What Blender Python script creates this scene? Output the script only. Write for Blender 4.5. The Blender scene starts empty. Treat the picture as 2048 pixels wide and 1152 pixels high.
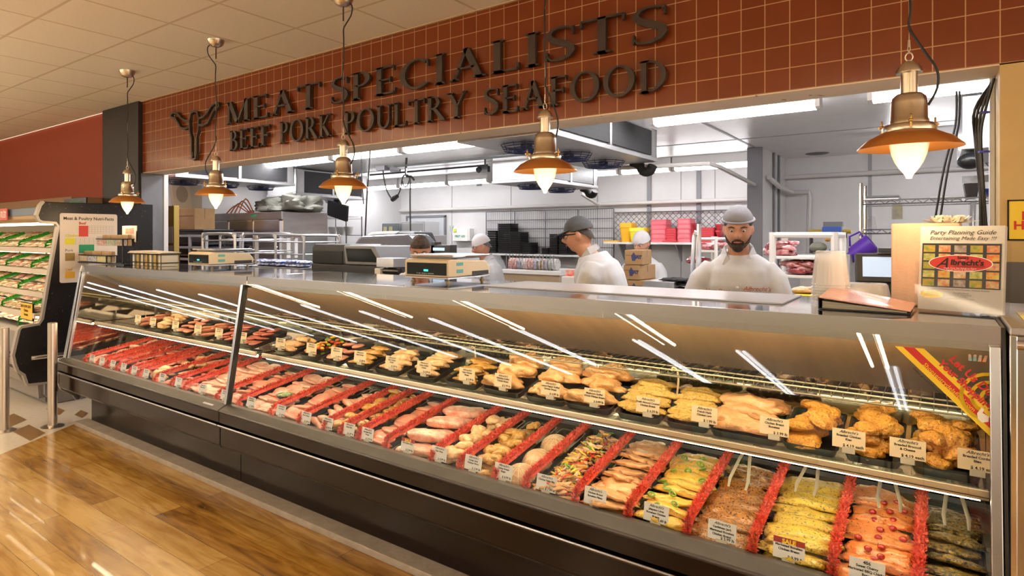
import bpy, bmesh, math, random
from math import sin, cos, pi, radians
from mathutils import Vector, Matrix, noise
S = bpy.context.scene
COL = S.collection
# ------------------------------------------------ camera (2048 x 1152 frame)
FPX, CX, CY, YAW, EYE = 1254., 889.5, 471.7, .6655, 1.57
cam = bpy.data.cameras.new('camera'); camo = bpy.data.objects.new('camera', cam); COL.objects.link(camo)
cam.sensor_width = 36; cam.lens = FPX/2048*36
cam.shift_x = (1024-CX)/2048; cam.shift_y = -(576-CY)/2048
camo.location = (0, 0, EYE); camo.rotation_euler = (pi/2, 0, YAW); cam.clip_start = .02
S.camera = camo
# ------------------------------------------------ world, exposure
w = bpy.data.worlds.new('world'); S.world = w; w.use_nodes = True
w.node_tree.nodes['Background'].inputs[0].default_value = (1, .83, .66, 1)
w.node_tree.nodes['Background'].inputs[1].default_value = 2.4
S.view_settings.view_transform = 'Standard'; S.view_settings.look = 'None'
S.view_settings.gamma = 1; S.view_settings.use_curve_mapping = False
S.view_settings.exposure = 0.55
S.cycles.max_bounces = 9; S.cycles.transparent_max_bounces = 16; S.cycles.caustics_reflective = False
S.cycles.sample_clamp_indirect = 6
STORE_TUBE, BACK_TUBE, CASE_TUBE, BULB, AISLE_FILL = 10., 19., 20., 14., 29.
# ------------------------------------------------ helpers: measured rays -> places on real planes
RT = (cos(YAW), sin(YAW)); FW = (-sin(YAW), cos(YAW))
def at(px, py, y=None, x=None, z=None, Z=None):
    r = (px-CX)/FPX; u = (CY-py)/FPX
    v = (FW[0]+r*RT[0], FW[1]+r*RT[1], u)
    t = Z if Z else (y/v[1] if y is not None else x/v[0] if x is not None else (z-EYE)/v[2])
    return Vector((v[0]*t, v[1]*t, EYE+v[2]*t))
# ------------------------------------------------ materials
MATS = {}
def M(name, c=(.8,.8,.8), c2=None, rough=.5, metal=0., scale=8., bump=0., bscale=None, emit=0., ecol=None,
      coat=0., spec=.5, stretch=(1,1,1), spk=None, spkscale=60., spkamt=.25, sss=0., alpha=None, trans=0., detail=4, ior=1.45):
    if name in MATS: return MATS[name]
    m = bpy.data.materials.new(name); m.use_nodes = True; nt = m.node_tree; N = nt.nodes; L = nt.links
    b = N['Principled BSDF']
    b.inputs['Base Color'].default_value = (*c, 1); b.inputs['Roughness'].default_value = rough
    b.inputs['Metallic'].default_value = metal; b.inputs['Specular IOR Level'].default_value = spec
    b.inputs['Coat Weight'].default_value = coat; b.inputs['Coat Roughness'].default_value = .12; b.inputs['IOR'].default_value = ior
    if sss: b.inputs['Subsurface Weight'].default_value = sss; b.inputs['Subsurface Radius'].default_value = (.02,.008,.004)
    if trans: b.inputs['Transmission Weight'].default_value = trans
    if alpha is not None: b.inputs['Alpha'].default_value = alpha
    if emit:
        b.inputs['Emission Color'].default_value = (*(ecol or c), 1); b.inputs['Emission Strength'].default_value = emit
    if c2 or bump or spk:
        g = N.new('ShaderNodeNewGeometry'); mp = N.new('ShaderNodeMapping'); mp.inputs['Scale'].default_value = stretch
        L.new(g.outputs['Position'], mp.inputs[0])
    col = None
    if c2:
        n = N.new('ShaderNodeTexNoise'); n.inputs['Scale'].default_value = scale; n.inputs['Detail'].default_value = detail
        n.inputs['Roughness'].default_value = .65
        L.new(mp.outputs[0], n.inputs[0]); r = N.new('ShaderNodeValToRGB')
        r.color_ramp.elements[0].position = .35; r.color_ramp.elements[1].position = .65
        r.color_ramp.elements[0].color = (*c, 1); r.color_ramp.elements[1].color = (*c2, 1)
        L.new(n.outputs[0], r.inputs[0]); col = r.outputs[0]
    if spk:
        v = N.new('ShaderNodeTexNoise'); v.inputs['Scale'].default_value = spkscale; v.inputs['Detail'].default_value = 2
        L.new(mp.outputs[0], v.inputs[0]); t = N.new('ShaderNodeMath'); t.operation = 'GREATER_THAN'
        t.inputs[1].default_value = .5+.5*(.5-spkamt)*.9; L.new(v.outputs[0], t.inputs[0])
        mx = N.new('ShaderNodeMix'); mx.data_type = 'RGBA'; L.new(t.outputs[0], mx.inputs['Factor'])
        if col: L.new(col, mx.inputs['A'])
        else: mx.inputs['A'].default_value = (*c, 1)
        mx.inputs['B'].default_value = (*spk, 1); col = mx.outputs['Result']
    if col: L.new(col, b.inputs['Base Color'])
    if bump:
        n = N.new('ShaderNodeTexNoise'); n.inputs['Scale'].default_value = bscale or scale*4; n.inputs['Detail'].default_value = 3
        L.new(mp.outputs[0], n.inputs[0]); bp = N.new('ShaderNodeBump'); bp.inputs['Strength'].default_value = bump
        bp.inputs['Distance'].default_value = .01; L.new(n.outputs[0], bp.inputs['Height']); L.new(bp.outputs[0], b.inputs['Normal'])
    MATS[name] = m; return m
def glassmat(name, tint=(1,1,1), k=1.0, rough=0.):
    m = bpy.data.materials.new(name); m.use_nodes = True; nt = m.node_tree; N = nt.nodes; L = nt.links
    N.remove(N['Principled BSDF']); o = N['Material Output']
    t = N.new('ShaderNodeBsdfTransparent'); t.inputs[0].default_value = (*tint, 1)
    g = N.new('ShaderNodeBsdfGlossy'); g.inputs['Roughness'].default_value = rough
    ge = N.new('ShaderNodeNewGeometry'); dt = N.new('ShaderNodeVectorMath'); dt.operation = 'DOT_PRODUCT'   # two-sided Schlick reflectance of a thin pane
    L.new(ge.outputs['Incoming'], dt.inputs[0]); L.new(ge.outputs['Normal'], dt.inputs[1])
    def ma(op, a, b):
        q = N.new('ShaderNodeMath'); q.operation = op; q.use_clamp = op == 'MULTIPLY'
        for i_, v in enumerate((a, b)):
            if v is None: continue
            if isinstance(v, (int, float)): q.inputs[i_].default_value = v
            else: L.new(v, q.inputs[i_])
        return q.outputs[0]
    c5 = ma('POWER', ma('SUBTRACT', 1., ma('ABSOLUTE', dt.outputs['Value'], None)), 5.)
    mu = N.new('ShaderNodeMath'); mu.operation = 'MULTIPLY'; mu.inputs[1].default_value = k; mu.use_clamp = True
    mx = N.new('ShaderNodeMixShader'); L.new(ma('ADD', ma('MULTIPLY', c5, .92), .05), mu.inputs[0]); L.new(mu.outputs[0], mx.inputs[0])
    L.new(t.outputs[0], mx.inputs[1]); L.new(g.outputs[0], mx.inputs[2]); L.new(mx.outputs[0], o.inputs[0])
    MATS[name] = m; return m
def gridmat(name, axes, off, size, mortar, c1, c2, mc, rough=.3, bump=.3, coat=0., noisec=0., big=None, bias=0., mrough=None):
    """brick texture without stagger; axes = which position axes are u,v"""
    m = bpy.data.materials.new(name); m.use_nodes = True; nt = m.node_tree; N = nt.nodes; L = nt.links
    b = N['Principled BSDF']; b.inputs['Roughness'].default_value = rough; b.inputs['Coat Weight'].default_value = coat
    b.inputs['Coat Roughness'].default_value = .06
    g = N.new('ShaderNodeNewGeometry'); sp = N.new('ShaderNodeSeparateXYZ'); L.new(g.outputs['Position'], sp.inputs[0])
    cb = N.new('ShaderNodeCombineXYZ')
    for k in (0, 1):
        a = N.new('ShaderNodeMath'); a.operation = 'SUBTRACT'; a.inputs[1].default_value = off[k]
        L.new(sp.outputs[axes[k]], a.inputs[0]); L.new(a.outputs[0], cb.inputs[k])
    br = N.new('ShaderNodeTexBrick'); br.offset = 0 if big is None else big; br.squash = 1
    br.inputs['Scale'].default_value = 1; br.inputs['Brick Width'].default_value = size[0]; br.inputs['Row Height'].default_value = size[1]
    br.inputs['Mortar Size'].default_value = mortar; br.inputs['Mortar Smooth'].default_value = .1; br.inputs['Bias'].default_value = bias
    br.inputs['Color1'].default_value = (*c1, 1); br.inputs['Color2'].default_value = (*c2, 1); br.inputs['Mortar'].default_value = (*mc, 1)
    L.new(cb.outputs[0], br.inputs[0]); col = br.outputs[0]
    if noisec:
        n = N.new('ShaderNodeTexNoise'); n.inputs['Scale'].default_value = 150; L.new(g.outputs['Position'], n.inputs[0])
        mx = N.new('ShaderNodeMix'); mx.data_type = 'RGBA'; mx.blend_type = 'MULTIPLY'; mx.inputs['Factor'].default_value = noisec
        L.new(col, mx.inputs['A']); L.new(n.outputs[0], mx.inputs['B']); col = mx.outputs['Result']
    L.new(col, b.inputs['Base Color'])
    if bump:
        iv = N.new('ShaderNodeMath'); iv.operation = 'SUBTRACT'; iv.inputs[0].default_value = 1; L.new(br.outputs['Fac'], iv.inputs[1])
        bp = N.new('ShaderNodeBump'); bp.inputs['Strength'].default_value = bump; bp.inputs['Distance'].default_value = .003
        L.new(iv.outputs[0], bp.inputs['Height']); L.new(bp.outputs[0], b.inputs['Normal'])
    MATS[name] = m; return m
steel = M('brushed_steel', (.52,.50,.47), rough=.22, metal=1)
steel2 = M('dull_steel', (.50,.50,.51), (.42,.42,.43), rough=.38, metal=1, scale=5)
topsteel = M('polished_counter_steel', (.74,.74,.77), rough=.07, metal=1)
chrome = M('chrome', (.75,.75,.77), rough=.15, metal=1)
black = M('black_plastic', (.012,.012,.013), rough=.3)
blackm = M('black_matte', (.02,.018,.017), rough=.65)
white = M('white_paint', (.80,.80,.80), rough=.45)
whitep = M('white_plastic', (.78,.77,.74), rough=.35)
paper = M('paper_white', (.82,.80,.77), rough=.7)
cream = M('cream_paper', (.80,.66,.42), rough=.6)
dark = M('dark_grey_plastic', (.05,.05,.055), rough=.3)
grey = M('grey_plastic', (.20,.20,.22), rough=.35)
ink = M('black_ink', (.015,.015,.015), rough=.8)
redi = M('red_ink', (.50,.02,.015), rough=.6)
yell = M('yellow_ink', (.85,.62,.02), rough=.6)
glass = glassmat('display_glass', (.97,.98,.96), 1.15)
cglass = glassmat('clear_plastic', (.96,.96,.96), .3, .05)
frost = M('cloudy_plastic', (.78,.76,.74), rough=.3, alpha=.45)
card = M('cardboard', (.36,.22,.10), (.42,.26,.13), rough=.8, scale=4)
# ------------------------------------------------ mesh builder
class MB:
    def __init__(s): s.v = []; s.f = []; s.mi = []; s.m = 0
    def add(s, vs, fs):
        o = len(s.v); s.v += [Vector(v) for v in vs]; s.f += [tuple(i+o for i in f) for f in fs]; s.mi += [s.m]*len(fs); return s
    def box(s, x0, x1, y0, y1, z0, z1, mt=None):
        vs = [(x0,y0,z0),(x1,y0,z0),(x1,y1,z0),(x0,y1,z0),(x0,y0,z1),(x1,y0,z1),(x1,y1,z1),(x0,y1,z1)]
        if mt: vs = [mt @ Vector(v) for v in vs]
        return s.add(vs, [(3,2,1,0),(4,5,6,7),(0,1,5,4),(1,2,6,5),(2,3,7,6),(3,0,4,7)])
    def quad(s, a, b, c, d): return s.add([a,b,c,d], [(0,1,2,3)])
    def prism(s, poly, fn, t0, t1):
        """poly 2-D outline, fn(u,v,t)->3D"""
        n = len(poly); vs = [fn(u,v,t0) for u,v in poly]+[fn(u,v,t1) for u,v in poly]
        return s.add(vs, [tuple(range(n))[::-1], tuple(range(n,2*n))]+[(i,(i+1)%n,n+(i+1)%n,n+i) for i in range(n)])
    def xprism(s, prof, x0, x1): return s.prism(prof, lambda u,v,t: (t,u,v), x0, x1)
    def tube(s, path, r, n=8, cap=True, flat=1.):
        path = [Vector(p) for p in path]; rs = r if isinstance(r, (list,tuple)) else [r]*len(path)
        rings = []; up = None
        for i, p in enumerate(path):
            d = (path[min(i+1,len(path)-1)]-path[max(i-1,0)]).normalized()
            if up is None:
                up = Vector((0,0,1)) if abs(d.z) < .9 else Vector((1,0,0))
            a = d.cross(up).normalized(); b = a.cross(d).normalized(); up = b
            rings.append([p+a*rs[i]*cos(2*pi*k/n)+b*rs[i]*flat*sin(2*pi*k/n) for k in range(n)])
        return s.rings(rings, cap)
    def rings(s, rings, cap=True):
        n = len(rings[0]); vs = [v for r in rings for v in r]; fs = []
        for i in range(len(rings)-1):
            for k in range(n):
                fs.append((i*n+k, i*n+(k+1)%n, (i+1)*n+(k+1)%n, (i+1)*n+k))
        if cap: fs.append(tuple(range(n))[::-1]); fs.append(tuple(range((len(rings)-1)*n, len(rings)*n)))
        return s.add(vs, fs)
    def lathe(s, prof, c=(0,0,0), n=24, cap=True):
        return s.rings([[(c[0]+r*cos(2*pi*k/n), c[1]+r*sin(2*pi*k/n), c[2]+z) for k in range(n)] for r, z in prof], cap)
    def cyl(s, p0, p1, r0, r1=None, n=16): return s.tube([p0, p1], [r0, r0 if r1 is None else r1], n)
    def ell(s, c, rx, ry, rz, nu=16, nv=10, fn=None):
        rg = []
        for j in range(1, nv):
            t = pi*j/nv
            rg.append([Vector((rx*sin(t)*cos(2*pi*k/nu), ry*sin(t)*sin(2*pi*k/nu), -rz*cos(t))) for k in range(nu)])
        vs = [v for r in rg for v in r]+[Vector((0,0,-rz)), Vector((0,0,rz))]
        if fn: vs = [fn(v) for v in vs]
        n = nu; fs = []
        for i in range(len(rg)-1):
            for k in range(n): fs.append((i*n+k, i*n+(k+1)%n, (i+1)*n+(k+1)%n, (i+1)*n+k))
        b = len(rg)*n; t = b+1
        for k in range(n):
            fs.append((b, (k+1)%n, k)); fs.append((t, (len(rg)-1)*n+k, (len(rg)-1)*n+(k+1)%n))
        c = Vector(c); return s.add([v+c for v in vs], fs)
    def strip(s, pts, ws, fn, t0, t1):
        """flat ribbon along 2-D points with widths, extruded"""
        n = len(pts); l = []; r = []
        for i, (x, y) in enumerate(pts):
            a = pts[max(i-1,0)]; b = pts[min(i+1,n-1)]; dx, dy = b[0]-a[0], b[1]-a[1]; q = math.hypot(dx,dy) or 1
            w_ = (ws[i] if isinstance(ws,(list,tuple)) else ws)/2
            l.append((x-dy/q*w_, y+dx/q*w_)); r.append((x+dy/q*w_, y-dx/q*w_))
        for i in range(n-1): s.prism([r[i], r[i+1], l[i+1], l[i]], fn, t0, t1)
        return s
    def xf(s, mt, start=0):
        for i in range(start, len(s.v)): s.v[i] = mt @ s.v[i]
        return s
def wpos(o):
    p = Vector((0,0,0))
    while o is not None: p = p+Vector(o.location); o = o.parent
    return p
def mesh_of(name, mb, mats, smooth=False, auto=None):
    me = bpy.data.meshes.new(name); me.from_pydata([tuple(v) for v in mb.v], [], mb.f)
    for m in (mats if isinstance(mats, (list,tuple)) else [mats]): me.materials.append(m)
    if isinstance(mats, (list,tuple)):
        for p, i in zip(me.polygons, mb.mi): p.material_index = i
    if smooth:
        for p in me.polygons: p.use_smooth = True
    bm = bmesh.new(); bm.from_mesh(me); bmesh.ops.recalc_face_normals(bm, faces=bm.faces[:]); bm.to_mesh(me); bm.free()
    if smooth: me.set_sharp_from_angle(angle=radians(auto or 38))
    return me
def tag(o, label=None, cat=None, group=None, kind=None):
    if label: o['label'] = label
    if cat: o['category'] = cat
    if group: o['group'] = group
    if kind: o['kind'] = kind
    return o
def obj(name, mb, mats, parent=None, label=None, cat=None, group=None, kind=None, smooth=False, bev=0, auto=None, local=False, seg=2):
    """one mesh object; geometry given in world space unless local"""
    me = mb if isinstance(mb, bpy.types.Mesh) else mesh_of(name, mb, mats, smooth, auto)
    o = bpy.data.objects.new(name, me); COL.objects.link(o)
    if parent is not None:
        o.parent = parent
        if not local: me.transform(Matrix.Translation(-wpos(parent)))
    elif not local:
        vs = me.vertices; n = max(1, len(vs))
        cx_ = (min(v.co.x for v in vs)+max(v.co.x for v in vs))/2; cy_ = (min(v.co.y for v in vs)+max(v.co.y for v in vs))/2
        cz_ = min(v.co.z for v in vs); me.transform(Matrix.Translation((-cx_,-cy_,-cz_))); o.location = (cx_,cy_,cz_)
    if bev:
        b = o.modifiers.new('bevel', 'BEVEL'); b.width = bev; b.segments = seg; b.limit_method = 'ANGLE'; b.angle_limit = radians(40)
    return tag(o, label, cat, group, kind)
def thing(name, label, cat, loc=(0,0,0), group=None, kind=None):
    o = bpy.data.objects.new(name, None); COL.objects.link(o); o.location = loc; o.empty_display_size = .05
    return tag(o, label, cat, group, kind)
def copy_tree(o, loc=None, rot=None, label=None, group=None, scale=None, parent=None):
    c = o.copy(); COL.objects.link(c); c.parent = parent
    if loc is not None: c.location = loc
    if rot is not None: c.rotation_euler = rot
    if scale is not None: c.scale = scale
    if label: c['label'] = label
    if group: c['group'] = group
    for ch in list(o.children): copy_tree(ch, parent=c)
    return c
def struct(name, mb, mats, **k): return obj(name, mb, mats, kind='structure', **k)
FC = {}
def textmesh(body, size=1., align='CENTER', shear=0., extrude=0., bold=0., spacing=1., res=2):
    key = (body, size, align, shear, extrude, bold, spacing)
    if key in FC: return FC[key]
    cu = bpy.data.curves.new('txt', 'FONT'); cu.body = body; cu.size = size; cu.align_x = align; cu.shear = shear
    cu.extrude = extrude; cu.offset = bold; cu.space_character = spacing; cu.resolution_u = res; cu.space_line = .9
    o = bpy.data.objects.new('txt', cu); COL.objects.link(o)
    dg = bpy.context.evaluated_depsgraph_get(); me = bpy.data.meshes.new_from_object(o.evaluated_get(dg))
    bpy.data.objects.remove(o); bpy.data.curves.remove(cu)
    vs = [v.co.copy() for v in me.vertices]; fs = [tuple(p.vertices) for p in me.polygons]; bpy.data.meshes.remove(me)
    FC[key] = (vs, fs); return vs, fs
def addtext(mb, body, mt, size, **k):
    vs, fs = textmesh(body, size, **k); return mb.add([mt @ v for v in vs], fs)
def remeshed(name, mb, mats, vox, smooth=4, parent=None, fn=None, **k):
    """fuse overlapping volumes into one continuous skin"""
    me = bpy.data.meshes.new('tmp'); me.from_pydata([tuple(v) for v in mb.v], [], mb.f)
    bm = bmesh.new(); bm.from_mesh(me); bmesh.ops.recalc_face_normals(bm, faces=bm.faces[:]); bm.to_mesh(me); bm.free()
    o = bpy.data.objects.new('tmp', me); COL.objects.link(o)
    r = o.modifiers.new('r', 'REMESH'); r.mode = 'VOXEL'; r.voxel_size = vox; r.use_smooth_shade = True
    s_ = o.modifiers.new('s', 'SMOOTH'); s_.iterations = smooth; s_.factor = .5
    dg = bpy.context.evaluated_depsgraph_get(); out = bpy.data.meshes.new_from_object(o.evaluated_get(dg))
    bpy.data.objects.remove(o); out.name = name
    if fn:
        for v in out.vertices: v.co = fn(v.co)
    out.materials.clear()
    for m in (mats if isinstance(mats, (list,tuple)) else [mats]): out.materials.append(m)
    for p in out.polygons: p.use_smooth = True
    return out
def rr(x0, x1, y0, y1, r, n=5):
    """rounded rectangle outline"""
    o = []
    for cx_, cy_, a in ((x1-r,y1-r,0),(x0+r,y1-r,90),(x0+r,y0+r,180),(x1-r,y0+r,270)):
        for k in range(n+1):
            t = radians(a+90*k/n); o.append((cx_+r*cos(t), cy_+r*sin(t)))
    return o
YP = lambda y0: (lambda u, v, t: (u, y0-t, v))      # x,z outline extruded towards the shopper
# ================================================= SETTING
YW, YB, ZH, ZC = 3.38, 3.64, 2.267, 3.05
tile = gridmat('terracotta_tile', (0,2), (-.8779-.1079*80, ZH), (.1079,.1079), .0022, (.185,.034,.005), (.165,.029,.0045), (.50,.28,.12), rough=.16, bump=.25, coat=.25)
ceilm = gridmat('ceiling_tile', (0,1), (-4.8148-.6096*60, 1.6416-.6096*60), (.6096,.6096), .011, (.93,.87,.76), (.90,.84,.73), (.70,.60,.45), rough=.8, bump=.35, noisec=.18)
wood = bpy.data.materials.new('wood_plank_floor'); wood.use_nodes = True
def build_wood():
    nt = wood.node_tree; N = nt.nodes; L = nt.links; b = N['Principled BSDF']
    g = N.new('ShaderNodeNewGeometry'); br = N.new('ShaderNodeTexBrick'); br.offset = .37; br.offset_frequency = 2
    br.inputs['Scale'].default_value = 1; br.inputs['Brick Width'].default_value = 1.15; br.inputs['Row Height'].default_value = .16
    br.inputs['Mortar Size'].default_value = .0012; br.inputs['Color1'].default_value = (.0,.0,.0,1); br.inputs['Color2'].default_value = (1,1,1,1)
    br.inputs['Mortar'].default_value = (.35,.35,.35,1); L.new(g.outputs['Position'], br.inputs[0])
    mp = N.new('ShaderNodeMapping'); mp.inputs['Scale'].default_value = (1.2,9,1); L.new(g.outputs['Position'], mp.inputs[0])
    n = N.new('ShaderNodeTexNoise'); n.inputs['Scale'].default_value = 2.2; n.inputs['Detail'].default_value = 7; n.inputs['Distortion'].default_value = 1.2; L.new(mp.outputs[0], n.inputs[0])
    n2 = N.new('ShaderNodeTexNoise'); n2.inputs['Scale'].default_value = 1.6; n2.inputs['Detail'].default_value = 3; L.new(g.outputs['Position'], n2.inputs[0])
    a = N.new('ShaderNodeMath'); a.operation = 'MULTIPLY'; a.inputs[1].default_value = .30; L.new(br.outputs[0], a.inputs[0])
    c = N.new('ShaderNodeMath'); c.operation = 'MULTIPLY_ADD'; c.inputs[1].default_value = .75; L.new(n.outputs[0], c.inputs[0]); L.new(a.outputs[0], c.inputs[2])
    d = N.new('ShaderNodeMath'); d.operation = 'MULTIPLY_ADD'; d.inputs[1].default_value = .45; L.new(n2.outputs[0], d.inputs[0]); L.new(c.outputs[0], d.inputs[2])
    r = N.new('ShaderNodeValToRGB'); e = r.color_ramp.elements; e[0].position = .46; e[0].color = (.11,.045,.007,1); e[1].position = .95; e[1].color = (.50,.31,.09,1)
    x = e.new(.64); x.color = (.27,.13,.022,1); x = e.new(.78); x.color = (.37,.20,.04,1); L.new(d.outputs[0], r.inputs[0])
    mx = N.new('ShaderNodeMix'); mx.data_type = 'RGBA'; mx.blend_type = 'MULTIPLY'; L.new(br.outputs['Fac'], mx.inputs['Factor'])
    L.new(r.outputs[0], mx.inputs['A']); mx.inputs['B'].default_value = (.35,.22,.12,1); L.new(mx.outputs['Result'], b.inputs['Base Color'])
    b.inputs['Roughness'].default_value = .24; b.inputs['Coat Weight'].default_value = .3
build_wood()
vct = M('cream_floor_tile', (.66,.60,.52), (.58,.52,.45), rough=.3, scale=30, bump=.05)
vctb = M('brown_floor_tile', (.20,.115,.045), (.27,.16,.07), rough=.3, scale=40)
orange = M('orange_wall_paint', (.28,.038,.006), (.265,.035,.0055), rough=.6, scale=2)
brownp = M('dark_brown_panel', (.013,.009,.008), (.018,.012,.010), rough=.45, scale=3, stretch=(20,1,1))
beige = M('beige_paint', (.76,.62,.47), (.72,.58,.43), rough=.55, scale=6, spk=(.30,.2,.1), spkscale=14, spkamt=.02)
ochre = M('yellow_ochre_paint', (.52,.37,.15), (.49,.34,.135), rough=.55, scale=5)
bwall = M('white_wall_panel', (.66,.65,.65), (.62,.61,.61), rough=.35, scale=3, bump=.05, bscale=120)
bceil = M('white_pebbled_ceiling', (.82,.81,.81), (.78,.77,.77), rough=.33, scale=3, bump=.35, bscale=50)
bflo = M('grey_quarry_floor', (.20,.17,.15), (.25,.21,.18), rough=.4, scale=20)
# floors: boundary of wood and tile runs on a diagonal
A_ = (-5.292,1.57); B_ = (-5.647,2.183); dx_, dy_ = A_[0]-B_[0], A_[1]-B_[1]
far = (A_[0]+dx_*32, A_[1]+dy_*32)
struct('floor_wood', MB().add([(B_[0],B_[1],0),(far[0],far[1],0),(9,far[1],0),(9,2.3,0),(B_[0]-.05,2.3,0)], [(0,1,2,3,4)]), wood)
struct('floor_tile', MB().add([(B_[0],B_[1],0),(B_[0]-.05,2.3,0),(B_[0]-.05,3.4,0),(-40,3.4,0),(-40,-18,0),(far[0],far[1],0)], [(5,4,3,2,1,0)]), vct)
m = MB()
U = Vector((dx_,dy_,0)).normalized(); V = Vector((-U.y,U.x,0))   # tiles run with the diagonal edge
for cx_, cy_, a, b in ((-6.2,1.93,.31,.155),(-5.70,1.89,.36,.15),(-6.95,2.0,.3,.155),(-6.6,1.3,.3,.155),(-5.93,2.37,.16,.10),(-6.25,2.28,.3,.09),(-7.6,1.6,.3,.155)):
    for s_, (ax, ay) in enumerate([(0,0)]):
        c = Vector((cx_,cy_,.0012)); p, q = Vector((1,0,0))*a/2, Vector((0,1,0))*b/2
        sh = Vector((.06,0,0)); m.quad(c-p-q+sh, c+p-q+sh, c+p+q-sh, c-p+q-sh)
struct('trim_1', m, vctb)
m = MB().box(-5.62,.5,2.19,2.30,0,.036)
struct('trim_2', m, M('grey_curb', (.27,.235,.20), (.34,.30,.26), rough=.6, scale=14, bump=.2), bev=.004)
struct('ceiling', MB().box(-40,9,-18,YW,ZC,ZC+.05), ceilm)
# ceiling edge angle along the tiled header
struct('trim_3', MB().box(-26,4,YW-.022,YW-.0005,ZC-.006,ZC-.0005), M('ceiling_angle', (.52,.38,.22), rough=.5))
m = MB().box(-6.886,3.2,YW,YB,ZH,ZC)
struct('wall_front', m, tile)
struct('trim_4', MB().box(-6.886,.20,YW+.004,YB-.001,ZH-.006,ZH-.0005), beige)   # painted soffit
struct('wall_left', MB().box(-26,-7.70,YW+.02,YB,0,ZC), orange)
struct('wall_pillar', MB().box(-7.76,-6.888,YW-.05,YB-.02,0,ZC-.001), brownp, bev=.004)
struct('wall_right', MB().box(.20,3.2,YW+.001,YB,0,ZH-.006), ochre)
m = MB().box(-6.886,-6.872,YW-.02,YB+.01,0,ZH-.007); 
struct('trim_5', m, M('scuffed_metal_cladding', (.22,.22,.23), (.15,.15,.165), rough=.42, metal=.5, scale=2.2, stretch=(1,1,.4)))
struct('trim_6', MB().box(-6.88,-6.86,YB-.03,YB+.02,0,ZH-.007).box(.18,.199,YB-.03,YB+.02,0,ZH-.007), white, bev=.003)
# low wall of the shop behind the merchandiser, brown band + blue cornice
struct('trim_7', MB().box(-26,-7.77,3.0,3.39,1.86,2.02), M('tan_fascia', (.26,.15,.075), rough=.6))
# store beyond the camera, so reflections have a place to look at
struct('wall_rear', MB().box(-40,9,-18.1,-18,0,ZC).box(-40.1,-40,-18.1,3.4,0,ZC), M('store_rear_wall', (.40,.30,.2), rough=.7))
# back room shell
BX0, BX1, BY, BZ = -8.55, 3.2, 9.45, 2.60
struct('floor_backroom', MB().box(-9.2,BX1,2.301,BY+.3,-.02,-.001), bflo)
struct('ceiling_backroom', MB().box(BX0,BX1,YB,BY,BZ,BZ+.05), bceil)
struct('wall_back', MB().box(BX0,BX1,BY,BY+.1,0,BZ+.05), bwall)
struct('wall_backleft', MB().box(BX0-.1,BX0,YB,BY+.1,0,BZ+.05), bwall)
struct('wall_backright', MB().box(BX1,BX1+.1,YB,BY+.1,0,BZ+.05), bwall)
struct('wall_partition', MB().box(-1.74,-1.60,8.0,BY-.001,0,BZ-.001), bwall)
struct('trim_8', MB().box(-1.75,-1.59,7.965,7.999,0,BZ-.002), M('grey_steel_post', (.20,.20,.22), rough=.45, metal=.3), bev=.003)
seam = M('wall_seam', (.34,.34,.36), rough=.5)
m = MB()
for px in (904, 1022, 1195, 1362, 1430): 
    x = at(px, 400, y=BY).x; m.box(x-.006,x+.006,BY-.006,BY-.0005,0,BZ-.002)
for px in (1740,): 
    x = at(px, 400, y=BY).x; m.box(x-.02,x+.02,BY-.008,BY-.0005,0,BZ-.002)
struct('trim_9', m, seam)
m = MB()
for px in (1299, 1398): 
    x = at(px, 400, y=BY).x; m.box(x-.03,x+.03,BY-.03,BY-.0005,0,BZ-.002)
struct('trim_10', m, M('grey_wall_channel', (.22,.22,.24), rough=.4))
m = MB()
for y in (5.0, 7.2): m.box(BX0+.01,BX1-.01,y-.012,y+.012,BZ-.004,BZ-.0005)
m.box(-1.685,-1.655,YB+.02,8.0,BZ-.004,BZ-.0005)
struct('trim_11', m, seam)
# white wall post on the back-left wall
struct('trim_12', MB().box(BX0+.001,BX0+.05,6.75,6.98,0,BZ-.002), M('grey_steel_post2', (.22,.24,.28), rough=.4), bev=.004)
# door in the far wall
dxa, dxb = at(815,430,y=BY).x, at(893,430,y=BY).x
d = struct('door_1', MB().box(dxa+.03,dxb-.03,BY-.03,BY-.001,0,1.93), M('door_paint', (.50,.52,.55), rough=.4), bev=.003)
obj('door_frame', MB().box(dxa,dxa+.03,BY-.05,BY,0,1.95).box(dxb-.03,dxb,BY-.05,BY,0,1.95).box(dxa,dxb,BY-.05,BY,1.93,1.97), grey, d)
obj('door_window', MB().prism(rr(at(864,470,y=BY-.04).x, at(884,470,y=BY-.04).x, 1.30, 1.52, .05), YP(BY-.031), 0, .012), blackm, d)

# ------------------------------------------------ fluorescent fixtures
tubeb = M('back_tube_glow', (1,1,1), emit=BACK_TUBE, ecol=(1,.985,1)); MATS.pop('back_tube_glow')
tubes = M('store_tube_glow', (1,1,1), emit=STORE_TUBE, ecol=(.95,.98,1))
def fixture(x0, x1, y, z, label, w_=.13, group=None):
    t = thing('fluorescent_light', label, 'ceiling light', ((x0+x1)/2, y, z), group)
    obj('housing', MB().box(x0,x1,y-w_/2,y+w_/2,z+.055,BZ-.001), white, t, bev=.004)
    obj('diffuser', MB().xprism([(y-w_/2,z+.055),(y-w_/2+.01,z+.01),(y-.03,z),(y+.03,z),(y+w_/2-.01,z+.01),(y+w_/2,z+.055)], x0+.03,x1-.03), tubeb, t)
    for xa in (x0, x1-.03): obj('end_cap', MB().xprism([(y-w_/2-.002,z+.057),(y-w_/2+.008,z+.008),(y-.03,z-.002),(y+.03,z-.002),(y+w_/2-.008,z+.008),(y+w_/2+.002,z+.057)], xa,xa+.03), whitep, t)
    return t
Y1, Z1 = 5.3, 2.50
def rowx(px, y): return at(px, 300, y=y).x
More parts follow.
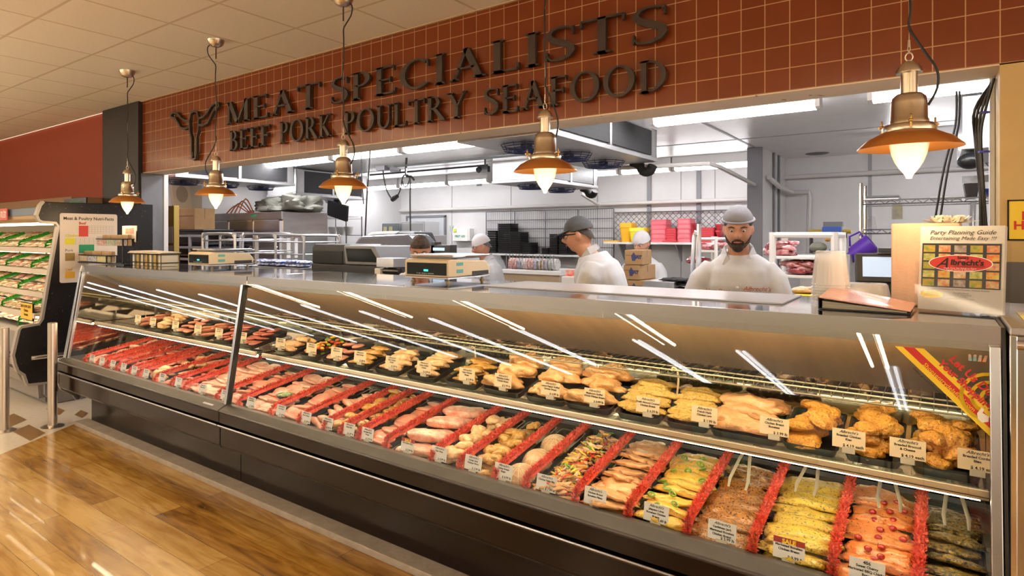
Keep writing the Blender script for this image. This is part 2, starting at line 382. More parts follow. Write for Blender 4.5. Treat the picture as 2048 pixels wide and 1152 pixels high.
for i, (a, b) in enumerate(((533,668),(672,806),(812,985))):
    fixture(rowx(a,Y1), rowx(b,Y1), Y1, Z1, ('glowing ceiling tube light above the steel fridge, left end of the near row','glowing ceiling tube light over the wrapping machine, middle of the near row','glowing ceiling tube light ending beside the large fan cooler')[i], .16)
fixture(rowx(1306,Y1), rowx(1642,Y1), Y1, Z1, 'long glowing ceiling tube light right of the large fan cooler', .16)
fixture(rowx(1736,Y1), 1.9, Y1, Z1, 'glowing ceiling tube light behind the largest pendant lamp', .16)
Y2, Z2 = 8.35, 2.42
for i, (a, b) in enumerate(((724,800),(803,897),(900,980),(1148,1240),(1243,1345),(1348,1508))):
    fixture(rowx(a,Y2), rowx(b,Y2), Y2, Z2, ('far ceiling tube light left of the dangling black cord','far ceiling tube light behind the looped cord','far ceiling tube light ending at the small fan cooler','far ceiling tube light just right of the middle pendant','far ceiling tube light above the yellow tubs','far ceiling tube light ending at the grey partition post')[i], .16)
for i, (a, b) in enumerate(((-8.3,-6.4),(-5.6,-3.4),(-1.9,.0))):  # unseen tubes added to brighten the left wall and the staff
    fixture(a, b, 3.95, 2.48, ('added tube light hidden behind the header at the far left end','added tube light hidden behind the header left of centre','added tube light hidden behind the header above the staff')[i], .14)
fixture(-8.2, -7.55, 5.75, 2.40, 'short tube light glowing behind the left fan coolers', .14)
fixture(-.4, 2.6, 7.6, Z2, 'ceiling tube light at the far right above the wire shelves', .16)
# shop fixtures behind the photographer
def shopfix(x, y0, y1):
    z = ZC; t = thing('fluorescent_light', None, 'ceiling light', (x,(y0+y1)/2,z-.06), 'rows of tube lights over the shop floor behind the camera')
    t['label'] = 'bare tube light strip running towards the meat counter over the shop floor'
    obj('housing', MB().box(x-.12,x+.12,y0,y1,z-.05,z-.001), white, t)
    for k in (-.06,.06): obj('lamp_tube', MB().cyl((x+k,y0+.02,z-.075),(x+k,y1-.02,z-.075),.024,n=8), tubes, t)
for x in (-2.9,-4.9,-7.9,-10.4,-13.0,-15.6,-18.4,-21.5,-24.6,-27.8,-31,-34.5,-.6,2.0): shopfix(x, -16.5, -8.0)
aisle_fill = M('added_aisle_glow', (1,1,1), emit=AISLE_FILL, ecol=(1,.80,.55))
for x in (-12.,-9.,-6.2,-3.4,-.6,2.2):  # unseen strips added so their upward light brightens the shop ceiling
    y0, y1 = -5.6, (-.8 if x > -5 else .6)
    t = thing('added_strip_light', 'added unseen tube strip brightening the ceiling over the shop aisle', 'ceiling light', (x,(y0+y1)/2,ZC-.55), 'added strip lights over the shop aisle')
    obj('housing', MB().box(x-.05,x+.05,y0,y1,ZC-.53,ZC-.49), white, t)
    for k in (-.085,.085): obj('lamp_tube', MB().cyl((x+k,y0+.02,ZC-.51),(x+k,y1-.02,ZC-.51),.022,n=8), aisle_fill, t)
    for y in (y0+.3,y1-.3): obj('hanger', MB().cyl((x,y,ZC-.49),(x,y,ZC-.001),.004,n=5), white, t)

# ------------------------------------------------ raised lettering
bronze = M('dark_bronze_letter', (.045,.030,.020), (.06,.04,.027), rough=.42, metal=.3, scale=20)
def arc(cx_, cy_, rx, ry, a0, a1, n=18): return [(cx_+rx*cos(radians(a0+(a1-a0)*k/n)), cy_+ry*sin(radians(a0+(a1-a0)*k/n))) for k in range(n+1)]
def bowl(mb, fn, cx_, cy_, rx, ry, W, T, a0, a1, t, n=20):
    o = arc(cx_,cy_,rx,ry,a0,a1,n); i = arc(cx_,cy_,rx-W,ry-T,a0,a1,n)
    for k in range(n): mb.prism([i[k],o[k],o[k+1],i[k+1]], fn, 0, t)
SW, TW, SF = .145, .062, .05
def glyph(ch, mb, fn, t):
    R_ = lambda x0,x1,y0,y1: mb.prism([(x0,y0),(x1,y0),(x1,y1),(x0,y1)], fn, 0, t)
    def serif(x0, x1, y, up):
        mb.prism([(x0,y),(x1,y),(x1,y+.032*up),((x0+x1)/2+(x1-x0)*.28,y+.055*up),((x0+x1)/2-(x1-x0)*.28,y+.055*up),(x0,y+.032*up)][::up], fn, 0, t)
    def stem(x, w_=SW, ex=.07): R_(x,x+w_,0,1); serif(x-ex,x+w_+ex,0,1); serif(x-ex,x+w_+ex,1,-1)
    def diag(xa, ya, xb, yb, w_): mb.prism([(xa-w_/2,ya),(xa+w_/2,ya),(xb+w_/2,yb),(xb-w_/2,yb)], fn, 0, t)
    def tip(x, y0, y1, d_=1): mb.prism([(x,y0),(x+.035*d_,y0),(x+.035*d_,y1),(x-.02*d_,y1)][::d_], fn, 0, t)
    if ch == 'I': stem(.07); return .29
    if ch == 'L': stem(.07); R_(.07,.60,0,TW); tip(.575,0,.20); return .64
    if ch in 'EF':
        stem(.07); R_(.07,.56,1-TW,1); mb.prism([(.535,1),(.57,1),(.57,.82),(.55,.82)][::-1], fn, 0, t); R_(.15,.46,.49,.49+TW); R_(.445,.475,.42,.62)
        if ch == 'E': R_(.07,.60,0,TW); tip(.575,0,.19)
        return .64 if ch == 'E' else .60
    if ch == 'T': 
        R_(.0,.74,1-TW,1); R_(.30,.30+SW,0,1); serif(.22,.53,0,1); R_(-.02,.02,.80,1); R_(.72,.76,.80,1); return .76
    if ch == 'D': stem(.07); bowl(mb, fn, .25,.5,.50,.5,SW,TW,-90,90,t); R_(.15,.26,0,TW); R_(.15,.26,1-TW,1); return .80
    if ch == 'O': bowl(mb, fn, .46,.5,.46,.515,SW*1.05,TW,0,360,t,36); return .94
    if ch == 'C': 
        bowl(mb, fn, .46,.5,.46,.515,SW*1.05,TW,48,315,t,28); R_(.735,.775,.70,.93); return .82
    if ch in 'PR':
        stem(.07); bowl(mb, fn, .27,.735,.31,.265,SW*.95,TW,-90,90,t); R_(.15,.28,1-TW,1); R_(.15,.28,.47,.47+TW)
        if ch == 'R': 
            mb.prism([(.27,.49),(.44,.49),(.80,.045),(.80,0),(.62,0)][::-1], fn, 0, t); return .80
        return .62
    if ch == 'B':
        stem(.07); bowl(mb, fn, .25,.755,.27,.245,SW*.9,TW,-90,90,t); R_(.15,.26,1-TW,1); R_(.15,.30,.485,.485+TW); bowl(mb, fn, .27,.27,.33,.272,SW*.95,TW,-90,90,t); R_(.15,.28,0,TW); return .64
    if ch == 'U':
        R_(.07,.07+SW,.34,1); serif(0,.29,1,-1); R_(.62,.62+TW*1.1,.34,1); serif(.54,.77,1,-1)
        bowl(mb, fn, .3775,.35,.3075,.36,SW*.95,TW*1.2,180,360,t); return .78
    if ch == 'M':
        R_(.10,.10+TW*1.2,0,1); serif(.0,.26,0,1); serif(.0,.18,1,-1); R_(.80,.80+SW,0,1); serif(.72,1.03,0,1); serif(.88,1.03,1,-1)
        diag(.16,1,.50,.0,SW*1.05); diag(.50,0,.86,1,TW*1.3); return 1.03
    if ch == 'A':
        diag(.12,0,.42,1,TW*1.3); diag(.72,0,.40,1,SW*1.1); R_(.22,.60,.33,.33+TW); serif(.0,.24,0,1); serif(.58,.88,0,1); return .88
    if ch == 'K':
        stem(.07); mb.prism([(.20,.47),(.29,.47),(.64,1),(.55,1)], fn, 0, t); mb.prism([(.27,.62),(.74,0),(.56,0),(.19,.50)], fn, 0, t); serif(.50,.72,1,-1); serif(.54,.82,0,1); return .80
    if ch == 'Y':
        R_(.34,.34+SW,0,.46); serif(.26,.56,0,1); mb.prism([(.34,.46),(.485,.46),(.20,1),(.04,1)], fn, 0, t); mb.prism([(.40,.42),(.485,.46),(.78,1),(.70,1)], fn, 0, t); serif(0,.28,1,-1); serif(.63,.84,1,-1); return .84
    if ch == 'S':
        pts = [(.545,.83),(.50,.93),(.40,.965),(.28,.97),(.16,.93),(.095,.83),(.10,.72),(.18,.62),(.30,.54),(.42,.46),(.51,.37),(.53,.25),(.47,.12),(.35,.045),(.22,.03),(.11,.07),(.06,.19)]
        ws = [.03,.04,.055,.06,.08,.10,.125,.15,.16,.155,.14,.12,.10,.075,.06,.045,.03]
        mb.strip(pts, ws, fn, 0, t); R_(.535,.565,.72,.95); R_(.035,.065,.05,.30); return .60
ORD = 'first second third fourth fifth sixth seventh eighth ninth tenth eleventh'.split()
def word(txt, x0, x1, z0, h_, row):
    ws = []
    for ch in txt: tmp = MB(); ws.append(glyph(ch, tmp, lambda u,v,t: (u,t,v), 1))
    total = sum(ws); gap = .10; sx = (x1-x0)/(total+gap*(len(txt)-1)); x = x0
    for i, ch in enumerate(txt):
        mb = MB(); glyph(ch, mb, (lambda X: lambda u,v,t: (X+u*sx, YW-.012-t, z0+v*h_))(x), .03)
        lb = 'raised dark bronze letter %s, %s letter of the word %s on the tiled header' % (ch, ORD[i], txt)
        obj('sign_letter', mb, bronze, None, lb, 'letter', 'lettering on the tiled header'); x += (ws[i]+gap)*sx
word('MEAT', -5.22, at(643,200,y=YW-.02).x, 2.607, .203, 0); word('SPECIALISTS', at(664,200,y=YW-.02).x, -1.12, 2.607, .203, 0)
word('BEEF', -5.16, at(543,290,y=YW-.02).x, 2.357, .182, 1)
word('PORK', at(563,300,y=YW-.02).x, at(667,300,y=YW-.02).x, 2.357, .182, 1)
word('POULTRY', at(692,300,y=YW-.02).x, -2.44, 2.357, .172, 1); word('SEAFOOD', -2.306, -1.12, 2.345, .172, 1)
# steer skull
mb = MB(); fn = YP(YW-.012); q = lambda u,v: (-5.775+u, v)
w_ = .021
head = [q(-.075,2.60),q(-.085,2.72),q(-.06,2.785),q(0,2.80),q(.06,2.785),q(.085,2.72),q(.075,2.60),q(.045,2.54),q(.045,2.38),q(.03,2.335),q(0,2.325),q(-.03,2.335),q(-.045,2.38),q(-.045,2.54),q(-.075,2.60)]
mb.strip(head, w_, fn, 0, .03)
for s_ in (-1, 1):
    hx = [(s_*.085,2.72),(s_*.16,2.725),(s_*.24,2.76),(s_*.31,2.815),(s_*.38,2.835),(s_*.43,2.825),(s_*.44,2.80),(s_*.41,2.785),(s_*.35,2.77),(s_*.30,2.72),(s_*.25,2.665),(s_*.17,2.645),(s_*.085,2.655)]
    mb.strip([q(a,b) for a,b in hx], w_, fn, 0, .03)
mb.strip([q(-.02,2.40),q(-.02,2.355)], .014, fn, 0, .03); mb.strip([q(.02,2.40),q(.02,2.355)], .014, fn, 0, .03)
obj('steer_head_emblem', mb, bronze, None, 'dark bronze outline of a horned steer head mounted left of the word MEAT', 'sign emblem')

# ------------------------------------------------ pendant lamps
nickel = M('brushed_nickel', (.60,.52,.40), rough=.28, metal=1); copper = M('copper_shade', (.72,.31,.075), rough=.34, metal=.85)
bulbm = M('frosted_lamp_glass', (1,.86,.55), emit=BULB, ecol=(1,.78,.42)); brass = M('brass_screw', (.45,.27,.08), rough=.35, metal=1)
cordm = M('black_cord', (.012,.011,.010), rough=.5); rodm = M('dark_rod', (.06,.035,.02), rough=.4)
# glass globe: glowing centre that fades to a warm skin, inner light painted into the emission by view angle
def globe_mat():
    m = bpy.data.materials.new('lit_frosted_globe'); m.use_nodes = True; nt = m.node_tree; N = nt.nodes; L = nt.links
    b = N['Principled BSDF']; b.inputs['Base Color'].default_value = (.9,.75,.5,1); b.inputs['Roughness'].default_value = .3
    lw = N.new('ShaderNodeLayerWeight'); lw.inputs[0].default_value = .35
    r = N.new('ShaderNodeValToRGB'); r.color_ramp.elements[0].position = .15; r.color_ramp.elements[0].color = (1,.85,.52,1)
    r.color_ramp.elements[1].position = .9; r.color_ramp.elements[1].color = (.16,.085,.025,1)
    L.new(lw.outputs['Facing'], r.inputs[0]); L.new(r.outputs[0], b.inputs['Emission Color']); b.inputs['Emission Strength'].default_value = .85
    return m
globem = globe_mat()
PX = (-5.71,-4.295,-2.89,-1.48,-.075)
sides = ('smallest copper-shaded pendant lamp, hanging before the dark pillar','copper-shaded pendant lamp hanging below the steer head emblem','copper-shaded pendant lamp hanging below the word POULTRY, middle of the five','copper-shaded pendant lamp hanging below the word SEAFOOD','largest copper-shaded pendant lamp, hanging at the right over the counter')
def pendant():
    t = thing('pendant_lamp', sides[4], 'pendant lamp', (0,0,0), 'row of pendant lamps over the meat counter')
    Z0 = 0.  # origin at globe tip
    def P(n_, mb, mt, sm=True, par=t):
        for v in mb.v:
            if n_ not in ('canopy','power_cord','drop_rod','suspension_wire'): v.x *= .80; v.y *= .80; v.z = v.z if v.z < .15 else .15+(v.z-.15)*1.08
        return obj(n_, mb, mt, par, smooth=sm, local=True, auto=50)
    P('lamp_globe', MB().lathe([(.003,0),(.010,.001),(.0125,.008),(.018,.017),(.034,.034),(.050,.056),(.062,.082),(.069,.110),(.0725,.150)], n=28), globem)
    P('lamp_shade', MB().lathe([(.066,.152),(.10,.146),(.145,.130),(.184,.104),(.188,.104),(.186,.108),(.15,.137),(.105,.156),(.09,.160),(.066,.160)], n=40, cap=False), copper)
    P('lamp_body', MB().lathe([(.066,.158),(.094,.160),(.097,.172),(.088,.182),(.070,.185),(.069,.196),(.066,.198),(.065,.25),(.060,.268),(.045,.279),(.030,.281),(.030,.345),(.048,.345),(.048,.350),(.042,.362),(.028,.376),(.012,.382),(.005,.384)], n=32), nickel)
    P('hanging_ring', MB().tube([(.013*cos(a),0,.397+.013*sin(a)) for a in [2*pi*k/14 for k in range(15)]], .0028, 6), nickel)
    P('spring_clip', MB().tube([(0,0,.41),(.004,0,.42),(.002,0,.45),(-.002,0,.45),(-.004,0,.42),(0,0,.41)], .0018, 5), nickel)
    for k in range(3):
        a = radians(35+120*k); c, s_ = cos(a), sin(a)
        b = MB().cyl((.108*c,.108*s_,.165),(.108*c,.108*s_,.195),.004,n=6).ell((.108*c,.108*s_,.185),.009,.009,.006,8,5).ell((.108*c,.108*s_,.2),.004,.004,.006,6,4)
        b.tube([(.086*c,.086*s_,.182),(.10*c,.10*s_,.186),(.108*c,.108*s_,.18)], .003, 5).box(-.014,.014,-.003,.003,.181,.187, Matrix.Translation((.108*c,.108*s_,0)) @ Matrix.Rotation(a,4,'Z'))
        P('thumb_screw', b, brass)
    H = ZC-1.765
    P('suspension_wire', MB().cyl((0,0,.45),(0,0,H-.16),.0012,n=4), nickel)
    P('canopy', MB().lathe([(.012,H-.062),(.03,H-.058),(.05,H-.045),(.062,H-.022),(.066,H-.002),(.0,H-.002)], n=28), nickel)
    P('drop_rod', MB().cyl((0,0,H-.15),(0,0,H-.06),.005,n=8), rodm)
    pts = [(.045,0,H-.045),(.062,0,H-.07),(.055,0,H-.12),(.02,0,H-.17),(.002,0,H-.20)]
    n = 9
    for i in range(1, n): pts.append((.004*sin(i), .003*cos(i*2), H-.20-(H-.20-.50)*i/n))
    pts += [(0,0,.52),(.02,-.01,.47),(.045,-.01,.42),(.075,-.005,.36),(.076,0,.30),(.052,0,.245)]
    P('power_cord', MB().tube(smooth_path(pts), .0042, 6), cordm)
    return t
def smooth_path(p, n=4):
    p = [Vector(a) for a in p]; o = []
    for i in range(len(p)-1):
        a, b, c, d = p[max(i-1,0)], p[i], p[i+1], p[min(i+2,len(p)-1)]
        for k in range(n):
            t = k/n; o.append(.5*((2*b)+(-a+c)*t+(2*a-5*b+4*c-d)*t*t+(-a+3*b-3*c+d)*t**3))
    return o+[p[-1]]
p0 = pendant(); p0.location = (PX[4], 2.665, 1.765)
for i in range(4):
    copy_tree(p0, (PX[i], 2.665, 1.765+.01*(i%2)), (0,0,(.6,-2.4,.3,1.2)[i]), sides[i])
for i in range(5):
    l = bpy.data.lights.new('pendant_helper_light', 'POINT'); l.energy = 4; l.color = (1,.70,.38); l.shadow_soft_size = .06  # helper light added below each globe tip to carry the pendant's glow
    o = bpy.data.objects.new('pendant_helper_light', l); COL.objects.link(o); o.location = (PX[i], 2.665, 1.72)
# ================================================= THE REFRIGERATED MEAT CASE
XL, XS, XR = -5.83, -3.42, .145
lipm = M('charcoal_bumper', (.045,.040,.040), (.06,.055,.055), rough=.38, scale=6, coat=.2)
panel = M('dark_brown_gloss_panel', (.008,.004,.003), (.011,.006,.004), rough=.16, scale=2, spec=.28)
deckm = M('black_case_deck', (.012,.011,.010), rough=.25)
mirror = M('smoky_mirror', (.62,.56,.45), rough=.04, metal=1)
innersteel = M('inner_case_steel', (.60,.48,.32), (.52,.42,.28), rough=.42, metal=.45, scale=2, stretch=(8,1,1))
striplight = M('case_lamp_glow', (1,1,1), emit=CASE_TUBE, ecol=(1,.83,.55))
railm = M('shelf_edge_rail', (.75,.70,.58), rough=.25, metal=.7); wirem = M('plated_wire', (.34,.29,.19), rough=.45, metal=.6)
def case(x0, x1, label, first, last):
    t = thing('display_case', label, 'display case', ((x0+x1)/2, 2.6, 0), 'refrigerated meat counter units')
    P = lambda n_, mb, mt, **k: obj(n_, mb, mt, t, **k)
    a = x0+.004; b = x1-.004
    P('base', MB().xprism([(2.295,.036),(2.295,.33),(3.02,.33),(3.02,.0),(2.31,.0),(2.31,.036)], a+(.28 if first else 0), b), panel)
    P('lower_panel', MB().xprism([(2.15,.415),(2.15,.30),(2.165,.283),(2.24,.25),(2.30,.25),(2.30,.415)], a, b), panel, bev=.003)
    P('front_panel', MB().xprism([(2.142,.505),(2.142,.440),(2.30,.440),(2.30,.505)], a, b), panel)
    P('bumper_rail', MB().xprism([(2.128,.432),(2.124,.425),(2.128,.417),(2.17,.417),(2.17,.432)], a, b), M('steel_bumper', (.22,.22,.25), rough=.25, metal=1), bev=.002)
    P('sill', MB().xprism([(2.196,.538),(2.140,.517),(2.136,.509),(2.142,.500),(2.25,.46),(2.25,.53),(2.205,.538)], a, b), lipm, bev=.003)
    P('deck', MB().xprism([(2.25,.43),(2.25,.475),(2.98,.584),(2.98,.43)], a, b), deckm)
    P('counter_top', MB().box(a,b,2.34,3.04,1.306,1.314), topsteel, bev=.002)
    P('fascia', MB().xprism([(2.340,1.3145),(2.337,1.245),(2.341,1.244),(2.345,1.306),(2.36,1.306),(2.36,1.3145)], a, b), steel)
    P('inner_header', MB().xprism([(2.345,1.304),(2.345,1.285),(2.40,1.285),(2.97,.985),(2.985,.985),(2.985,1.304)], a, b), innersteel)
    P('rear_door', MB().box(a,(a+b)/2+.02,2.985,2.99,.60,.985), mirror)
    P('rear_door', MB().box((a+b)/2-.02,b,2.992,2.997,.60,.985), mirror)
    P('rear_panel', MB().box(a,b,2.998,3.03,.05,1.304), steel2)
    n = 2 if first else 3
    for k in range(n):
        g0 = a+(b-a)*k/n+.003; g1 = a+(b-a)*(k+1)/n-.003
        if first: g0 = a+.05 if k == 0 else g0
        P('glass_pane', MB().add([(g0,2.204,.538),(g1,2.204,.538),(g1,2.330,1.268),(g0,2.330,1.268)], [(0,1,2,3)]), glass)
    P('case_lamp', MB().cyl((a+.1,2.385,1.262),(b-.1,2.385,1.262),.015,n=8), striplight)
    P('lamp_reflector', MB().xprism([(2.350,1.283),(2.352,1.255),(2.356,1.255),(2.356,1.280),(2.42,1.282),(2.42,1.284)], a+.08, b-.08), white)
    # glass display shelf with lit front rail
    sh = P('shelf', MB().box(a+.05,b-.03,2.43,2.84,.806,.814), glassmat('shelf_glass', (.80,.84,.78), 1.3) if 'shelf_glass' not in MATS else MATS['shelf_glass'])
    obj('shelf_rail', MB().box(a+.04,b-.02,2.415,2.432,.795,.826), railm, sh, bev=.003)
    obj('shelf_lamp', MB().cyl((a+.06,2.445,.793),(b-.04,2.445,.793),.010,n=8), striplight, sh)
    obj('lamp_shield', MB().box(a+.05,b-.03,2.432,2.475,.803,.8055), railm, sh)  # cover added to keep the shelf lamp's light off the pans
    obj('price_rail', MB().box(a+.04,b-.02,2.4145,2.4165,.803,.806), black, sh)
    for k in range(int((b-a)/.62)+1):
        xx = a+.2+k*.62
        if xx < b-.05: obj('shelf_bracket', MB().xprism([(2.50,.805),(2.98,.805),(2.98,.70),(2.95,.70),(2.80,.795),(2.50,.797)], xx-.004, xx+.004), blackm, sh)
    # upper wire rack
    wr = MB()
    for y in (2.60,2.60,2.80,2.97): wr.tube([(a+.05,y,.995),(b-.03,y,.995)], .004, 6)
    wr.tube([(a+.05,2.60,1.02),(b-.03,2.60,1.02)], .0035, 6)
    x = a+.06
    while x < b-.03: wr.tube([(x,2.60,1.02),(x,2.603,.997),(x,2.97,.997)], .0016, 4); x += .036
    P('wire_rack', wr, wirem)
    return t
c1 = case(XL, XS, 'left section of the long refrigerated glass meat counter, red meats inside', True, False)
c2 = case(XS, XR, 'right section of the long refrigerated glass meat counter, marinated chicken inside', False, True)
P1 = lambda n_, mb, mt, **k: obj(n_, mb, mt, c1, **k)
P2 = lambda n_, mb, mt, **k: obj(n_, mb, mt, c2, **k)
postm = M('post_steel', (.45,.45,.46), rough=.25, metal=1)
# end frame at the left: slim steel strips following the sloping glass
def slope(x0, x1, off, wid): return MB().add([(x,y+o,z) for x in (x0,x1) for y,z in ((2.196,.52),(2.318,1.262)) for o in (off,off+wid)],
    [(0,1,3,2),(4,6,7,5),(0,4,5,1),(2,3,7,6),(0,2,6,4),(1,5,7,3)])
P1('end_post', slope(XL+.004, XL+.030, -.008, .03), postm, bev=.002); 
P1('end_post', slope(XL+.055, XL+.070, -.004, .02), postm, bev=.002)
P1('end_panel', MB().xprism([(2.15,.54),(2.138,.50),(2.142,.33),(2.165,.27),(2.26,.20),(2.285,.155),(2.315,.155),(2.33,.26),(2.45,.30),(3.03,.30),(3.03,1.314),(2.335,1.314),(2.318,1.262),(2.19,.54)], XL-.018, XL+.003), M('end_panel_steel', (.40,.39,.38), rough=.3, metal=.9), bev=.004)
P1('mirror_panel', MB().xprism([(2.215,.54),(2.34,1.25),(2.97,.985),(2.97,.55)], XL+.0035, XL+.006), mirror)
P1('joint_post', slope(XS-.030, XS-.006, -.006, .028), postm, bev=.002)
P2('joint_post', slope(XS+.006, XS+.012, -.006, .028), blackm)
P2('end_post', slope(XR-.030, XR-.006, -.006, .03), postm, bev=.002)
P2('end_panel', MB().xprism([(2.15,.54),(2.138,.50),(2.142,.33),(2.25,.20),(2.31,.04),(3.03,.04),(3.03,1.314),(2.335,1.314),(2.318,1.262),(2.19,.54)], XR-.003, XR+.005), M('end_panel_black', (.015,.015,.015), rough=.3))
P2('mirror_panel', MB().xprism([(2.215,.54),(2.34,1.25),(2.97,.985),(2.97,.55)], XR-.006, XR-.0035), M('inner_end_panel', (.10,.085,.06), rough=.2, metal=.6))
# maker badge on the sill (left unit, near the joint)
b = MB().add([(-3.62,2.1655,.5285),(-3.51,2.1655,.5285),(-3.51,2.152,.5235),(-3.62,2.152,.5235)], [(0,1,2,3)]); P1('badge', b, M('badge', (.5,.5,.62), rough=.3, metal=.5))
# corner decal, upper right of the last pane
def gp(x, z, o=.0015):
    k = (z-.538)/.73; return Vector((x, 2.204+.126*k-o, z))
mb = MB(); c_ = [(-.10,1.238),(.118,1.238),(.118,1.015)]
mb.add([gp(x,z) for x,z in [(-.100,1.238),(-.030,1.238),(.118,1.088),(.118,1.015)]], [(0,1,2,3)]); mb2 = MB().add([gp(x,z,.0022) for x,z in [(-.080,1.238),(-.052,1.238),(.118,1.064),(.118,1.036)]], [(0,1,2,3)])
decal = obj('window_decal', mb, M('decal_yellow', (.85,.60,.02), rough=.5, alpha=.93), None, 'yellow and red triangular sticker in the top right corner of the counter glass', 'sticker')
obj('red_band', mb2, redi, decal)
gdir = Vector((0,.126,.73)).normalized(); gn = Vector((1,0,0)).cross(gdir).normalized()
def gmat(x, z, ang, o=.0032):
    p = gp(x, z, o); r = Matrix(((1,gdir.x,gn.x),(0,gdir.y,gn.y),(0,gdir.z,gn.z))).to_4x4(); return Matrix.Translation(p) @ r @ Matrix.Rotation(ang,4,'Z')
a_ = -math.atan2(.174,.170)
mb = MB(); addtext(mb, 'Let Us Do', gmat(.070,1.168,a_), .030, bold=.0010); addtext(mb, 'Your Shopping!', gmat(.058,1.142,a_), .026, bold=.0010)
obj('print', mb, redi, decal)
mb = MB(); addtext(mb, 'Shopsentrydelafield.com', gmat(.023,1.134,a_,.0034), .0165); obj('print', mb, yell, decal)
mb = MB(); addtext(mb, 'Online grocery shopping with curbside service', gmat(.0035,1.117,a_,.0034), .0092); obj('print', mb, ink, decal)
mb = MB()
for k in range(3): mb.strip([( .118-(.020+.022*k)*cos(radians(t)), 1.120+(.020+.022*k)*sin(radians(t))) for t in range(-60,91,15)], .009, lambda u,v,t: gp(min(u,.1178),v,.0024), 0, 1)
obj('print', mb, yell, decal)
mb = MB().add([gp(x,z,.004) for x,z in [(.088,1.075),(.098,1.092),(.103,1.088),(.100,1.078),(.113,1.070),(.112,1.056),(.098,1.052),(.090,1.060)]], [tuple(range(8))]); obj('print', mb, whitep, decal)
mb = MB()
for k in range(4): mb.add([gp(x,z,.0036) for x,z in [(.070+.010*k,1.216),(.078+.010*k,1.216),(.076+.012*k,1.234),(.070+.012*k,1.234)]], [(0,1,2,3)])
obj('print', mb, M('produce_mix', (.8,.25,.03), (.1,.35,.4), rough=.5, scale=80), decal)

# steel corner counter beyond the right end
t = thing('corner_counter', 'brushed steel corner counter unit at the right edge', 'counter', (.8,2.7,0))
obj('cabinet', MB().box(.158,2.0,2.30,3.10,.05,1.30), steel, t, bev=.004)
obj('worktop', MB().box(.155,2.02,2.285,3.12,1.30,1.322), steel2, t, bev=.004)
obj('bumper_rail', MB().tube([(.17,2.28,1.275),(2.0,2.28,1.275)], .012, 10), chrome, t, smooth=True)
obj('corner_post', MB().box(.155,.172,2.285,2.30,.05,1.30), chrome, t, bev=.003)
tag(obj('notice_sheet', MB().box(.20,.45,2.40,2.72,1.323,1.325), [M('yellow_notice', (.80,.68,.06), (.75,.70,.45), rough=.6, scale=30)], None), 'yellow and white printed sheet lying on the steel corner counter', 'paper')

# ------------------------------------------------ food shapes
R = random.Random(7)
def nz(p, s, k=0): return noise.noise(Vector(p)*s+Vector((k*7.3,k*3.1,k)))
def blob(name, seed, rx, ry, rz, amp=.12, fr=14, mat=None, taper=0., flat=.35, bend=0., sub=4, fine=0., boxy=1.):
    bm = bmesh.new(); bmesh.ops.create_icosphere(bm, subdivisions=sub, radius=1)
    for v in bm.verts:
        p = v.co.copy()
        if boxy != 1.: p = Vector([math.copysign(abs(c)**boxy, c) for c in p])
        n1 = nz((p.x*rx*fr,p.y*ry*fr,p.z*rz*fr), 1, seed); n2 = nz((p.x*rx*fr,p.y*ry*fr,p.z*rz*fr), 2.6, seed+5)
        k = 1+amp*(n1*1.6+n2*.7)+fine*noise.noise(p*22+Vector((seed,0,0)))
        w_ = 1+taper*p.x; x = p.x*rx*k; y = p.y*ry*k*w_; z = p.z*rz*k*(1+.4*taper*p.x)
        z += bend*(1-(p.x)**2)*rz*1.5
        if z < 0: z *= flat
        v.co = (x, y, z)
    me = bpy.data.meshes.new(name); bm.to_mesh(me); bm.free(); me.materials.append(mat)
    for p in me.polygons: p.use_smooth = True
    lo = min(v.co.z for v in me.vertices); me.transform(Matrix.Translation((0,0,-lo))); return me
def fm(name, c, c2, spk=None, amt=.25, rough=.28, sc=22, spks=130, bump=.35, sss=.12, **k): return M(name, c, c2, rough=rough, scale=sc, spk=spk, spkamt=amt, spkscale=spks, bump=bump, bscale=160, sss=sss, coat=.3, **k)
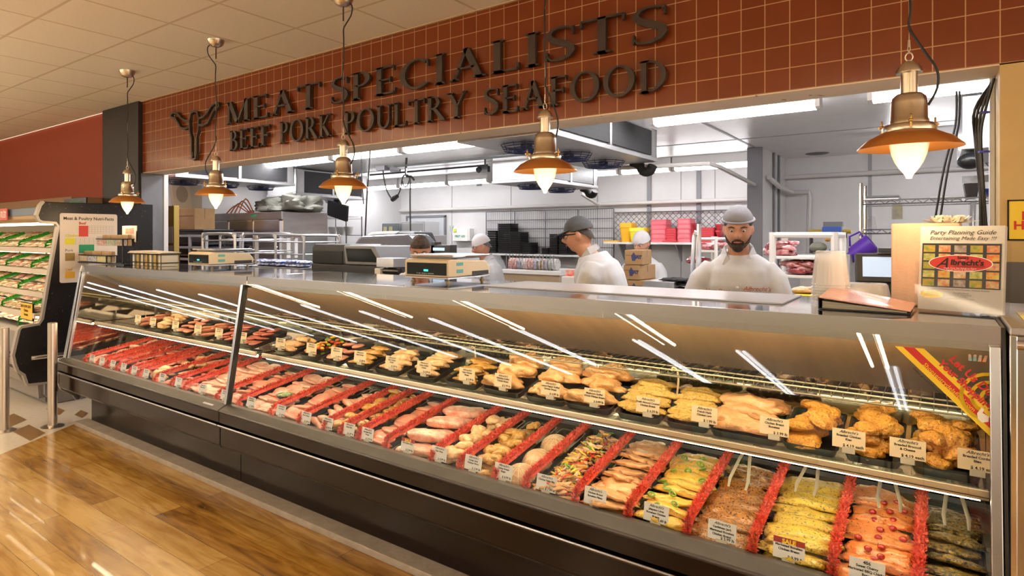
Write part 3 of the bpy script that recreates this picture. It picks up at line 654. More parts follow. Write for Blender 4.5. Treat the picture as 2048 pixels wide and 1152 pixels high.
F = dict(
 herb=fm('dark_herb_marinade', (.30,.19,.022), (.16,.10,.014), (.04,.033,.006), .42, bump=.6),
 cherry=fm('cherry_marinade', (.72,.27,.075), (.60,.18,.04), (.12,.03,.01), .14),
 jerk=fm('green_herb_marinade', (.66,.46,.06), (.50,.34,.035), (.16,.15,.02), .27, bump=.6),
 brown=fm('brown_marinade', (.38,.15,.018), (.20,.072,.008), (.08,.03,.006), .30, rough=.2, bump=.6),
 yellow=fm('yellow_marinade', (.74,.50,.09), (.66,.39,.055), (.25,.22,.03), .16),
 plain=fm('plain_chicken', (.66,.36,.16), (.58,.29,.12), rough=.25),
 pale=fm('pale_chicken', (.66,.43,.22), (.56,.32,.15), rough=.25),
 golden=fm('golden_chicken', (.52,.29,.06), (.38,.18,.03), (.2,.12,.03), .12),
 roast=fm('turkey_roast', (.56,.36,.19), (.48,.28,.13), rough=.35),
 pork=fm('raw_pork', (.60,.24,.16), (.72,.40,.28), sc=30),
 chop=fm('pork_chop', (.62,.27,.18), (.52,.20,.13), sc=18),
 beef=fm('raw_beef', (.42,.09,.06), (.52,.17,.11), sc=30),
 fat=fm('marbled_meat', (.62,.20,.14), (.74,.50,.38), sc=26),
 bread=fm('orange_breading', (.72,.36,.055), (.62,.27,.03), (.45,.17,.02), .28, rough=.65, bump=.9, sss=0),
 bread2=fm('pale_breading', (.68,.45,.12), (.60,.37,.08), (.40,.25,.05), .28, rough=.65, bump=.9, sss=0),
 sausage=fm('sausage', (.50,.16,.08), (.58,.24,.14), sc=40),
 green=fm('green_pepper', (.10,.24,.02), (.16,.32,.03)), red=fm('red_pepper', (.55,.04,.02), (.62,.07,.02)), yel=fm('yellow_pepper', (.80,.48,.03), (.85,.58,.06)),
 stuff=fm('stuffed_chicken', (.68,.40,.17), (.56,.28,.09), (.30,.16,.05), .10),
 cherryfruit=fm('cherry_fruit', (.32,.008,.008), (.42,.02,.015), rough=.1),
 stew=fm('seasoned_cubes', (.42,.17,.03), (.30,.11,.02), (.1,.2,.02), .12))
def breast(nm, mt, n=3, L=.112, W=.058, H=.024): return [blob(nm, i+1, L, W*(1+.12*(i-1)), H, .24, 21, F[mt], .18, .4, .15, fine=.03) for i in range(n)]
LIB = {}
def lib(k):
    if k in LIB: return LIB[k]
    if k == 'chop': v = [blob('pork_chop', i+11, .075, .045, .016, .12, 15, F['chop'], .3, .7) for i in range(3)]
    elif k == 'steak': v = [blob('steak', i+21, .085, .05, .017, .16, 15, F['beef'], .15, .7) for i in range(3)]
    elif k == 'marble': v = [blob('steak', i+31, .085, .05, .018, .14, 14, F['fat'], .2, .7) for i in range(3)]
    elif k == 'slab': v = [blob('rib_slab', i+41, .122, .052, .030, .12, 14, F['fat'], .05, .8, boxy=.6, fine=.02) for i in range(3)]
    elif k == 'beefslab': v = [blob('beef_slab', i+45, .12, .046, .024, .14, 14, F['beef'], .05, .8, boxy=.65, fine=.02) for i in range(2)]
    elif k == 'chunk': v = [blob('chunk', i+51, .036, .030, .022, .22, 30, F['golden'], 0, .6) for i in range(4)]
    elif k == 'mush': v = [blob('chunk', i+55, .045, .034, .026, .2, 22, F['pale'], .2, .6) for i in range(4)]
    elif k == 'stew': v = [blob('cube', i+61, .024, .022, .018, .2, 30, F['stew'], 0, .8, sub=3) for i in range(4)]
    elif k == 'porkstrip': v = [blob('strip', i+65, .06, .022, .016, .2, 22, F['pork'], .1, .7, sub=3) for i in range(3)]
    elif k == 'browncut': v = [blob('cut', i+71, .06, .032, .020, .2, 25, F['brown'], .1, .6) for i in range(3)]
    elif k == 'yellowcut': v = [blob('cut', i+75, .06, .032, .020, .2, 25, F['golden'], .1, .6) for i in range(3)]
    elif k == 'kiev': v = [blob('breaded', i+81, .064, .048, .030, .20, 20, F['bread'], .12, .4, fine=.05) for i in range(3)]
    elif k == 'nugget': v = [blob('breaded', i+85, .052, .038, .026, .26, 24, F['bread'], .1, .5, fine=.06) for i in range(3)]
    elif k == 'almond': v = [blob('breaded', i+88, .10, .068, .024, .20, 17, F['bread2'], .15, .5, fine=.06) for i in range(3)]
    elif k == 'patty': v = [blob('patty', i+91, .055, .055, .013, .05, 12, F['beef'], 0, .9, fine=.04) for i in range(2)]
    elif k == 'ppatty': v = [blob('patty', i+94, .05, .05, .014, .06, 12, F['chop'], 0, .9, fine=.04) for i in range(2)]
    elif k == 'stuffed': v = [blob('stuffed_breast', i+97, .110, .072, .040, .30, 16, F['stuff'], .12, .4, .2, fine=.03) for i in range(3)]
    elif k == 'plainbig': v = breast('chicken_breast', 'plain', 3, .11, .052, .03)
    elif k == 'palebig': v = breast('chicken_breast', 'pale', 3, .085, .045, .026)
    elif k == 'goldbig': v = breast('chicken_breast', 'golden', 3, .085, .045, .022)
    elif k == 'link':
        v = []
        for i in range(3):
            mb = MB(); pts = [(-.08,0,.012),(-.07,.0,.014)]+[(-.06+.12*j/6,.010*sin(pi*j/6)*(i-.5),.014) for j in range(7)]+[(.07,0,.014),(.08,0,.012)]
            mb.tube(pts, [.003,.012]+[.0145]*7+[.012,.003], 12); v.append(mesh_of('sausage', mb, F['sausage'], True, 80))
    elif k == 'thin': v = [blob('thin_breast', i+101, .108, .070, .020, .28, 24, F['plain'], .12, .6, .1, fine=.03) for i in range(3)]
    else: v = breast('chicken_breast', k, 3)
    LIB[k] = v; return v
SL = .149
def dk(x, s, up=0.): return Vector((x, 2.25+s-up*SL, .479+s*SL+up))
TILT = math.atan(SL)
NM = dict(herb='chicken_breast', cherry='chicken_breast', jerk='chicken_breast', brown='chicken_breast', yellow='chicken_breast', thin='chicken_breast', plainbig='chicken_breast', palebig='chicken_breast', goldbig='chicken_breast',
 chop='pork_chop', steak='beef_steak', marble='marbled_steak', slab='rib_slab', beefslab='beef_slab', chunk='chicken_piece', mush='chicken_piece', stew='meat_cube', porkstrip='pork_strip', browncut='meat_cut', yellowcut='meat_cut', kiev='breaded_chicken', nugget='breaded_chicken', almond='breaded_chicken', patty='meat_patty', ppatty='meat_patty', stuffed='stuffed_chicken_breast', link='sausage_link', roast='netted_roast')
def item(k, loc, rot, label, group, sc=1.):
    v = lib(k); o = bpy.data.objects.new(NM.get(k, 'meat'), R.choice(v)); COL.objects.link(o)
    o.location = loc; o.rotation_euler = rot; o.scale = (sc*R.uniform(.93,1.07),)*2+(sc,)
    return tag(o, label, NM.get(k,'meat').replace('_',' '), group)
panm = M('black_tray_plastic', (.012,.012,.012), rough=.28)
PANS = {}
def pan(w_, d_, h_=.035, loc=(0,0,0), tilt=0., label='', group='black display pans', mat=None, rz=0.):
    key = (round(w_,3), round(d_,3), h_, (mat or panm).name)
    if key not in PANS:
        mb = MB(); r = min(.018, w_/5); rings = []
        for (i, z) in ((.010,0),(.002,h_*.9),(-.002,h_),(.003,h_),(.007,h_*.9),(.014,.004)):
            rings.append([(x, y, z) for x, y in rr(-w_/2+i, w_/2-i, i, d_-i, r, 4)])
        mb.rings(rings); PANS[key] = mesh_of('pan', mb, mat or panm, True, 30)
    o = bpy.data.objects.new('display_pan', PANS[key]); COL.objects.link(o); o.location = loc; o.rotation_euler = (tilt, 0, rz)
    return tag(o, label, 'tray', group)
# red plastic divider with leafy fringe
fringe = M('red_plastic_fringe', (.95,.20,.13), (.55,.045,.03), rough=.5, scale=110, spec=.35)
def fringe_mesh(n, seed, length=.62):
    rr_ = random.Random(seed); mb = MB(); path = [(-.018,-.035),(-.022,-.012),(-.012,.022),(.0,.058),(.030,.074)]+[(.03+(length-.03)*k/8,.074) for k in range(1,9)]
    seg = []; 
    for i in range(len(path)-1):
        a, b = path[i], path[i+1]; seg.append(math.hypot(b[0]-a[0], b[1]-a[1]))
    tot = sum(seg)
    for i in range(len(path)-1):
        a, b = path[i], path[i+1]; mb.add([(-.009,a[0],a[1]),(.009,a[0],a[1]),(.009,b[0],b[1]),(-.009,b[0],b[1]),(-.009,a[0]+.02*(i<4),a[1]-.02*(i>=4)),(.009,a[0]+.02*(i<4),a[1]-.02*(i>=4)),(.009,b[0]+.02*(i<3),b[1]-.02),(-.009,b[0]+.02*(i<3),b[1]-.02)],
            [(0,1,2,3),(7,6,5,4),(0,3,7,4),(1,5,6,2),(0,4,5,1),(3,2,6,7)])
    for _ in range(n):
        t = rr_.random()*tot; i = 0
        while i < len(seg)-1 and t > seg[i]: t -= seg[i]; i += 1
        a, b = path[i], path[i+1]; k = t/seg[i]; y, z = a[0]+(b[0]-a[0])*k, a[1]+(b[1]-a[1])*k
        nrm = Vector((0,-(b[1]-a[1]),(b[0]-a[0]))).normalized(); ang = rr_.uniform(-1.25,1.25)
        dr = (nrm*cos(ang)+Vector((sin(ang),0,0))+Vector((0,rr_.uniform(-.5,.5),rr_.uniform(-.2,.3)))).normalized(); ln = rr_.uniform(.012,.021)
        p = Vector((rr_.uniform(-.009,.009), y, z)); sd = dr.cross(Vector((rr_.random(),rr_.random(),rr_.random()))).normalized()*rr_.uniform(.0022,.0045)
        mb.add([p-sd, p+sd, p+dr*ln*.55+sd*1.1, p+dr*ln, p+dr*ln*.55-sd*1.1], [(0,1,2,3,4)])
    me = bpy.data.meshes.new('fringe'); me.from_pydata([tuple(v) for v in mb.v], [], mb.f); me.materials.append(fringe); return me
FR = [fringe_mesh(2600, 1), fringe_mesh(2600, 2)]; FRL = [fringe_mesh(900, 3)]
# price tags
tagw = M('price_card', (.70,.72,.74), rough=.45); tagc = M('warm_price_card', (.82,.68,.46), rough=.5); clipm = M('clear_clip', (.65,.62,.52), rough=.2, alpha=.8)
tagred = M('sale_red', (.30,.012,.012), rough=.5); 
def pricetag(loc, lines, price, tilt=-.25, w_=.088, h_=.060, warm=False, sale=False, yaw=0., where='', nm=''):
    t = thing('price_tag', None, 'price tag', loc, 'price tags in the meat counter'); t.rotation_euler = (tilt, 0, yaw)
    t['label'] = ('%s price tag for %s, %s' % ('red-topped SALE' if sale else 'white', nm, where))
    obj('card', MB().box(-w_/2,w_/2,-.0006,.0006,0,h_), tagc if warm else tagw, t, local=True)
    mt = lambda x, z: Matrix.Translation((x,-.0014,z)) @ Matrix.Rotation(pi/2,4,'X')
    mb = MB(); top = h_-.013
    if not sale:
        if nm.startswith('sweet cherry'): addtext(mb, '406', mt(0,h_-.013), .013, bold=.0004)
        else: addtext(mb, "Albrecht's", mt(0,h_-.012), .0125, shear=.4, bold=.0002)
    else: top = h_-.016
    for i, l in enumerate(lines): addtext(mb, l, mt(0,top-.0115*(i+1)+(.001 if not sale else .003)), .0098, bold=.00035)
    addtext(mb, price, mt(w_/2-.004,.005), .0125, align='RIGHT', bold=.0003)
    obj('print', mb, ink, t, local=True)
    if sale:
        obj('sale_band', MB().box(-w_/2,w_/2,-.0012,-.0006,h_-.016,h_+.002), tagred, t, local=True)
        m2 = MB(); addtext(m2, 'SALE', Matrix.Translation((0,-.0018,h_-.0145)) @ Matrix.Rotation(pi/2,4,'X'), .0185, bold=.0009); obj('print', m2, yell, t, local=True)
    obj('clip', MB().box(-.018,.018,-.004,.004,-.014,.004).box(-.018,.018,-.002,.02,-.016,-.012), clipm, t, local=True)
    return t
# ------------------------------------------------ lower deck: pans from right to left
LOW = [ # x0, x1, kind, tag px,py, lines, price, sale, description
 (-.035,.118,'herb',None,None,'','dark herb-marinated chicken breast'),
 (-.245,-.050,'cherry',-.165,['Sweet Cherry','Marinated BBQ Chicken','Breast'],'$ 5.99 lb','sweet cherry marinated chicken breast'),
 (-.470,-.262,'jerk',-.373,['Marinated Boneless','Chicken Breast'],'$ 3.99 lb','green herb-marinated chicken breast'),
 (-.680,-.485,'brown',-.575,['Caribbean Jerk','Marinated Boneless','Chicken Breast'],'$ 5.99 lb','brown jerk-marinated chicken breast'),
 (-.890,-.698,'yellow',-.80,['Jalapeno Lime','Boneless Chicken','Breast'],'$ 5.49 lb','yellow jalapeno-marinated chicken breast'),
 (-1.105,-.912,'thin',-1.036,['Chicken Breast','Boneless Fillets'],'$ 4.49 lb','plain thin-cut chicken breast'),
 (-1.325,-1.130,'fajita',-1.248,['Chicken Fajita Mix'],'$ 7.99 lb','chicken fajita mix'),
 (-1.480,-1.350,'roast',-1.455,['Turkey Breast','Roast'],'$ 4.99 lb','netted turkey roast'),
 (-1.670,-1.505,'chunk',-1.613,['Honey Lime','Chicken Wings'],'$ 3.99 lb','golden marinated chicken piece'),
 (-1.83,-1.69,'mush',-1.806,['Beer Brats'],'$ 4.99 lb','pale cream-coloured chicken piece'),
 (-2.12,-1.86,'slab',-2.0,['Pork Spare Ribs'],'$ 2.99 lb','big pink rib slab'),
 (-2.315,-2.155,'chop',-2.271,['Boneless Pork','Chops'],'$ 3.99 lb','pink boneless pork chop'),
 (-2.445,-2.345,'stew',-2.406,['Kabob Mix'],'$ 6.99 lb','seasoned meat cube'),
 (-2.575,-2.475,'yellowcut',-2.573,['Marinated Pork'],'$ 4.99 lb','golden marinated meat cut'),
 (-2.78,-2.61,'porkstrip',-2.751,['Pork Tenders'],'$ 4.49 lb','pale pink pork strip'),
 (-3.04,-2.82,'chop',-2.972,['Loin Chops'],'$ 3.49 lb','rosy loin chop'),
 (-3.36,-3.08,'marble',-3.262,['Country Ribs'],'$ 2.99 lb','marbled pink rib slice'),
 (-3.60,-3.44,'chop',-3.54,['Center Chops'],'$ 4.29 lb','centre-cut pork chop'),
 (-4.0,-3.64,'marble',-3.797,['Ribeye Steak'],'$ 9.99 lb','marbled steak'),
 (-4.17,-4.02,'steak',-4.10,['Sirloin'],'$ 7.99 lb','red sirloin steak'),
 (-4.39,-4.20,'beefslab',-4.32,['Flank Steak'],'$ 8.99 lb','long red flank steak'),
 (-4.64,-4.42,'palebig',-4.55,['Tenderloin'],'$ 9.99 lb','pale meat fillet'),
 (-4.78,-4.67,'steak',-4.73,['Round Steak'],'$ 5.99 lb','red round steak'),
 (-4.99,-4.81,'beefslab',-4.90,['Brisket'],'$ 6.99 lb','deep red brisket piece'),
 (-5.18,-5.02,'steak',-5.08,['Chuck Roast'],'$ 4.99 lb','red chuck steak'),
 (-5.32,-5.21,'steak',-5.27,['Cube Steak'],'$ 5.49 lb','small red cube steak'),
 (-5.55,-5.35,'marble',-5.45,['Stew Meat'],'$ 5.29 lb','marbled stew steak'),
]
DIV = [-.0425,-.254,-.478,-.689,-.901,-1.117,-1.34,-1.493,-1.68,-1.845,-2.137,-2.33,-2.46,-2.592,-2.80,-3.06,-3.375,-3.62,-4.01,-4.185,-4.405,-4.655,-4.795,-5.005,-5.195,-5.335,-5.57]
for i, x in enumerate(DIV):
    me = FR[i%2] if x > -2.9 else FRL[0]
    o = bpy.data.objects.new('fringe_divider', me); COL.objects.link(o); o.location = dk(x, .015, .016); o.rotation_euler = (TILT,0,0)
    right = LOW[i][6]; left = LOW[i+1][6] if i+1 < len(LOW) else 'empty end of the deck'
    tag(o, 'red leafy divider left of the pan of %s' % right, 'divider', 'red fringed dividers in the meat counter')
def mixpile(x0, x1, s0, s1, base, up):
    mb = MB(); rg = random.Random(5); mt = [F['red'],F['green'],F['yel'],F['pale'],F['golden'],M('purple_onion', (.35,.08,.18), (.6,.4,.45), rough=.4, scale=60)]
    for k in range(430):
        x = rg.uniform(x0,x1); s_ = rg.uniform(s0,s1); cxn = (x-(x0+x1)/2)/((x1-x0)/2); h_ = up*(1-.7*cxn*cxn)*rg.uniform(.55,1.)
        p = dk(x, s_, base+h_); a = rg.uniform(0,pi); L_ = rg.uniform(.014,.032); mb.m = rg.choice((0,1,2,2,3,3,4,5,3)) 
        dr = Vector((cos(a),sin(a),rg.uniform(-.3,.35)))*L_; bd = Vector((-sin(a),cos(a),.3))*rg.uniform(-.007,.007)
        mb.tube([p-dr, p-dr*.3+bd, p+dr*.4+bd, p+dr], [.002,.0045,.0045,.002] if mb.m < 3 or mb.m == 5 else [.003,.008,.008,.003], 6)
    return mb, mt
for i, (x0, x1, k, tx, lines, price, desc) in enumerate(LOW):
    w_ = x1-x0; xc = (x0+x1)/2; up = .006; near = x0 > -1.9
    pos = 'rightmost lower' if i == 0 else 'lower'
    pan(w_, .60, .034, dk(xc, .004, .002), TILT, 'black pan of %ss on the lower deck' % desc, 'pans on the lower deck')
    grp = desc+'s on the lower deck'; lab = desc+' in its lower-deck pan'
    if k == 'fajita':
        mb, mt = mixpile(x0+.015, x1-.015, .02, .56, .01, .075)
        obj('fajita_mix', mb, mt, None, 'heap of chicken strips with red, green and yellow pepper in a lower pan', 'food', kind='stuff', smooth=True); 
    elif k == 'roast':
        for n_, s_ in enumerate((.085,.235,.40)):
            me = blob('roast', 200+n_, .064, .078, .052, .05, 10, F['roast'], 0, .6); o = bpy.data.objects.new('netted_roast', me); COL.objects.link(o)
            o.location = dk(xc, s_, up); o.rotation_euler = (TILT,0,.1*n_)
            tag(o, ('front','middle','rear')[n_]+' turkey roast tied in string netting in the lower deck', 'roast', 'netted turkey roasts')
            nm_ = MB(); zc_ = .030
            for a in range(6): nm_.tube([(.066*cos(t)*cos(a*pi/6), .080*cos(t)*sin(a*pi/6)*1., zc_+.0385*abs(sin(t))*1.35) for t in [pi*q/18 for q in range(19)]], .0014, 4)
            for yy in (-.055,-.033,-.011,.011,.033,.055):
                q_ = math.sqrt(max(0,1-(yy/.08)**2)); nm_.tube([(.066*q_*cos(t), yy, zc_+.052*q_*sin(t)*1.02) for t in [pi*q/14 for q in range(15)]], .0014, 4)
            obj('netting', nm_, M('white_string', (.7,.55,.38), rough=.8), o, local=True)
    elif k in ('herb','cherry','jerk','brown','yellow','thin'):
        n_ = 9
        for j in range(n_):
            s_ = .04+.50*j/(n_-1); dz = up+.020+.012*sin(pi*j/(n_-1))+.004*(j%2)
            item(k, dk(xc+R.uniform(-.008,.008), s_+.012, dz), (TILT-.45, R.uniform(-.06,.06), R.choice((0,pi))+R.uniform(-.16,.16)), lab, grp, (w_-.005)/.205)
        for j in range(4): item(k, dk(xc+R.uniform(-.01,.01), .09+.14*j, up), (TILT, 0, R.uniform(-.2,.2)), lab, grp, (w_-.02)/.205)
    elif k in ('slab','beefslab'):
        big = w_ > .2
        L_ = [(.07,.01,.3),(.15,.05,.25),(.23,.015,.2),(.31,.055,.3),(.39,.02,.2),(.46,.05,.35),(.53,.015,.3)] if big else [(.08,.015,1.3),(.20,.04,1.45),(.32,.02,1.4),(.44,.045,1.35),(.52,.015,1.5)]
        for s_, u_, a_ in L_: item(k, dk(xc, s_, up+u_), (TILT, 0, a_+R.uniform(-.1,.1)), lab, grp, .85 if big else .62)
    elif k in ('chop','marble','steak'):
        n_ = 11 if k != 'marble' else 12; cols = 2 if w_ > .24 else 1; sc = min(1.2, w_/cols/.148)
        for c_ in range(cols):
            for j in range(n_):
                xx = xc+(c_-(cols-1)/2)*w_/cols*.9
                item(k, dk(xx+R.uniform(-.01,.01), .05+.48*j/(n_-1), up+.016+.010*(j%3)), (TILT-.5+R.uniform(-.15,.1), 0, R.uniform(-.35,.35)+(pi if j%2 else 0)), lab, grp, sc)
    else:
        n_ = {'chunk':46,'mush':32,'stew':52,'yellowcut':20,'porkstrip':26,'palebig':11}[k]; sc = 1 if k != 'palebig' else 1.05
        for j in range(n_):
            xx = xc+R.uniform(-1,1)*max(0,w_/2-.035); s_ = .05+.49*(j+.5)/n_ if k in('yellowcut','porkstrip','palebig') else R.uniform(.04,.55)
            u_ = up+R.uniform(.005,.060) if k not in ('porkstrip','palebig') else up+.010+.014*(j%3)
            item(k, dk(xx, s_, u_), (TILT+R.uniform(-.3,.3),R.uniform(-.3,.3),R.uniform(0,6.28) if k not in('porkstrip','palebig') else R.uniform(-.4,.4)), lab, grp, sc)
    if tx is not None:
        sale = k in ('jerk','slab')
        pricetag(at(0,0,y=2.25) if 0 else Vector((tx, 2.252, .535)), lines, price, -.22, .090 if near else .082, .062 if near else .060, False, sale, 0, 'on the lower deck', desc)
# cherries and jalapeno slices lying on the meat
for j in range(16):
    a = dk(-.148+R.uniform(-.06,.065), .10+.026*j, .078); o = obj('cherry', MB().ell((0,0,0), .0115,.0115,.009,12,8), F['cherryfruit'], None, 'dark red cherry lying on the cherry-marinated chicken', 'cherry', 'cherries on the marinated chicken', smooth=True, local=True); o.location = a
jal = MB()
for k in range(14): jal.tube([(.013*cos(2*pi*q/12),.011*sin(2*pi*q/12),.002) for q in range(13)], .0034, 5) if k == 0 else None
jal.tube([(.004,-.008,.002),(-.003,.008,.002)], .002, 4)
jm = mesh_of('jalapeno', jal, F['green'], True)
for j in range(15):
    o = bpy.data.objects.new('jalapeno_slice', jm); COL.objects.link(o); o.location = dk(-.794+R.uniform(-.07,.07), .08+.03*j, .074+R.uniform(0,.012)); o.rotation_euler = (R.uniform(-.5,.5),R.uniform(-.5,.5),R.uniform(0,3)); tag(o, 'green jalapeno ring scattered on the yellow marinated chicken', 'jalapeno slice', 'jalapeno rings')
for j in range(9):
    o = bpy.data.objects.new('pepper_ring', jm); COL.objects.link(o); o.location = dk(-2.395+R.uniform(-.04,.04), .05+.055*j, .052); o.rotation_euler = (R.uniform(-.5,.5),R.uniform(-.5,.5),0); tag(o, 'bright green pepper ring among the seasoned meat cubes', 'pepper slice', 'pepper rings in the kabob pan')
# green salad dish among the country ribs
t = thing('salad_dish', 'small round dish of dark green pesto beside the pink ribs', 'dish', dk(-3.13,.17,.07)); 
obj('bowl', MB().lathe([(.02,0),(.045,.012),(.055,.028),(.051,.028),(.04,.014),(.0,.012)], n=20), panm, t, smooth=True, local=True)
me = blob('pesto', 300, .046,.046,.02,.2,40,M('pesto_green', (.03,.09,.03), (.30,.36,.16), rough=.5, scale=90),0,.3); p = obj('pesto', me, None, t, local=True); p.location.z = .012
# steel tongs in the brown and green pans
def tongs(x, s_, up, yaw, label):
    t = thing('serving_tongs', label, 'tongs', dk(x,s_,up)); t.rotation_euler = (TILT+.15,0,yaw)
    for sg in (-1,1):
        obj('arm', MB().tube([(sg*.004,.22,.05),(sg*.018,.12,.045),(sg*.032,.02,.02),(sg*.030,-.02,.008)], [.006,.006,.006,.004], 6, flat=.4), M('tong_steel', (.62,.55,.42), rough=.35, metal=.5), t, local=True, smooth=True)
    obj('hinge', MB().cyl((0,.22,.042),(0,.22,.058),.009,n=10), chrome, t, local=True)
tongs(-.595,.33,.085,0,'steel tongs resting open on the brown jerk chicken')
tongs(-.38,.40,.085,-.1,'steel tongs resting behind the green herb-marinated chicken')
tongs(-.13,.42,.085,.1,'steel tongs resting behind the cherry chicken')
tongs(.05,.40,.085,.05,'steel tongs resting on the dark herb chicken')
# ------------------------------------------------ shelf goods
def sh(x, d=0., u=0.): return Vector((x, 2.452+d, .818+u))
SHF = [ # x, width, kind, n, lines, price, desc
 (.020,.175,'nugget',20,['Breaded Cordon','Bleu'],'$ 4.19 each','breaded cordon bleu chicken'),
 (-.165,.160,'nugget',18,['Breaded Broccoli','& Cheese'],'$ 4.19 each','breaded broccoli cheese chicken'),
 (-.345,.170,'kiev',10,['Breaded Chicken','Kiev'],'$ 4.19 each','breaded chicken kiev'),
 (-.555,.235,'plainbig',7,['Chicken Breast','Boneless'],'$ 3.99 lb','big boneless chicken breast'),
 (-.755,.165,'almond',6,['French Herb','Chicken Legs'],'$ 1.99 lb','pale breaded cutlet'),
 (-.945,.185,'almond',7,['Fresh Almond Crusted','Chicken Breast'],'$ 6.29 lb','almond-crusted chicken breast'),
 (-1.165,.21,'stuffed',3,['Mushroom Stuffed','Whole Chicken Breast'],'$ 5.99 lb','mushroom stuffed chicken breast'),
 (-1.370,.20,'stuffed',3,['Lemon Pepper Stuffed','Chicken Breast'],'$ 6.99 lb','lemon pepper stuffed chicken breast'),
 (-1.600,.21,'stuffed',3,['Wild Rice Stuffed','Chicken Breast'],'$ 5.99 lb','wild rice stuffed chicken breast'),
 (-1.835,.19,'goldbig',6,['Cajun Chicken','Breast'],'$ 5.99 lb','golden cajun chicken breast'),
 (-2.09,.20,'palebig',6,['Scallop Stuffed','Chicken'],'$ 6.99 lb','pale scallop-stuffed chicken breast'),
 (-2.33,.19,'palebig',5,['Plain Chicken','Breast'],'$ 4.99 lb','pale plain chicken breast'),
 (-2.56,.18,'goldbig',5,['Apple Chicken'],'$ 5.49 lb','golden apple chicken breast'),
 (-2.77,.17,'ppatty',6,['Turkey Burger'],'$ 4.99 lb','pinkish turkey burger patty'),
 (-2.97,.17,'pepper',0,['Veggie Kabob'],'$ 5.99 lb','vegetable kabob mix'),
 (-3.21,.18,'palebig',4,['Chicken Kabob'],'$ 5.99 lb','pale chicken kabob piece'),
 (-3.62,.20,'patty',8,['Ground Chuck'],'$ 4.49 lb','red ground chuck patty'),
 (-3.90,.20,'patty',8,['Bacon Burger'],'$ 5.49 lb','red bacon burger patty'),
 (-4.17,.20,'link',9,['Italian Sausage'],'$ 4.99 lb','reddish italian sausage link'),
 (-4.46,.22,'ppatty',8,['Pork Burger'],'$ 3.99 lb','pale pork burger patty'),
 (-4.78,.22,'palebig',6,['Cheddar Chicken'],'$ 5.99 lb','cheddar-filled chicken breast'),
 (-5.05,.18,'link',9,['Brat Links'],'$ 4.49 lb','pink bratwurst link'),
]
for (x, w_, k, n_, lines, price, desc) in SHF:
    pan(w_, .30, .030, sh(x,0,.004), .20, 'black tray of %ss on the glass shelf' % desc, 'trays on the glass shelf')
    Q = lambda dx, s_, u_: sh(x+dx, s_*cos(.2), .010+s_*sin(.2)+u_)
    lab = desc+' in its tray on the glass shelf'; grp = desc+'s on the glass shelf'
    if k == 'pepper':
        mb = MB(); rg = random.Random(9)
        for j in range(60):
            p = Q(rg.uniform(-.07,.07), rg.uniform(.03,.27), rg.uniform(.01,.05)); mb.m = rg.choice((0,1,2,2,3)); mb.ell(p, .014, .012, .008, 8, 5)
        obj('kabob_mix', mb, [F['red'],F['green'],F['yel'],F['cherry']], None, 'heap of red, yellow and green pepper chunks in a shelf tray', 'food', kind='stuff', smooth=True)
    for j in range(n_):
        if k in ('nugget',): item(k, Q(R.uniform(-.5,.5)*(w_-.09), .05+.20*j/n_, .004+.030*(j%3)), (.2+R.uniform(-.3,.3),R.uniform(-.3,.3),R.uniform(0,6)), lab, grp)
        elif k == 'kiev': item(k, Q(R.uniform(-.5,.5)*(w_-.11), .06+.17*j/n_, .004+.028*(j%3)), (.2,R.uniform(-.2,.2),R.uniform(0,6)), lab, grp, 1.05)
        elif k == 'stuffed': item(k, Q(R.uniform(-.015,.015), .07+.085*j, .006+.022*j), (.0+.1*j,0,R.uniform(-.3,.3)+(pi if j==1 else 0)), lab, grp, w_/.225)
        elif k == 'almond': item(k, Q(R.uniform(-.012,.012), .06+.20*j/n_, .006+.006*j), (-.15,0,R.uniform(-.25,.25)+(pi if j%2 else 0)), lab, grp, (w_-.01)/.19)
        elif k == 'link': item(k, Q((j%3-1)*.05, .06+.075*(j//3), .006+.022*(j%2)), (.2,0,1.4+R.uniform(-.2,.2)), lab, grp, .9)
        elif k in ('patty','ppatty'): item(k, Q((-.045 if j%2 else .045)*w_/.2, .06+.20*(j//2)/max(1,n_//2), .006+.012*(j//2)), (-.15,0,R.uniform(0,6)), lab, grp, .85)
        else: item(k, Q(R.uniform(-.02,.02), .05+.20*j/n_, .006+.012*(j%3)+.01*j/n_), (-.1+R.uniform(-.1,.1),0,R.uniform(-.3,.3)+(pi if j%2 else 0)), lab, grp, (w_-.01)/.215)
TP = [1955,1815,1697,1548,1408,1295,1188,1100,1005,933,847,783,719,672,622,560,484,437,395,350,305,275]
for (x, w_, k, n_, lines, price, desc), px in zip(SHF, TP):
    xx = at(px, 850, y=2.437).x; pricetag(Vector((xx, 2.437, .872)), lines, price, -.12, .092, .060, True, False, 0, 'on the glass shelf', desc)
# packs behind the trays: green rolls, blue packs, white-striped packs
gp1 = M('green_wrapper', (.05,.42,.06), (.75,.80,.70), rough=.25, scale=38, stretch=(1,3,1)); bp1 = M('blue_wrapper', (.04,.12,.45), (.75,.78,.82), rough=.25, scale=40); wp1 = M('white_wrapper', (.78,.76,.74), (.35,.30,.45), rough=.25, scale=42)
def packs(px0, px1, n_, mt, label, grp, y=2.72, row=1):
    for j in range(n_):
        for r_ in range(row):
            x = at(px0+(px1-px0)*(j+.5)/n_, 780, y=y+.055*r_).x
            o = obj('sausage_pack', MB().ell((0,0,.02), .030,.055,.020,12,8), mt, None, label, 'sausage pack', grp, smooth=True, local=True)
            o.location = (x, y+.055*r_, .815+.024*(r_)); o.rotation_euler = (R.uniform(-.1,.1),0,R.uniform(-.3,.3)+.3)
packs(1262,1420,7,gp1,'green and white wrapped sausage pack behind the almond-crusted chicken','green packs right of centre on the shelf',2.74,2)
packs(850,968,7,gp1,'green and white wrapped sausage pack behind the scallop chicken','green packs left of centre on the shelf',2.72,2)
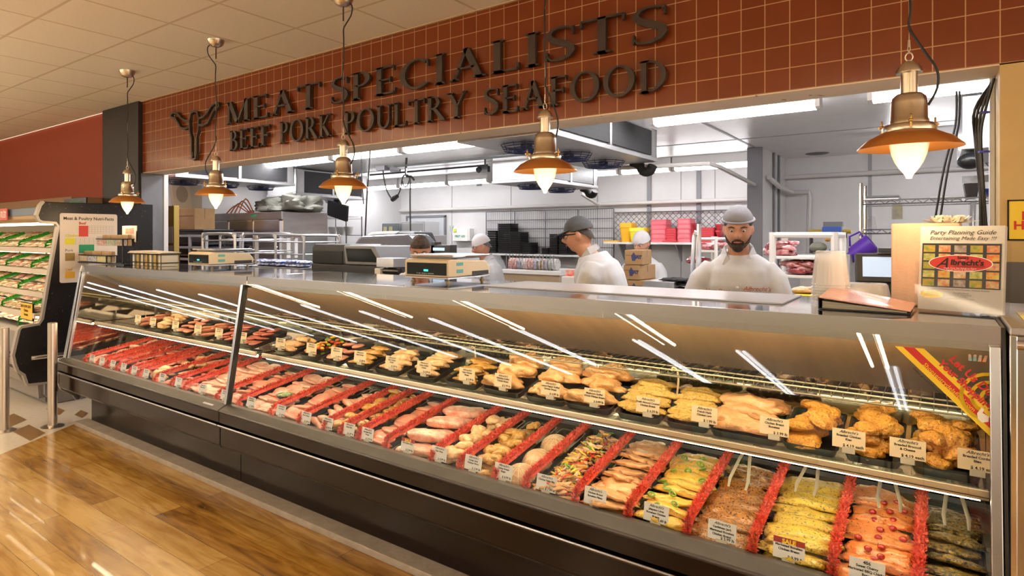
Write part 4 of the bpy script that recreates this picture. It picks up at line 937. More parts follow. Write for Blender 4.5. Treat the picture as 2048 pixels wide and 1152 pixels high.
packs(700,810,6,bp1,'blue and white wrapped pack behind the plain chicken breasts','blue packs on the shelf',2.72,2)
packs(500,690,9,wp1,'white striped pack behind the kabob trays','white packs on the shelf',2.70,2)
packs(1460,1600,6,wp1,'white striped pack behind the big boneless chicken breasts','striped packs on the shelf',2.76,2)
packs(1120,1400,8,M('bacon_wrap', (.70,.62,.58), (.45,.28,.22), rough=.3, scale=60),'plastic-wrapped pale sausage lying below the stuffed chicken','wrapped sausages under the trays',2.90,1)
# ladle and spoon handles standing up in trays
def ladle(px, py, label, curl):
    p = at(px, py, y=2.66); t = thing('serving_spoon', label, 'spoon', p)
    if curl: obj('handle', MB().tube(smooth_path([(0,0,-.09),(.01,0,0),(.004,0,.045),(-.012,0,.055),(-.018,0,.04)]), .004, 6), M('ivory_plastic', (.75,.62,.42), rough=.4), t, local=True, smooth=True)
    else: obj('handle', MB().tube([(0,0,-.09),(.02,0,-.02),(.045,0,.03)], [.006,.009,.010], 8, flat=.4), M('ivory_plastic', (.75,.62,.42), rough=.4), t, local=True, smooth=True)
    return t
ladle(1010,725,'ivory spoon handle leaning out of the cajun chicken tray',0)
ladle(948,715,'curled ivory ladle handle behind the green packs',1)
ladle(1352,762,'curled ivory ladle handle behind the almond chicken',1)
# ================================================= ON THE COUNTER TOP
TOP = 1.3145
beigep = M('beige_scale_plastic', (.64,.54,.38), rough=.4); lcd = M('dark_display', (.012,.018,.02), rough=.12); teal = M('teal_sticker', (.12,.38,.38), rough=.5)
def scale(loc, label):
    t = thing('deli_scale', label, 'scale', loc, 'deli scales on the counter'); w_, d_ = .31, .40
    P = lambda n_, mb, mt, **k: obj(n_, mb, mt, t, local=True, **k)
    P('body', MB().prism([(0,.030),(d_,.034),(d_,.075),(d_-.04,.115),(.03,.130),(0,.120)], lambda u,v,q: (q,u,v), 0, w_), beigep, bev=.008)
    P('base_plate', MB().box(.0,w_,.0,d_,.022,.030), steel2, bev=.003)
    P('platter', MB().box(-.0+.01,w_+.01,.03,d_-.02,.140,.152).box(.03,w_-.03,.06,d_-.06,.128,.141), steel, bev=.005)
    dsp = P('display', MB().box(.02,w_-.01,-.004,.004,.042,.108), lcd, bev=.002)
    obj('readout', MB().box(.145,.175,-.0055,-.004,.062,.072), M('green_readout', (.02,.5,.4), emit=1.2, ecol=(.05,.9,.7)), dsp, local=True)
    mb = MB(); addtext(mb, 'lb  tare  unit price  total price', Matrix.Translation((w_/2,-.0055,.048)) @ Matrix.Rotation(pi/2,4,'X'), .010); obj('print', mb, whitep, dsp, local=True)
    P('sticker', MB().box(w_,w_+.001,.075,.135,.092,.110), teal); P('sticker', MB().box(w_,w_+.001,.075,.135,.052,.072), teal)
    for x in (.03,w_-.03):
        for y in (.04,d_-.04): P('foot', MB().cyl((x,y,0),(x,y,.024),.008,n=8).cyl((x,y,0),(x,y,.006),.014,n=10), M('amber_rubber_foot',(.4,.33,.22),rough=.4))
    P('side_recess', MB().box(w_,w_+.002,.22,.38,.036,.058), dark)
    return t
scale((-2.36,2.64,TOP), 'beige deli scale with steel platter, centre of the counter top')
scale((-4.72,2.68,TOP), 'beige deli scale with steel platter, left part of the counter top')
# brochure stand
t = thing('brochure_holder', 'clear stand of white party planning brochures at the right end of the counter', 'brochure holder', (.055,2.645,TOP)); t.rotation_euler = (0,0,-.24)
P = lambda n_, mb, mt, par=None, **k: obj(n_, mb, mt, par or t, local=True, **k)
TL = Matrix.Rotation(-.12,4,'X')
book = P('brochures', MB().box(-.110,.110,.0,.030,.008,.290, TL), M('brochure_paper', (.58,.56,.53), rough=.6))
def T2(x, z, o=.0012): return TL @ Matrix.Translation((x,-o,z)) @ Matrix.Rotation(pi/2,4,'X')
mb = MB(); addtext(mb, 'Party Planning Guide', T2(.002,.262), .0205, shear=.35); addtext(mb, 'Entertaining Made Easy !!!', T2(.002,.244), .0165, shear=.35); obj('print', mb, ink, book, local=True)
obj('photo_panel', MB().box(-.103,.103,-.0008,.0,.085,.232, TL), black, book, local=True)
foodc = [M('food_print_%d'%i, a, b, rough=.5, scale=75) for i,(a,b) in enumerate([((.55,.30,.05),(.15,.25,.03)),((.45,.18,.08),(.65,.55,.35)),((.5,.45,.25),(.5,.10,.03)),((.25,.28,.05),(.6,.55,.2)),((.4,.35,.3),(.18,.12,.1)),((.6,.12,.03),(.5,.5,.1))])]
for r_ in range(5):
    for c_ in range(5):
        if r_ in (2,) and c_ in (1,2,3): continue
        x = -.083+.0415*c_; z = .214-.0285*r_
        obj('food_photo', MB().box(x-.0158,x+.0158,-.0016,-.0008,z-.0115,z+.0115,TL), foodc[(r_*3+c_*2)%6], book, local=True)
def oval(cx_, cz_, rx, rz, o, mt, nm_='logo_oval'): return obj(nm_, MB().add([TL @ Vector((cx_+rx*cos(2*pi*k/40),-o,cz_+rz*sin(2*pi*k/40))) for k in range(40)], [tuple(range(40))]), mt, book, local=True)
oval(0,.166,.084,.028,.0020,paper); oval(0,.166,.081,.0258,.0024,M('logo_red', (.50,.02,.012), rough=.4))
mb = MB(); addtext(mb, 'A', T2(-.048,.151,.0030), .047, shear=.5, bold=.0004); addtext(mb, "lbrecht's", T2(.018,.161,.0030), .025, shear=.1, bold=.0009); addtext(mb, 'DELAFIELD MARKET', T2(.026,.1535,.0030), .0088); addtext(mb, 'Sentry', T2(.008,.181,.0030), .0115, bold=.0006)
obj('print', mb, ink, book, local=True)
mb = MB(); addtext(mb, 'Fresh, From Our Family to Yours', T2(0,.1475,.0030), .0062, shear=.3); addtext(mb, 'Locally Owned & Operated', T2(0,.1420,.0030), .0062, shear=.3); addtext(mb, 'Foods', T2(.008,.1765,.0030), .004); obj('print', mb, paper, book, local=True)
oval(-.073,.060,.031,.0125,.0016,yell,'yellow_oval')
mb = MB(); addtext(mb, 'Catering & Deli Trays for Every Occasion, Delivery Available', T2(0,.077), .0062, shear=.3)
addtext(mb, 'Delafield Road\nDelafield, Wisconsin\n262.646.8482\nwww.sentrydelafield.com', T2(.004,.066), .0068, shear=.2)
addtext(mb, 'Any event\nCatering available\nOrder with us today!', T2(-.073,.064,.0022), .0048); obj('print', mb, ink, book, local=True)
P('acrylic_stand', MB().box(-.116,.116,-.012,-.010,.0,.09,TL).box(-.118,-.116,-.012,.05,0,.17,TL).box(.116,.118,-.012,.05,0,.17,TL).box(-.118,.118,-.02,.06,0,.003).box(-.118,.118,.046,.049,0,.24,TL), cglass)
# tall paper roll stack behind, with a tissue tuft
t = thing('paper_sleeve', 'tall sleeve of peach wrapping paper behind the party brochures', 'paper', (-.02,2.90,TOP))
pe = M('peach_paper', (.62,.42,.30), (.58,.39,.27), rough=.7, scale=40, bump=.15)
a0 = at(1782,600,y=2.86).x; a1 = at(1905,600,y=2.86).x
obj('paper_block', MB().prism([(a0,2.86),(a0+.05,2.845),(a0+.14,2.85),(a1+.02,2.865),(a1+.03,2.98),(a0+.01,2.98)], lambda u,v,q: (u,v,q), TOP, at(1782,447,y=2.86).z), pe, t, bev=.006)
mb = MB(); rg = random.Random(3)
for j in range(260):
    a = rg.uniform(0,2*pi); e = rg.uniform(.1,1.4); p = Vector((a1-.02,2.93,at(1782,447,y=2.86).z)); d_ = Vector((cos(a)*cos(e)*.8,sin(a)*cos(e)*.4,sin(e)*.45)); l_ = rg.uniform(.03,.07); s_ = Vector((-sin(a),cos(a),.2))*.004
    p = p+Vector((rg.uniform(-.03,.05),rg.uniform(-.02,.02),0)); mb.add([p-s_, p+s_, p+d_*l_+s_*1.5, p+d_*l_-s_*1.5], [(0,1,2,3)])
obj('tissue_tuft', mb, M('cream_tissue', (.80,.72,.58), rough=.7), t)
# ring binder
bx0, bx1 = at(1640,620,y=2.55).x, at(1822,620,y=2.55).x
t = thing('ring_binder', 'pink vinyl ring binder lying on the counter beside the brochures', 'binder', ((bx0+bx1)/2,2.66,TOP)); pk = M('pink_vinyl', (.68,.30,.24), (.74,.40,.32), rough=.18, scale=12, coat=.5)
obj('cover', MB().add([(bx0,2.52,TOP+.040),(bx1,2.52,TOP+.010),(bx1+.01,2.80,TOP+.012),(bx0+.01,2.80,TOP+.062),(bx0,2.52,TOP+.043),(bx1,2.52,TOP+.013),(bx1+.01,2.80,TOP+.015),(bx0+.01,2.80,TOP+.065)], [(3,2,1,0),(4,5,6,7),(0,1,5,4),(1,2,6,5),(2,3,7,6),(3,0,4,7)]), pk, t)
obj('back_cover', MB().box(bx0,bx1,2.52,2.80,TOP+.001,TOP+.004).box(bx0-.002,bx0+.001,2.52,2.80,TOP+.001,TOP+.042), black, t)
obj('pages', MB().add([(bx0+.01,2.525,TOP+.005),(bx1-.01,2.525,TOP+.005),(bx1-.01,2.79,TOP+.005),(bx0+.01,2.79,TOP+.005),(bx0+.01,2.525,TOP+.030),(bx1-.01,2.525,TOP+.009),(bx1-.01,2.79,TOP+.009),(bx0+.01,2.79,TOP+.040)], [(3,2,1,0),(4,5,6,7),(0,1,5,4),(1,2,6,5),(2,3,7,6),(3,0,4,7)]), M('page_edges', (.45,.42,.33), (.2,.19,.15), rough=.8, scale=4, stretch=(1,1,120)), t)
# stack of clear cups
p = at(1661,587,y=2.80); t = thing('cup_stack', 'tall stack of upturned clear plastic cups behind the binder', 'cups', (p.x,2.80,TOP))
for k in range(7): obj('cup', MB().lathe([(.066-.001*k,0+.011*k),(.067,.006+.011*k),(.064,.008+.011*k),(.050,.13+.011*k),(.045,.133+.011*k),(.0,.133+.011*k)], n=24, cap=False), M('clear_cup', (.85,.83,.82), rough=.12, alpha=.30), t, local=True, smooth=True)
p = at(1735,596,y=2.95); t = thing('deli_tub', 'small upturned cloudy plastic tub between cups and brochures', 'tub', (p.x,2.93,TOP))
obj('tub_body', MB().rings([[(x,y,z) for x,y in rr(-a,a,-a*.8,a*.8,.03,4)] for a,z in ((.078,0),(.080,.004),(.076,.010),(.066,.066),(.060,.072),(.02,.073))]), frost, t, local=True, smooth=True)
# pale sheet standing in for the mirror reflection along the counter's back edge
obj_ = obj('reflection_sheet', MB().box(-1.79,-.45,2.60,3.02,TOP+.0005,TOP+.006), M('grey_reflection', (.50,.51,.56), rough=.2), None, 'pale grey sheet standing in for the mirror sheen of the counter top', 'cutting board')
# recipe-card stand, left end
t = thing('card_stand', 'black wire stand with clear trays of business cards at the left end', 'card stand', (-5.5,2.6,TOP)); bw = black
def cp(px, py, y): return at(px, py, y=y)
yb = 2.62
for (xa,xb,pz,nm_) in ((165,224,526,0),(205,257,488,1)):
    A = cp(xa,pz,yb); B_ = cp(xb,pz,yb); z0 = A.z-.0; z0 = {0:TOP+.012,1:TOP+.165}[nm_]
    tr = obj('card_tray', MB().box(A.x,B_.x,yb-.05,yb-.048,z0,z0+.085).box(A.x,A.x+.002,yb-.05,yb+.05,z0,z0+.085).box(B_.x-.002,B_.x,yb-.05,yb+.05,z0,z0+.085).box(A.x,B_.x,yb-.05,yb+.05,z0,z0+.003), cglass, t)
    n_ = 3
    for k in range(n_):
        w3 = (B_.x-A.x)/n_; c3 = [(.55,.40,.22),(.10,.20,.50),(.65,.55,.03),(.5,.12,.08),(.25,.4,.2),(.3,.2,.12)][k+3*nm_]
        obj('cards', MB().box(A.x+w3*k+.006,A.x+w3*(k+1)-.004,yb-.044,yb-.010,z0+.004,z0+.055), M('card_print_%d'%(k+3*nm_), c3, (.75,.72,.65), rough=.6, scale=70), tr)
        obj('cards', MB().box(A.x+w3*k+.006,A.x+w3*(k+1)-.004,yb-.002,yb+.030,z0+.004,z0+.10), M('card_brown', (.42,.26,.12), (.5,.35,.2), rough=.7), tr)
    obj('wire_ledge', MB().box(A.x-.01,B_.x+.01,yb-.056,yb+.055,z0+.058,z0+.066).box(B_.x-.012,B_.x,yb-.05,yb-.04,TOP,z0+.066).box(B_.x-.012,B_.x,yb+.04,yb+.05,TOP,z0+.066), bw, t)
A = cp(165,530,yb); B_ = cp(262,530,yb); obj('wire_base', MB().box(A.x,B_.x,yb-.06,yb+.06,TOP,TOP+.008).box(B_.x-.012,B_.x,yb+.05,yb+.06,TOP,TOP+.30), bw, t)
obj('header_card', MB().box(cp(233,430,yb).x,cp(262,430,yb).x,yb+.050,yb+.054,TOP+.20,TOP+.345), paper, t)
obj('header_photo', MB().box(cp(240,440,yb).x,cp(256,440,yb).x,yb+.048,yb+.050,TOP+.275,TOP+.325), M('meat_print', (.45,.12,.08), (.6,.45,.35), rough=.6, scale=60), t)
mb = MB(); addtext(mb, 'ASK THE BUTCHER', Matrix.Translation((cp(247.5,430,yb).x,yb+.047,TOP+.332)) @ Matrix.Rotation(pi/2,4,'X'), .012); obj('print', mb, ink, t)
# wicker-like basket of paper bags
A = cp(262,530,2.62); B_ = cp(322,530,2.62); t = thing('paper_basket', 'wire basket of folded cream paper bags beside the card stand', 'basket', ((A.x+B_.x)/2,2.68,TOP))
mb = MB(); n_ = 7
for k in range(n_+1):
    x = A.x+(B_.x-A.x)*k/n_
    for y in (2.62,2.78): mb.cyl((x,y,TOP),(x,y,TOP+.10),.004,n=5)
for z in (.03,.10): mb.tube([(A.x,2.62,TOP+z),(B_.x,2.62,TOP+z),(B_.x,2.78,TOP+z),(A.x,2.78,TOP+z),(A.x,2.62,TOP+z)], .004, 5)
obj('basket_frame', mb, black, t)
for k in range(n_): x = A.x+(B_.x-A.x)*(k+.5)/n_; w3 = (B_.x-A.x)/n_*.38; obj('paper_bag', MB().box(x-w3,x+w3,2.63,2.77,TOP+.002,TOP+.105), M('kraft_stripe_%d'%(k%2), [(.70,.66,.55),(.60,.42,.12)][k%2], rough=.7), t)
obj('bag_lid', MB().prism([(A.x-.05,TOP+.106),(A.x,TOP+.125),(A.x+.10,TOP+.128),(B_.x-.1,TOP+.120),(B_.x+.02,TOP+.115),(B_.x,TOP+.106)], YP(2.79), 0, .18), M('cream_bag', (.70,.60,.45), rough=.7), t)

# ================================================= LEFT: OPEN MEAT MERCHANDISER
EX = -6.5
prof = [(2.30,0.02),(3.30,.02),(3.30,1.90),(2.44,1.886),(2.274,1.888),(2.245,1.85),(2.217,1.76),(2.232,1.715),(2.262,1.698),(2.375,1.691),(2.396,1.66),(2.385,1.60),(2.262,.80),(2.235,.758),(2.095,.745),(2.075,.72),(2.03,.50),(2.045,.42),(2.066,.355),(2.115,.31),(2.130,.25),(2.145,.215),(2.30,.205)]
t = thing('meat_merchandiser', 'open multi-deck meat merchandiser with a black end panel at the left', 'refrigerated display', (-8.5,2.8,0))
Pm = lambda n_, mb, mt, **k: obj(n_, mb, mt, t, **k)
LX = -13.0
merchlight = M('merchandiser_lamp_glow', (1,1,1), emit=4.5, ecol=(1,.83,.55))
Pm('end_panel', MB().xprism(prof, EX-.05, EX), M('black_laminate', (.008,.007,.007), (.014,.012,.011), rough=.35, scale=6, spk=(.12,.10,.08), spkscale=45, spkamt=.015), bev=.006)
tr = MB(); edge = prof[3:]; 
mb = MB().strip([(y,z) for y,z in prof[4:]], .022, lambda u,v,q: (q,u,v), EX-.055, EX+.004); Pm('edge_trim', mb, M('grey_edge_trim', (.42,.38,.34), rough=.4, metal=.5))
Pm('back_wall', MB().box(LX,EX-.05,3.05,3.30,.05,1.88), M('case_white', (.60,.52,.38), rough=.4))
Pm('canopy', MB().xprism([(2.30,1.70),(2.24,1.73),(2.235,1.77),(3.2,1.88),(3.2,1.80),(2.36,1.70)], LX, EX-.055), M('tan_canopy', (.42,.30,.17), rough=.5))
Pm('canopy_trim', MB().xprism([(2.222,1.765),(2.228,1.83),(2.26,1.84),(2.26,1.765)], LX, EX-.055), M('blue_grey_trim', (.11,.15,.22), rough=.5))
Pm('case_lamp', MB().cyl((LX+.1,2.43,1.69),(EX-.1,2.43,1.69),.015,n=8), merchlight)
Pm('base_body', MB().xprism([(2.12,.24),(2.06,.36),(2.04,.50),(2.085,.70),(2.20,.70),(3.1,.62),(3.1,.06),(2.25,.06),(2.24,.24)], LX, EX-.055), M('grey_lower_panel', (.22,.20,.19), rough=.35))
Pm('bumper_rail', MB().box(LX,EX-.06,2.02,2.045,.48,.52).box(LX,EX-.06,2.045,2.06,.38,.40), blackm)
Pm('kick_plate', MB().xprism([(2.31,0.005),(2.31,.06),(2.27,.10),(2.27,.20),(3.2,.20),(3.2,.005)], LX, EX+.02), M('steel_kick', (.30,.29,.28), rough=.3, metal=.8), bev=.004)
obj_b = Pm('bumper_bar', MB().tube([(EX+.03,2.16,.46),(EX+.04,2.2,.46),(EX+.045,3.0,.46)], .022, 12), chrome, smooth=True)
tiers = [at(102,500,x=EX-.1), at(92,543,x=EX-.1), at(83,589,x=EX-.1), at(66,630,x=EX-.1)]
tiers = [(p.y, p.z) for p in tiers]+[(2.22,.715)]
shm = M('shelf_front_pale', (.60,.54,.47), rough=.4)
for (y, z) in tiers[:4]:
    Pm('case_lamp', MB().cyl((LX+.1,y+.05,z-.03),(EX-.1,y+.05,z-.03),.010,n=6), merchlight)  # lamps added under the shelves to brighten the packs
    s_ = Pm('shelf', MB().xprism([(y,z-.012),(y,z+.012),(3.05,z+.16),(3.05,z+.14)], LX, EX-.055), innersteel)
    obj('price_rail', MB().xprism([(y-.006,z-.03),(y-.006,z+.018),(y+.004,z+.018),(y+.004,z-.03)], LX, EX-.056), shm, s_)
# packages and green dividers
foam = M('foam_tray', (.78,.72,.62), rough=.6)
meatc = [M('pack_meat_%d'%i, a, b, rough=.15, scale=35, coat=.6) for i,(a,b) in enumerate([((.62,.28,.17),(.75,.50,.36)),((.50,.13,.09),(.66,.32,.22)),((.72,.52,.30),(.80,.62,.40)),((.66,.38,.22),(.52,.22,.12)),((.45,.30,.10),(.60,.42,.18))])]
def package(mt):
    t = thing('meat_package', 'x', 'packaged meat', (0,0,0))
    obj('foam_tray', MB().rings([[(x,y,z) for x,y in rr(-a,a,-b,b,.02,3)] for a,b,z in ((.085,.055,0),(.10,.07,.02),(.103,.073,.022),(.095,.065,.021))]), foam, t, local=True, smooth=True)
    me = blob('meat', 400, .088,.058,.022,.1,14,mt,0,.5,sub=3); p = obj('meat', me, None, t, local=True); p.location.z = .010
    obj('label', MB().box(.02,.07,-.05,-.015,.0335,.0345), paper, t, local=True)
    return t
protos = [package(m_) for m_ in meatc]; used = [False]*5
gdm = M('green_divider_plastic', (.03,.36,.03), (.02,.28,.02), rough=.45, scale=70)
gm = fringe_mesh(420, 9, .30); gm = gm.copy(); gm.transform(Matrix.Translation((0,0,-.03))); gm.materials.clear(); gm.materials.append(gdm)
lv = ['top shelf','second shelf','third shelf','fourth shelf','bottom deck']
for li, (y, z) in enumerate(tiers):
    nC = 12; sl = .20
    for c_ in range(nC):
        x = EX-.19-.235*c_
        for r_ in range(3):
            k = (li*2+c_+r_*2)%5 if li else (2,4,2,3,2)[(c_+r_)%5]
            loc = (x+R.uniform(-.01,.01), y+.10+.15*r_, z+.03+.052*r_+.01*(r_%2)); rot = (.32, R.uniform(-.08,.08), R.uniform(-.12,.12))
            lab = 'pack of %s on the merchandiser, %s' % (('pink pork','red beef','pale chicken','mixed cuts','golden marinated meat')[k], lv[li]); grp = '%s packs on the %s' % (('pork','beef','chicken','mixed','marinated')[k], lv[li])
            if not used[k]: o = protos[k]; used[k] = True; o.location = loc; o.rotation_euler = rot; o['label'] = lab; o['group'] = grp
            else: copy_tree(protos[k], loc, rot, lab, grp)
        if c_ % 3 == (li % 3):
            o = bpy.data.objects.new('leafy_divider', gm); COL.objects.link(o); o.location = (x-.118, y+.04, z+.03); o.rotation_euler = (.34,0,0); tag(o, 'green leafy plastic divider between packs on the %s' % lv[li], 'divider', 'green dividers on the '+lv[li])
# yellow shelf sign
p = at(48,623,x=EX-.12); q = at(79,617,x=EX-.02)
t = thing('shelf_sign', 'yellow price sign in a black frame on the lowest merchandiser shelf', 'sign', (EX-.22,2.20,.76))
obj('frame', MB().box(EX-.40,EX-.09,2.215,2.225,.775,.945), black, t); obj('card', MB().box(EX-.385,EX-.105,2.211,2.216,.785,.935), M('orange_card', (.80,.50,.06), rough=.5), t)
mb = MB()
for i, l in enumerate(('BUY LOW, SAVE','Chicken','Breasts')): addtext(mb, l, Matrix.Translation((EX-.25,2.209,.895-.038*i)) @ Matrix.Rotation(pi/2,4,'X'), .034, bold=.001)
obj('print', mb, ink, t)
# pink sign above the canopy, far left
p = at(2,437,y=2.2); t = thing('aisle_sign', 'small red sign with white lettering above the open merchandiser', 'sign', (p.x,2.2,p.z-.1))
a = at(-40,437,y=2.2).x; b = at(16,437,y=2.2).x
obj('panel', MB().box(a,b,2.19,2.20,at(0,441,y=2.2).z,at(0,418,y=2.2).z), M('pinkish_red', (.52,.10,.09), rough=.5), t)
mb = MB(); addtext(mb, 'you live', Matrix.Translation((b-.02,2.188,at(0,428,y=2.2).z)) @ Matrix.Rotation(pi/2,4,'X'), .05, align='RIGHT', bold=.001); addtext(mb, 'GOOD FOOD', Matrix.Translation((b-.02,2.188,at(0,436,y=2.2).z)) @ Matrix.Rotation(pi/2,4,'X'), .05, align='RIGHT', bold=.001); obj('print', mb, paper, t)
# nutrition poster on the end panel (faces along +x)
t = thing('nutrition_poster', 'white Meat & Poultry Nutri-Facts chart on the black end panel', 'poster', (EX+.01,2.67,1.1))
ym, yM, zm, zM = 2.405, 2.93, 1.125, 1.785
obj('board', MB().prism(rr(ym,yM,zm,zM,.02), lambda u,v,q: (q,u,v), EX+.001, EX+.008), M('poster_board', (.76,.68,.60), rough=.4), t)
TX = lambda y, z: Matrix.Translation((EX+.0095,y,z)) @ Matrix.Rotation(pi/2,4,'Z') @ Matrix.Rotation(pi/2,4,'X')
mb = MB(); addtext(mb, 'Meat & Poultry Nutri-Facts', TX(ym+.26,zM-.062), .042, bold=.0006); addtext(mb, 'Pork', TX(ym+.045,zM-.365), .036, align='LEFT'); obj('print', mb, ink, t)
for (nm_, y0, z0, c) in (('Beef',.165,-.105,(.62,.06,.04)),('Chicken',.045,-.225,(.72,.68,.03)),('Veal',.045,-.545,(.80,.45,.04))):
    mt = M('chart_'+nm_.lower(), c, rough=.5); mb = MB(); addtext(mb, nm_, TX(ym+y0,zM+z0), .036, align='LEFT', bold=.001); mb.add([(EX+.0092,ym+y0+a,zM+z0-.012-b) for a,b in ((0,0),(.085,0),(.085,.105 if nm_=='Beef' else .06),(0,.105 if nm_=='Beef' else .06))], [(0,1,2,3)]); obj('chart_block', mb, mt, t)
mb = MB().add([(EX+.0092,ym+.045+a,zM-.378-b) for a,b in ((0,0),(.085,0),(.085,.075),(0,.075))], [(0,1,2,3)]); obj('chart_block', mb, M('chart_pork', (.30,.20,.06), rough=.5), t)
mb = MB().add([(EX+.0092,ym+.165+a,zM-.30-b) for a,b in ((0,0),(.14,0),(.14,.08),(0,.08))], [(0,1,2,3)]); obj('chart_block', mb, M('chart_green', (.02,.28,.12), rough=.5), t)
mb = MB()
for z0, y0, n_ in ((-.117,.255,5),(-.237,.135,4),(-.378,.135,4)):
    for k in range(n_): mb.box(EX+.0088,EX+.0094,ym+y0,ym+.50,zM+z0-.018*k,zM+z0-.018*k-.002)
    for k in range(9): mb.box(EX+.0088,EX+.0094,ym+y0+(.50-y0)*k/9,ym+y0+(.50-y0)*k/9+.002,zM+z0-.018*(n_-1),zM+z0)
obj('chart_lines', mb, M('chart_line_grey', (.45,.40,.38), rough=.6), t)
# dark green-lettered sign standing on top
p0_, p1_ = at(128,405,y=2.75), at(172,405,y=2.75)
t = thing('top_sign', 'dark sign with green lettering standing on top of the black end panel', 'sign', ((p0_.x+p1_.x)/2,2.75,1.89))
obj('panel', MB().box(p0_.x,p1_.x,2.75,2.765,1.89,1.96), black, t); mb = MB(); addtext(mb, 'FRESH MEAT', Matrix.Translation(((p0_.x+p1_.x)/2,2.748,1.905)) @ Matrix.Rotation(pi/2,4,'X'), .045); obj('print', mb, M('green_letter', (.02,.30,.06), rough=.5), t)
# steel bollards with rails
brs = M('satin_bollard', (.55,.50,.44), rough=.3, metal=1)
def bollard(px, py, ptop, label):
    b = at(px, py, z=0); zt = at(px, ptop, y=b.y).z
    t = thing('bollard', label, 'bollard', b, 'steel guard posts by the merchandiser')
    obj('post', MB().lathe([(.036,0),(.036,zt-.004),(.032,zt),(.0,zt)], n=24), brs, t, local=True, smooth=True)
    obj('floor_flange', MB().lathe([(.085,0),(.085,.004),(.06,.010),(.04,.014),(.0,.014)], n=24), brs, t, local=True, smooth=True)
bollard(105,853,645,'steel guard post standing between merchandiser and glass counter')
bollard(8,862,655,'steel guard post at the left edge of the photo')

# ------------------------------------------------ grocery shelving behind the photographer, seen mirrored in the counter glass
gx0, gx1, gy = -3.4, 2.6, -3.0
t = thing('grocery_shelving', 'long brown grocery shelving across the aisle, mirrored in the counter glass', 'shelving', ((gx0+gx1)/2,gy-.4,0)); gb = M('brown_gondola', (.10,.07,.045), rough=.5)
obj('back_panel', MB().box(gx0,gx1,gy-.45,gy-.42,0,1.75), gb, t)
for k in range(6): obj('shelf', MB().box(gx0,gx1,gy-.42,gy,.12+.30*k,.145+.30*k), gb, t)
for x in (gx0,gx0+1.5,gx0+3.0,gx0+4.5,gx1-.03): obj('upright', MB().box(x,x+.03,gy-.45,gy-.02,0,1.75), gb, t)
pc = [(.60,.06,.04),(.10,.22,.50),(.75,.60,.08),(.12,.40,.10),(.65,.65,.62),(.50,.28,.10),(.35,.08,.25),(.15,.45,.50)]
rg = random.Random(11)
for k in range(5):
    x = gx0+.04
    while x < gx1-.16:
        w3 = rg.uniform(.22,.36); h_ = rg.uniform(.15,.24); ci = rg.randrange(8)
        b_ = MB().box(0,w3*.94,0,.16,0,h_,); o = obj('grocery_box', b_, M('pack_print_%d'%ci, pc[ci], (.7,.68,.62), rough=.4, scale=9), None, '%s printed grocery box on the %s shelf across the aisle' % ('red blue yellow green white tan plum teal'.split()[ci], 'lowest second third fourth top'.split()[k]), 'grocery box', 'grocery boxes across the aisle', local=True); o.location = (x, gy-.18, .146+.30*k); x += w3
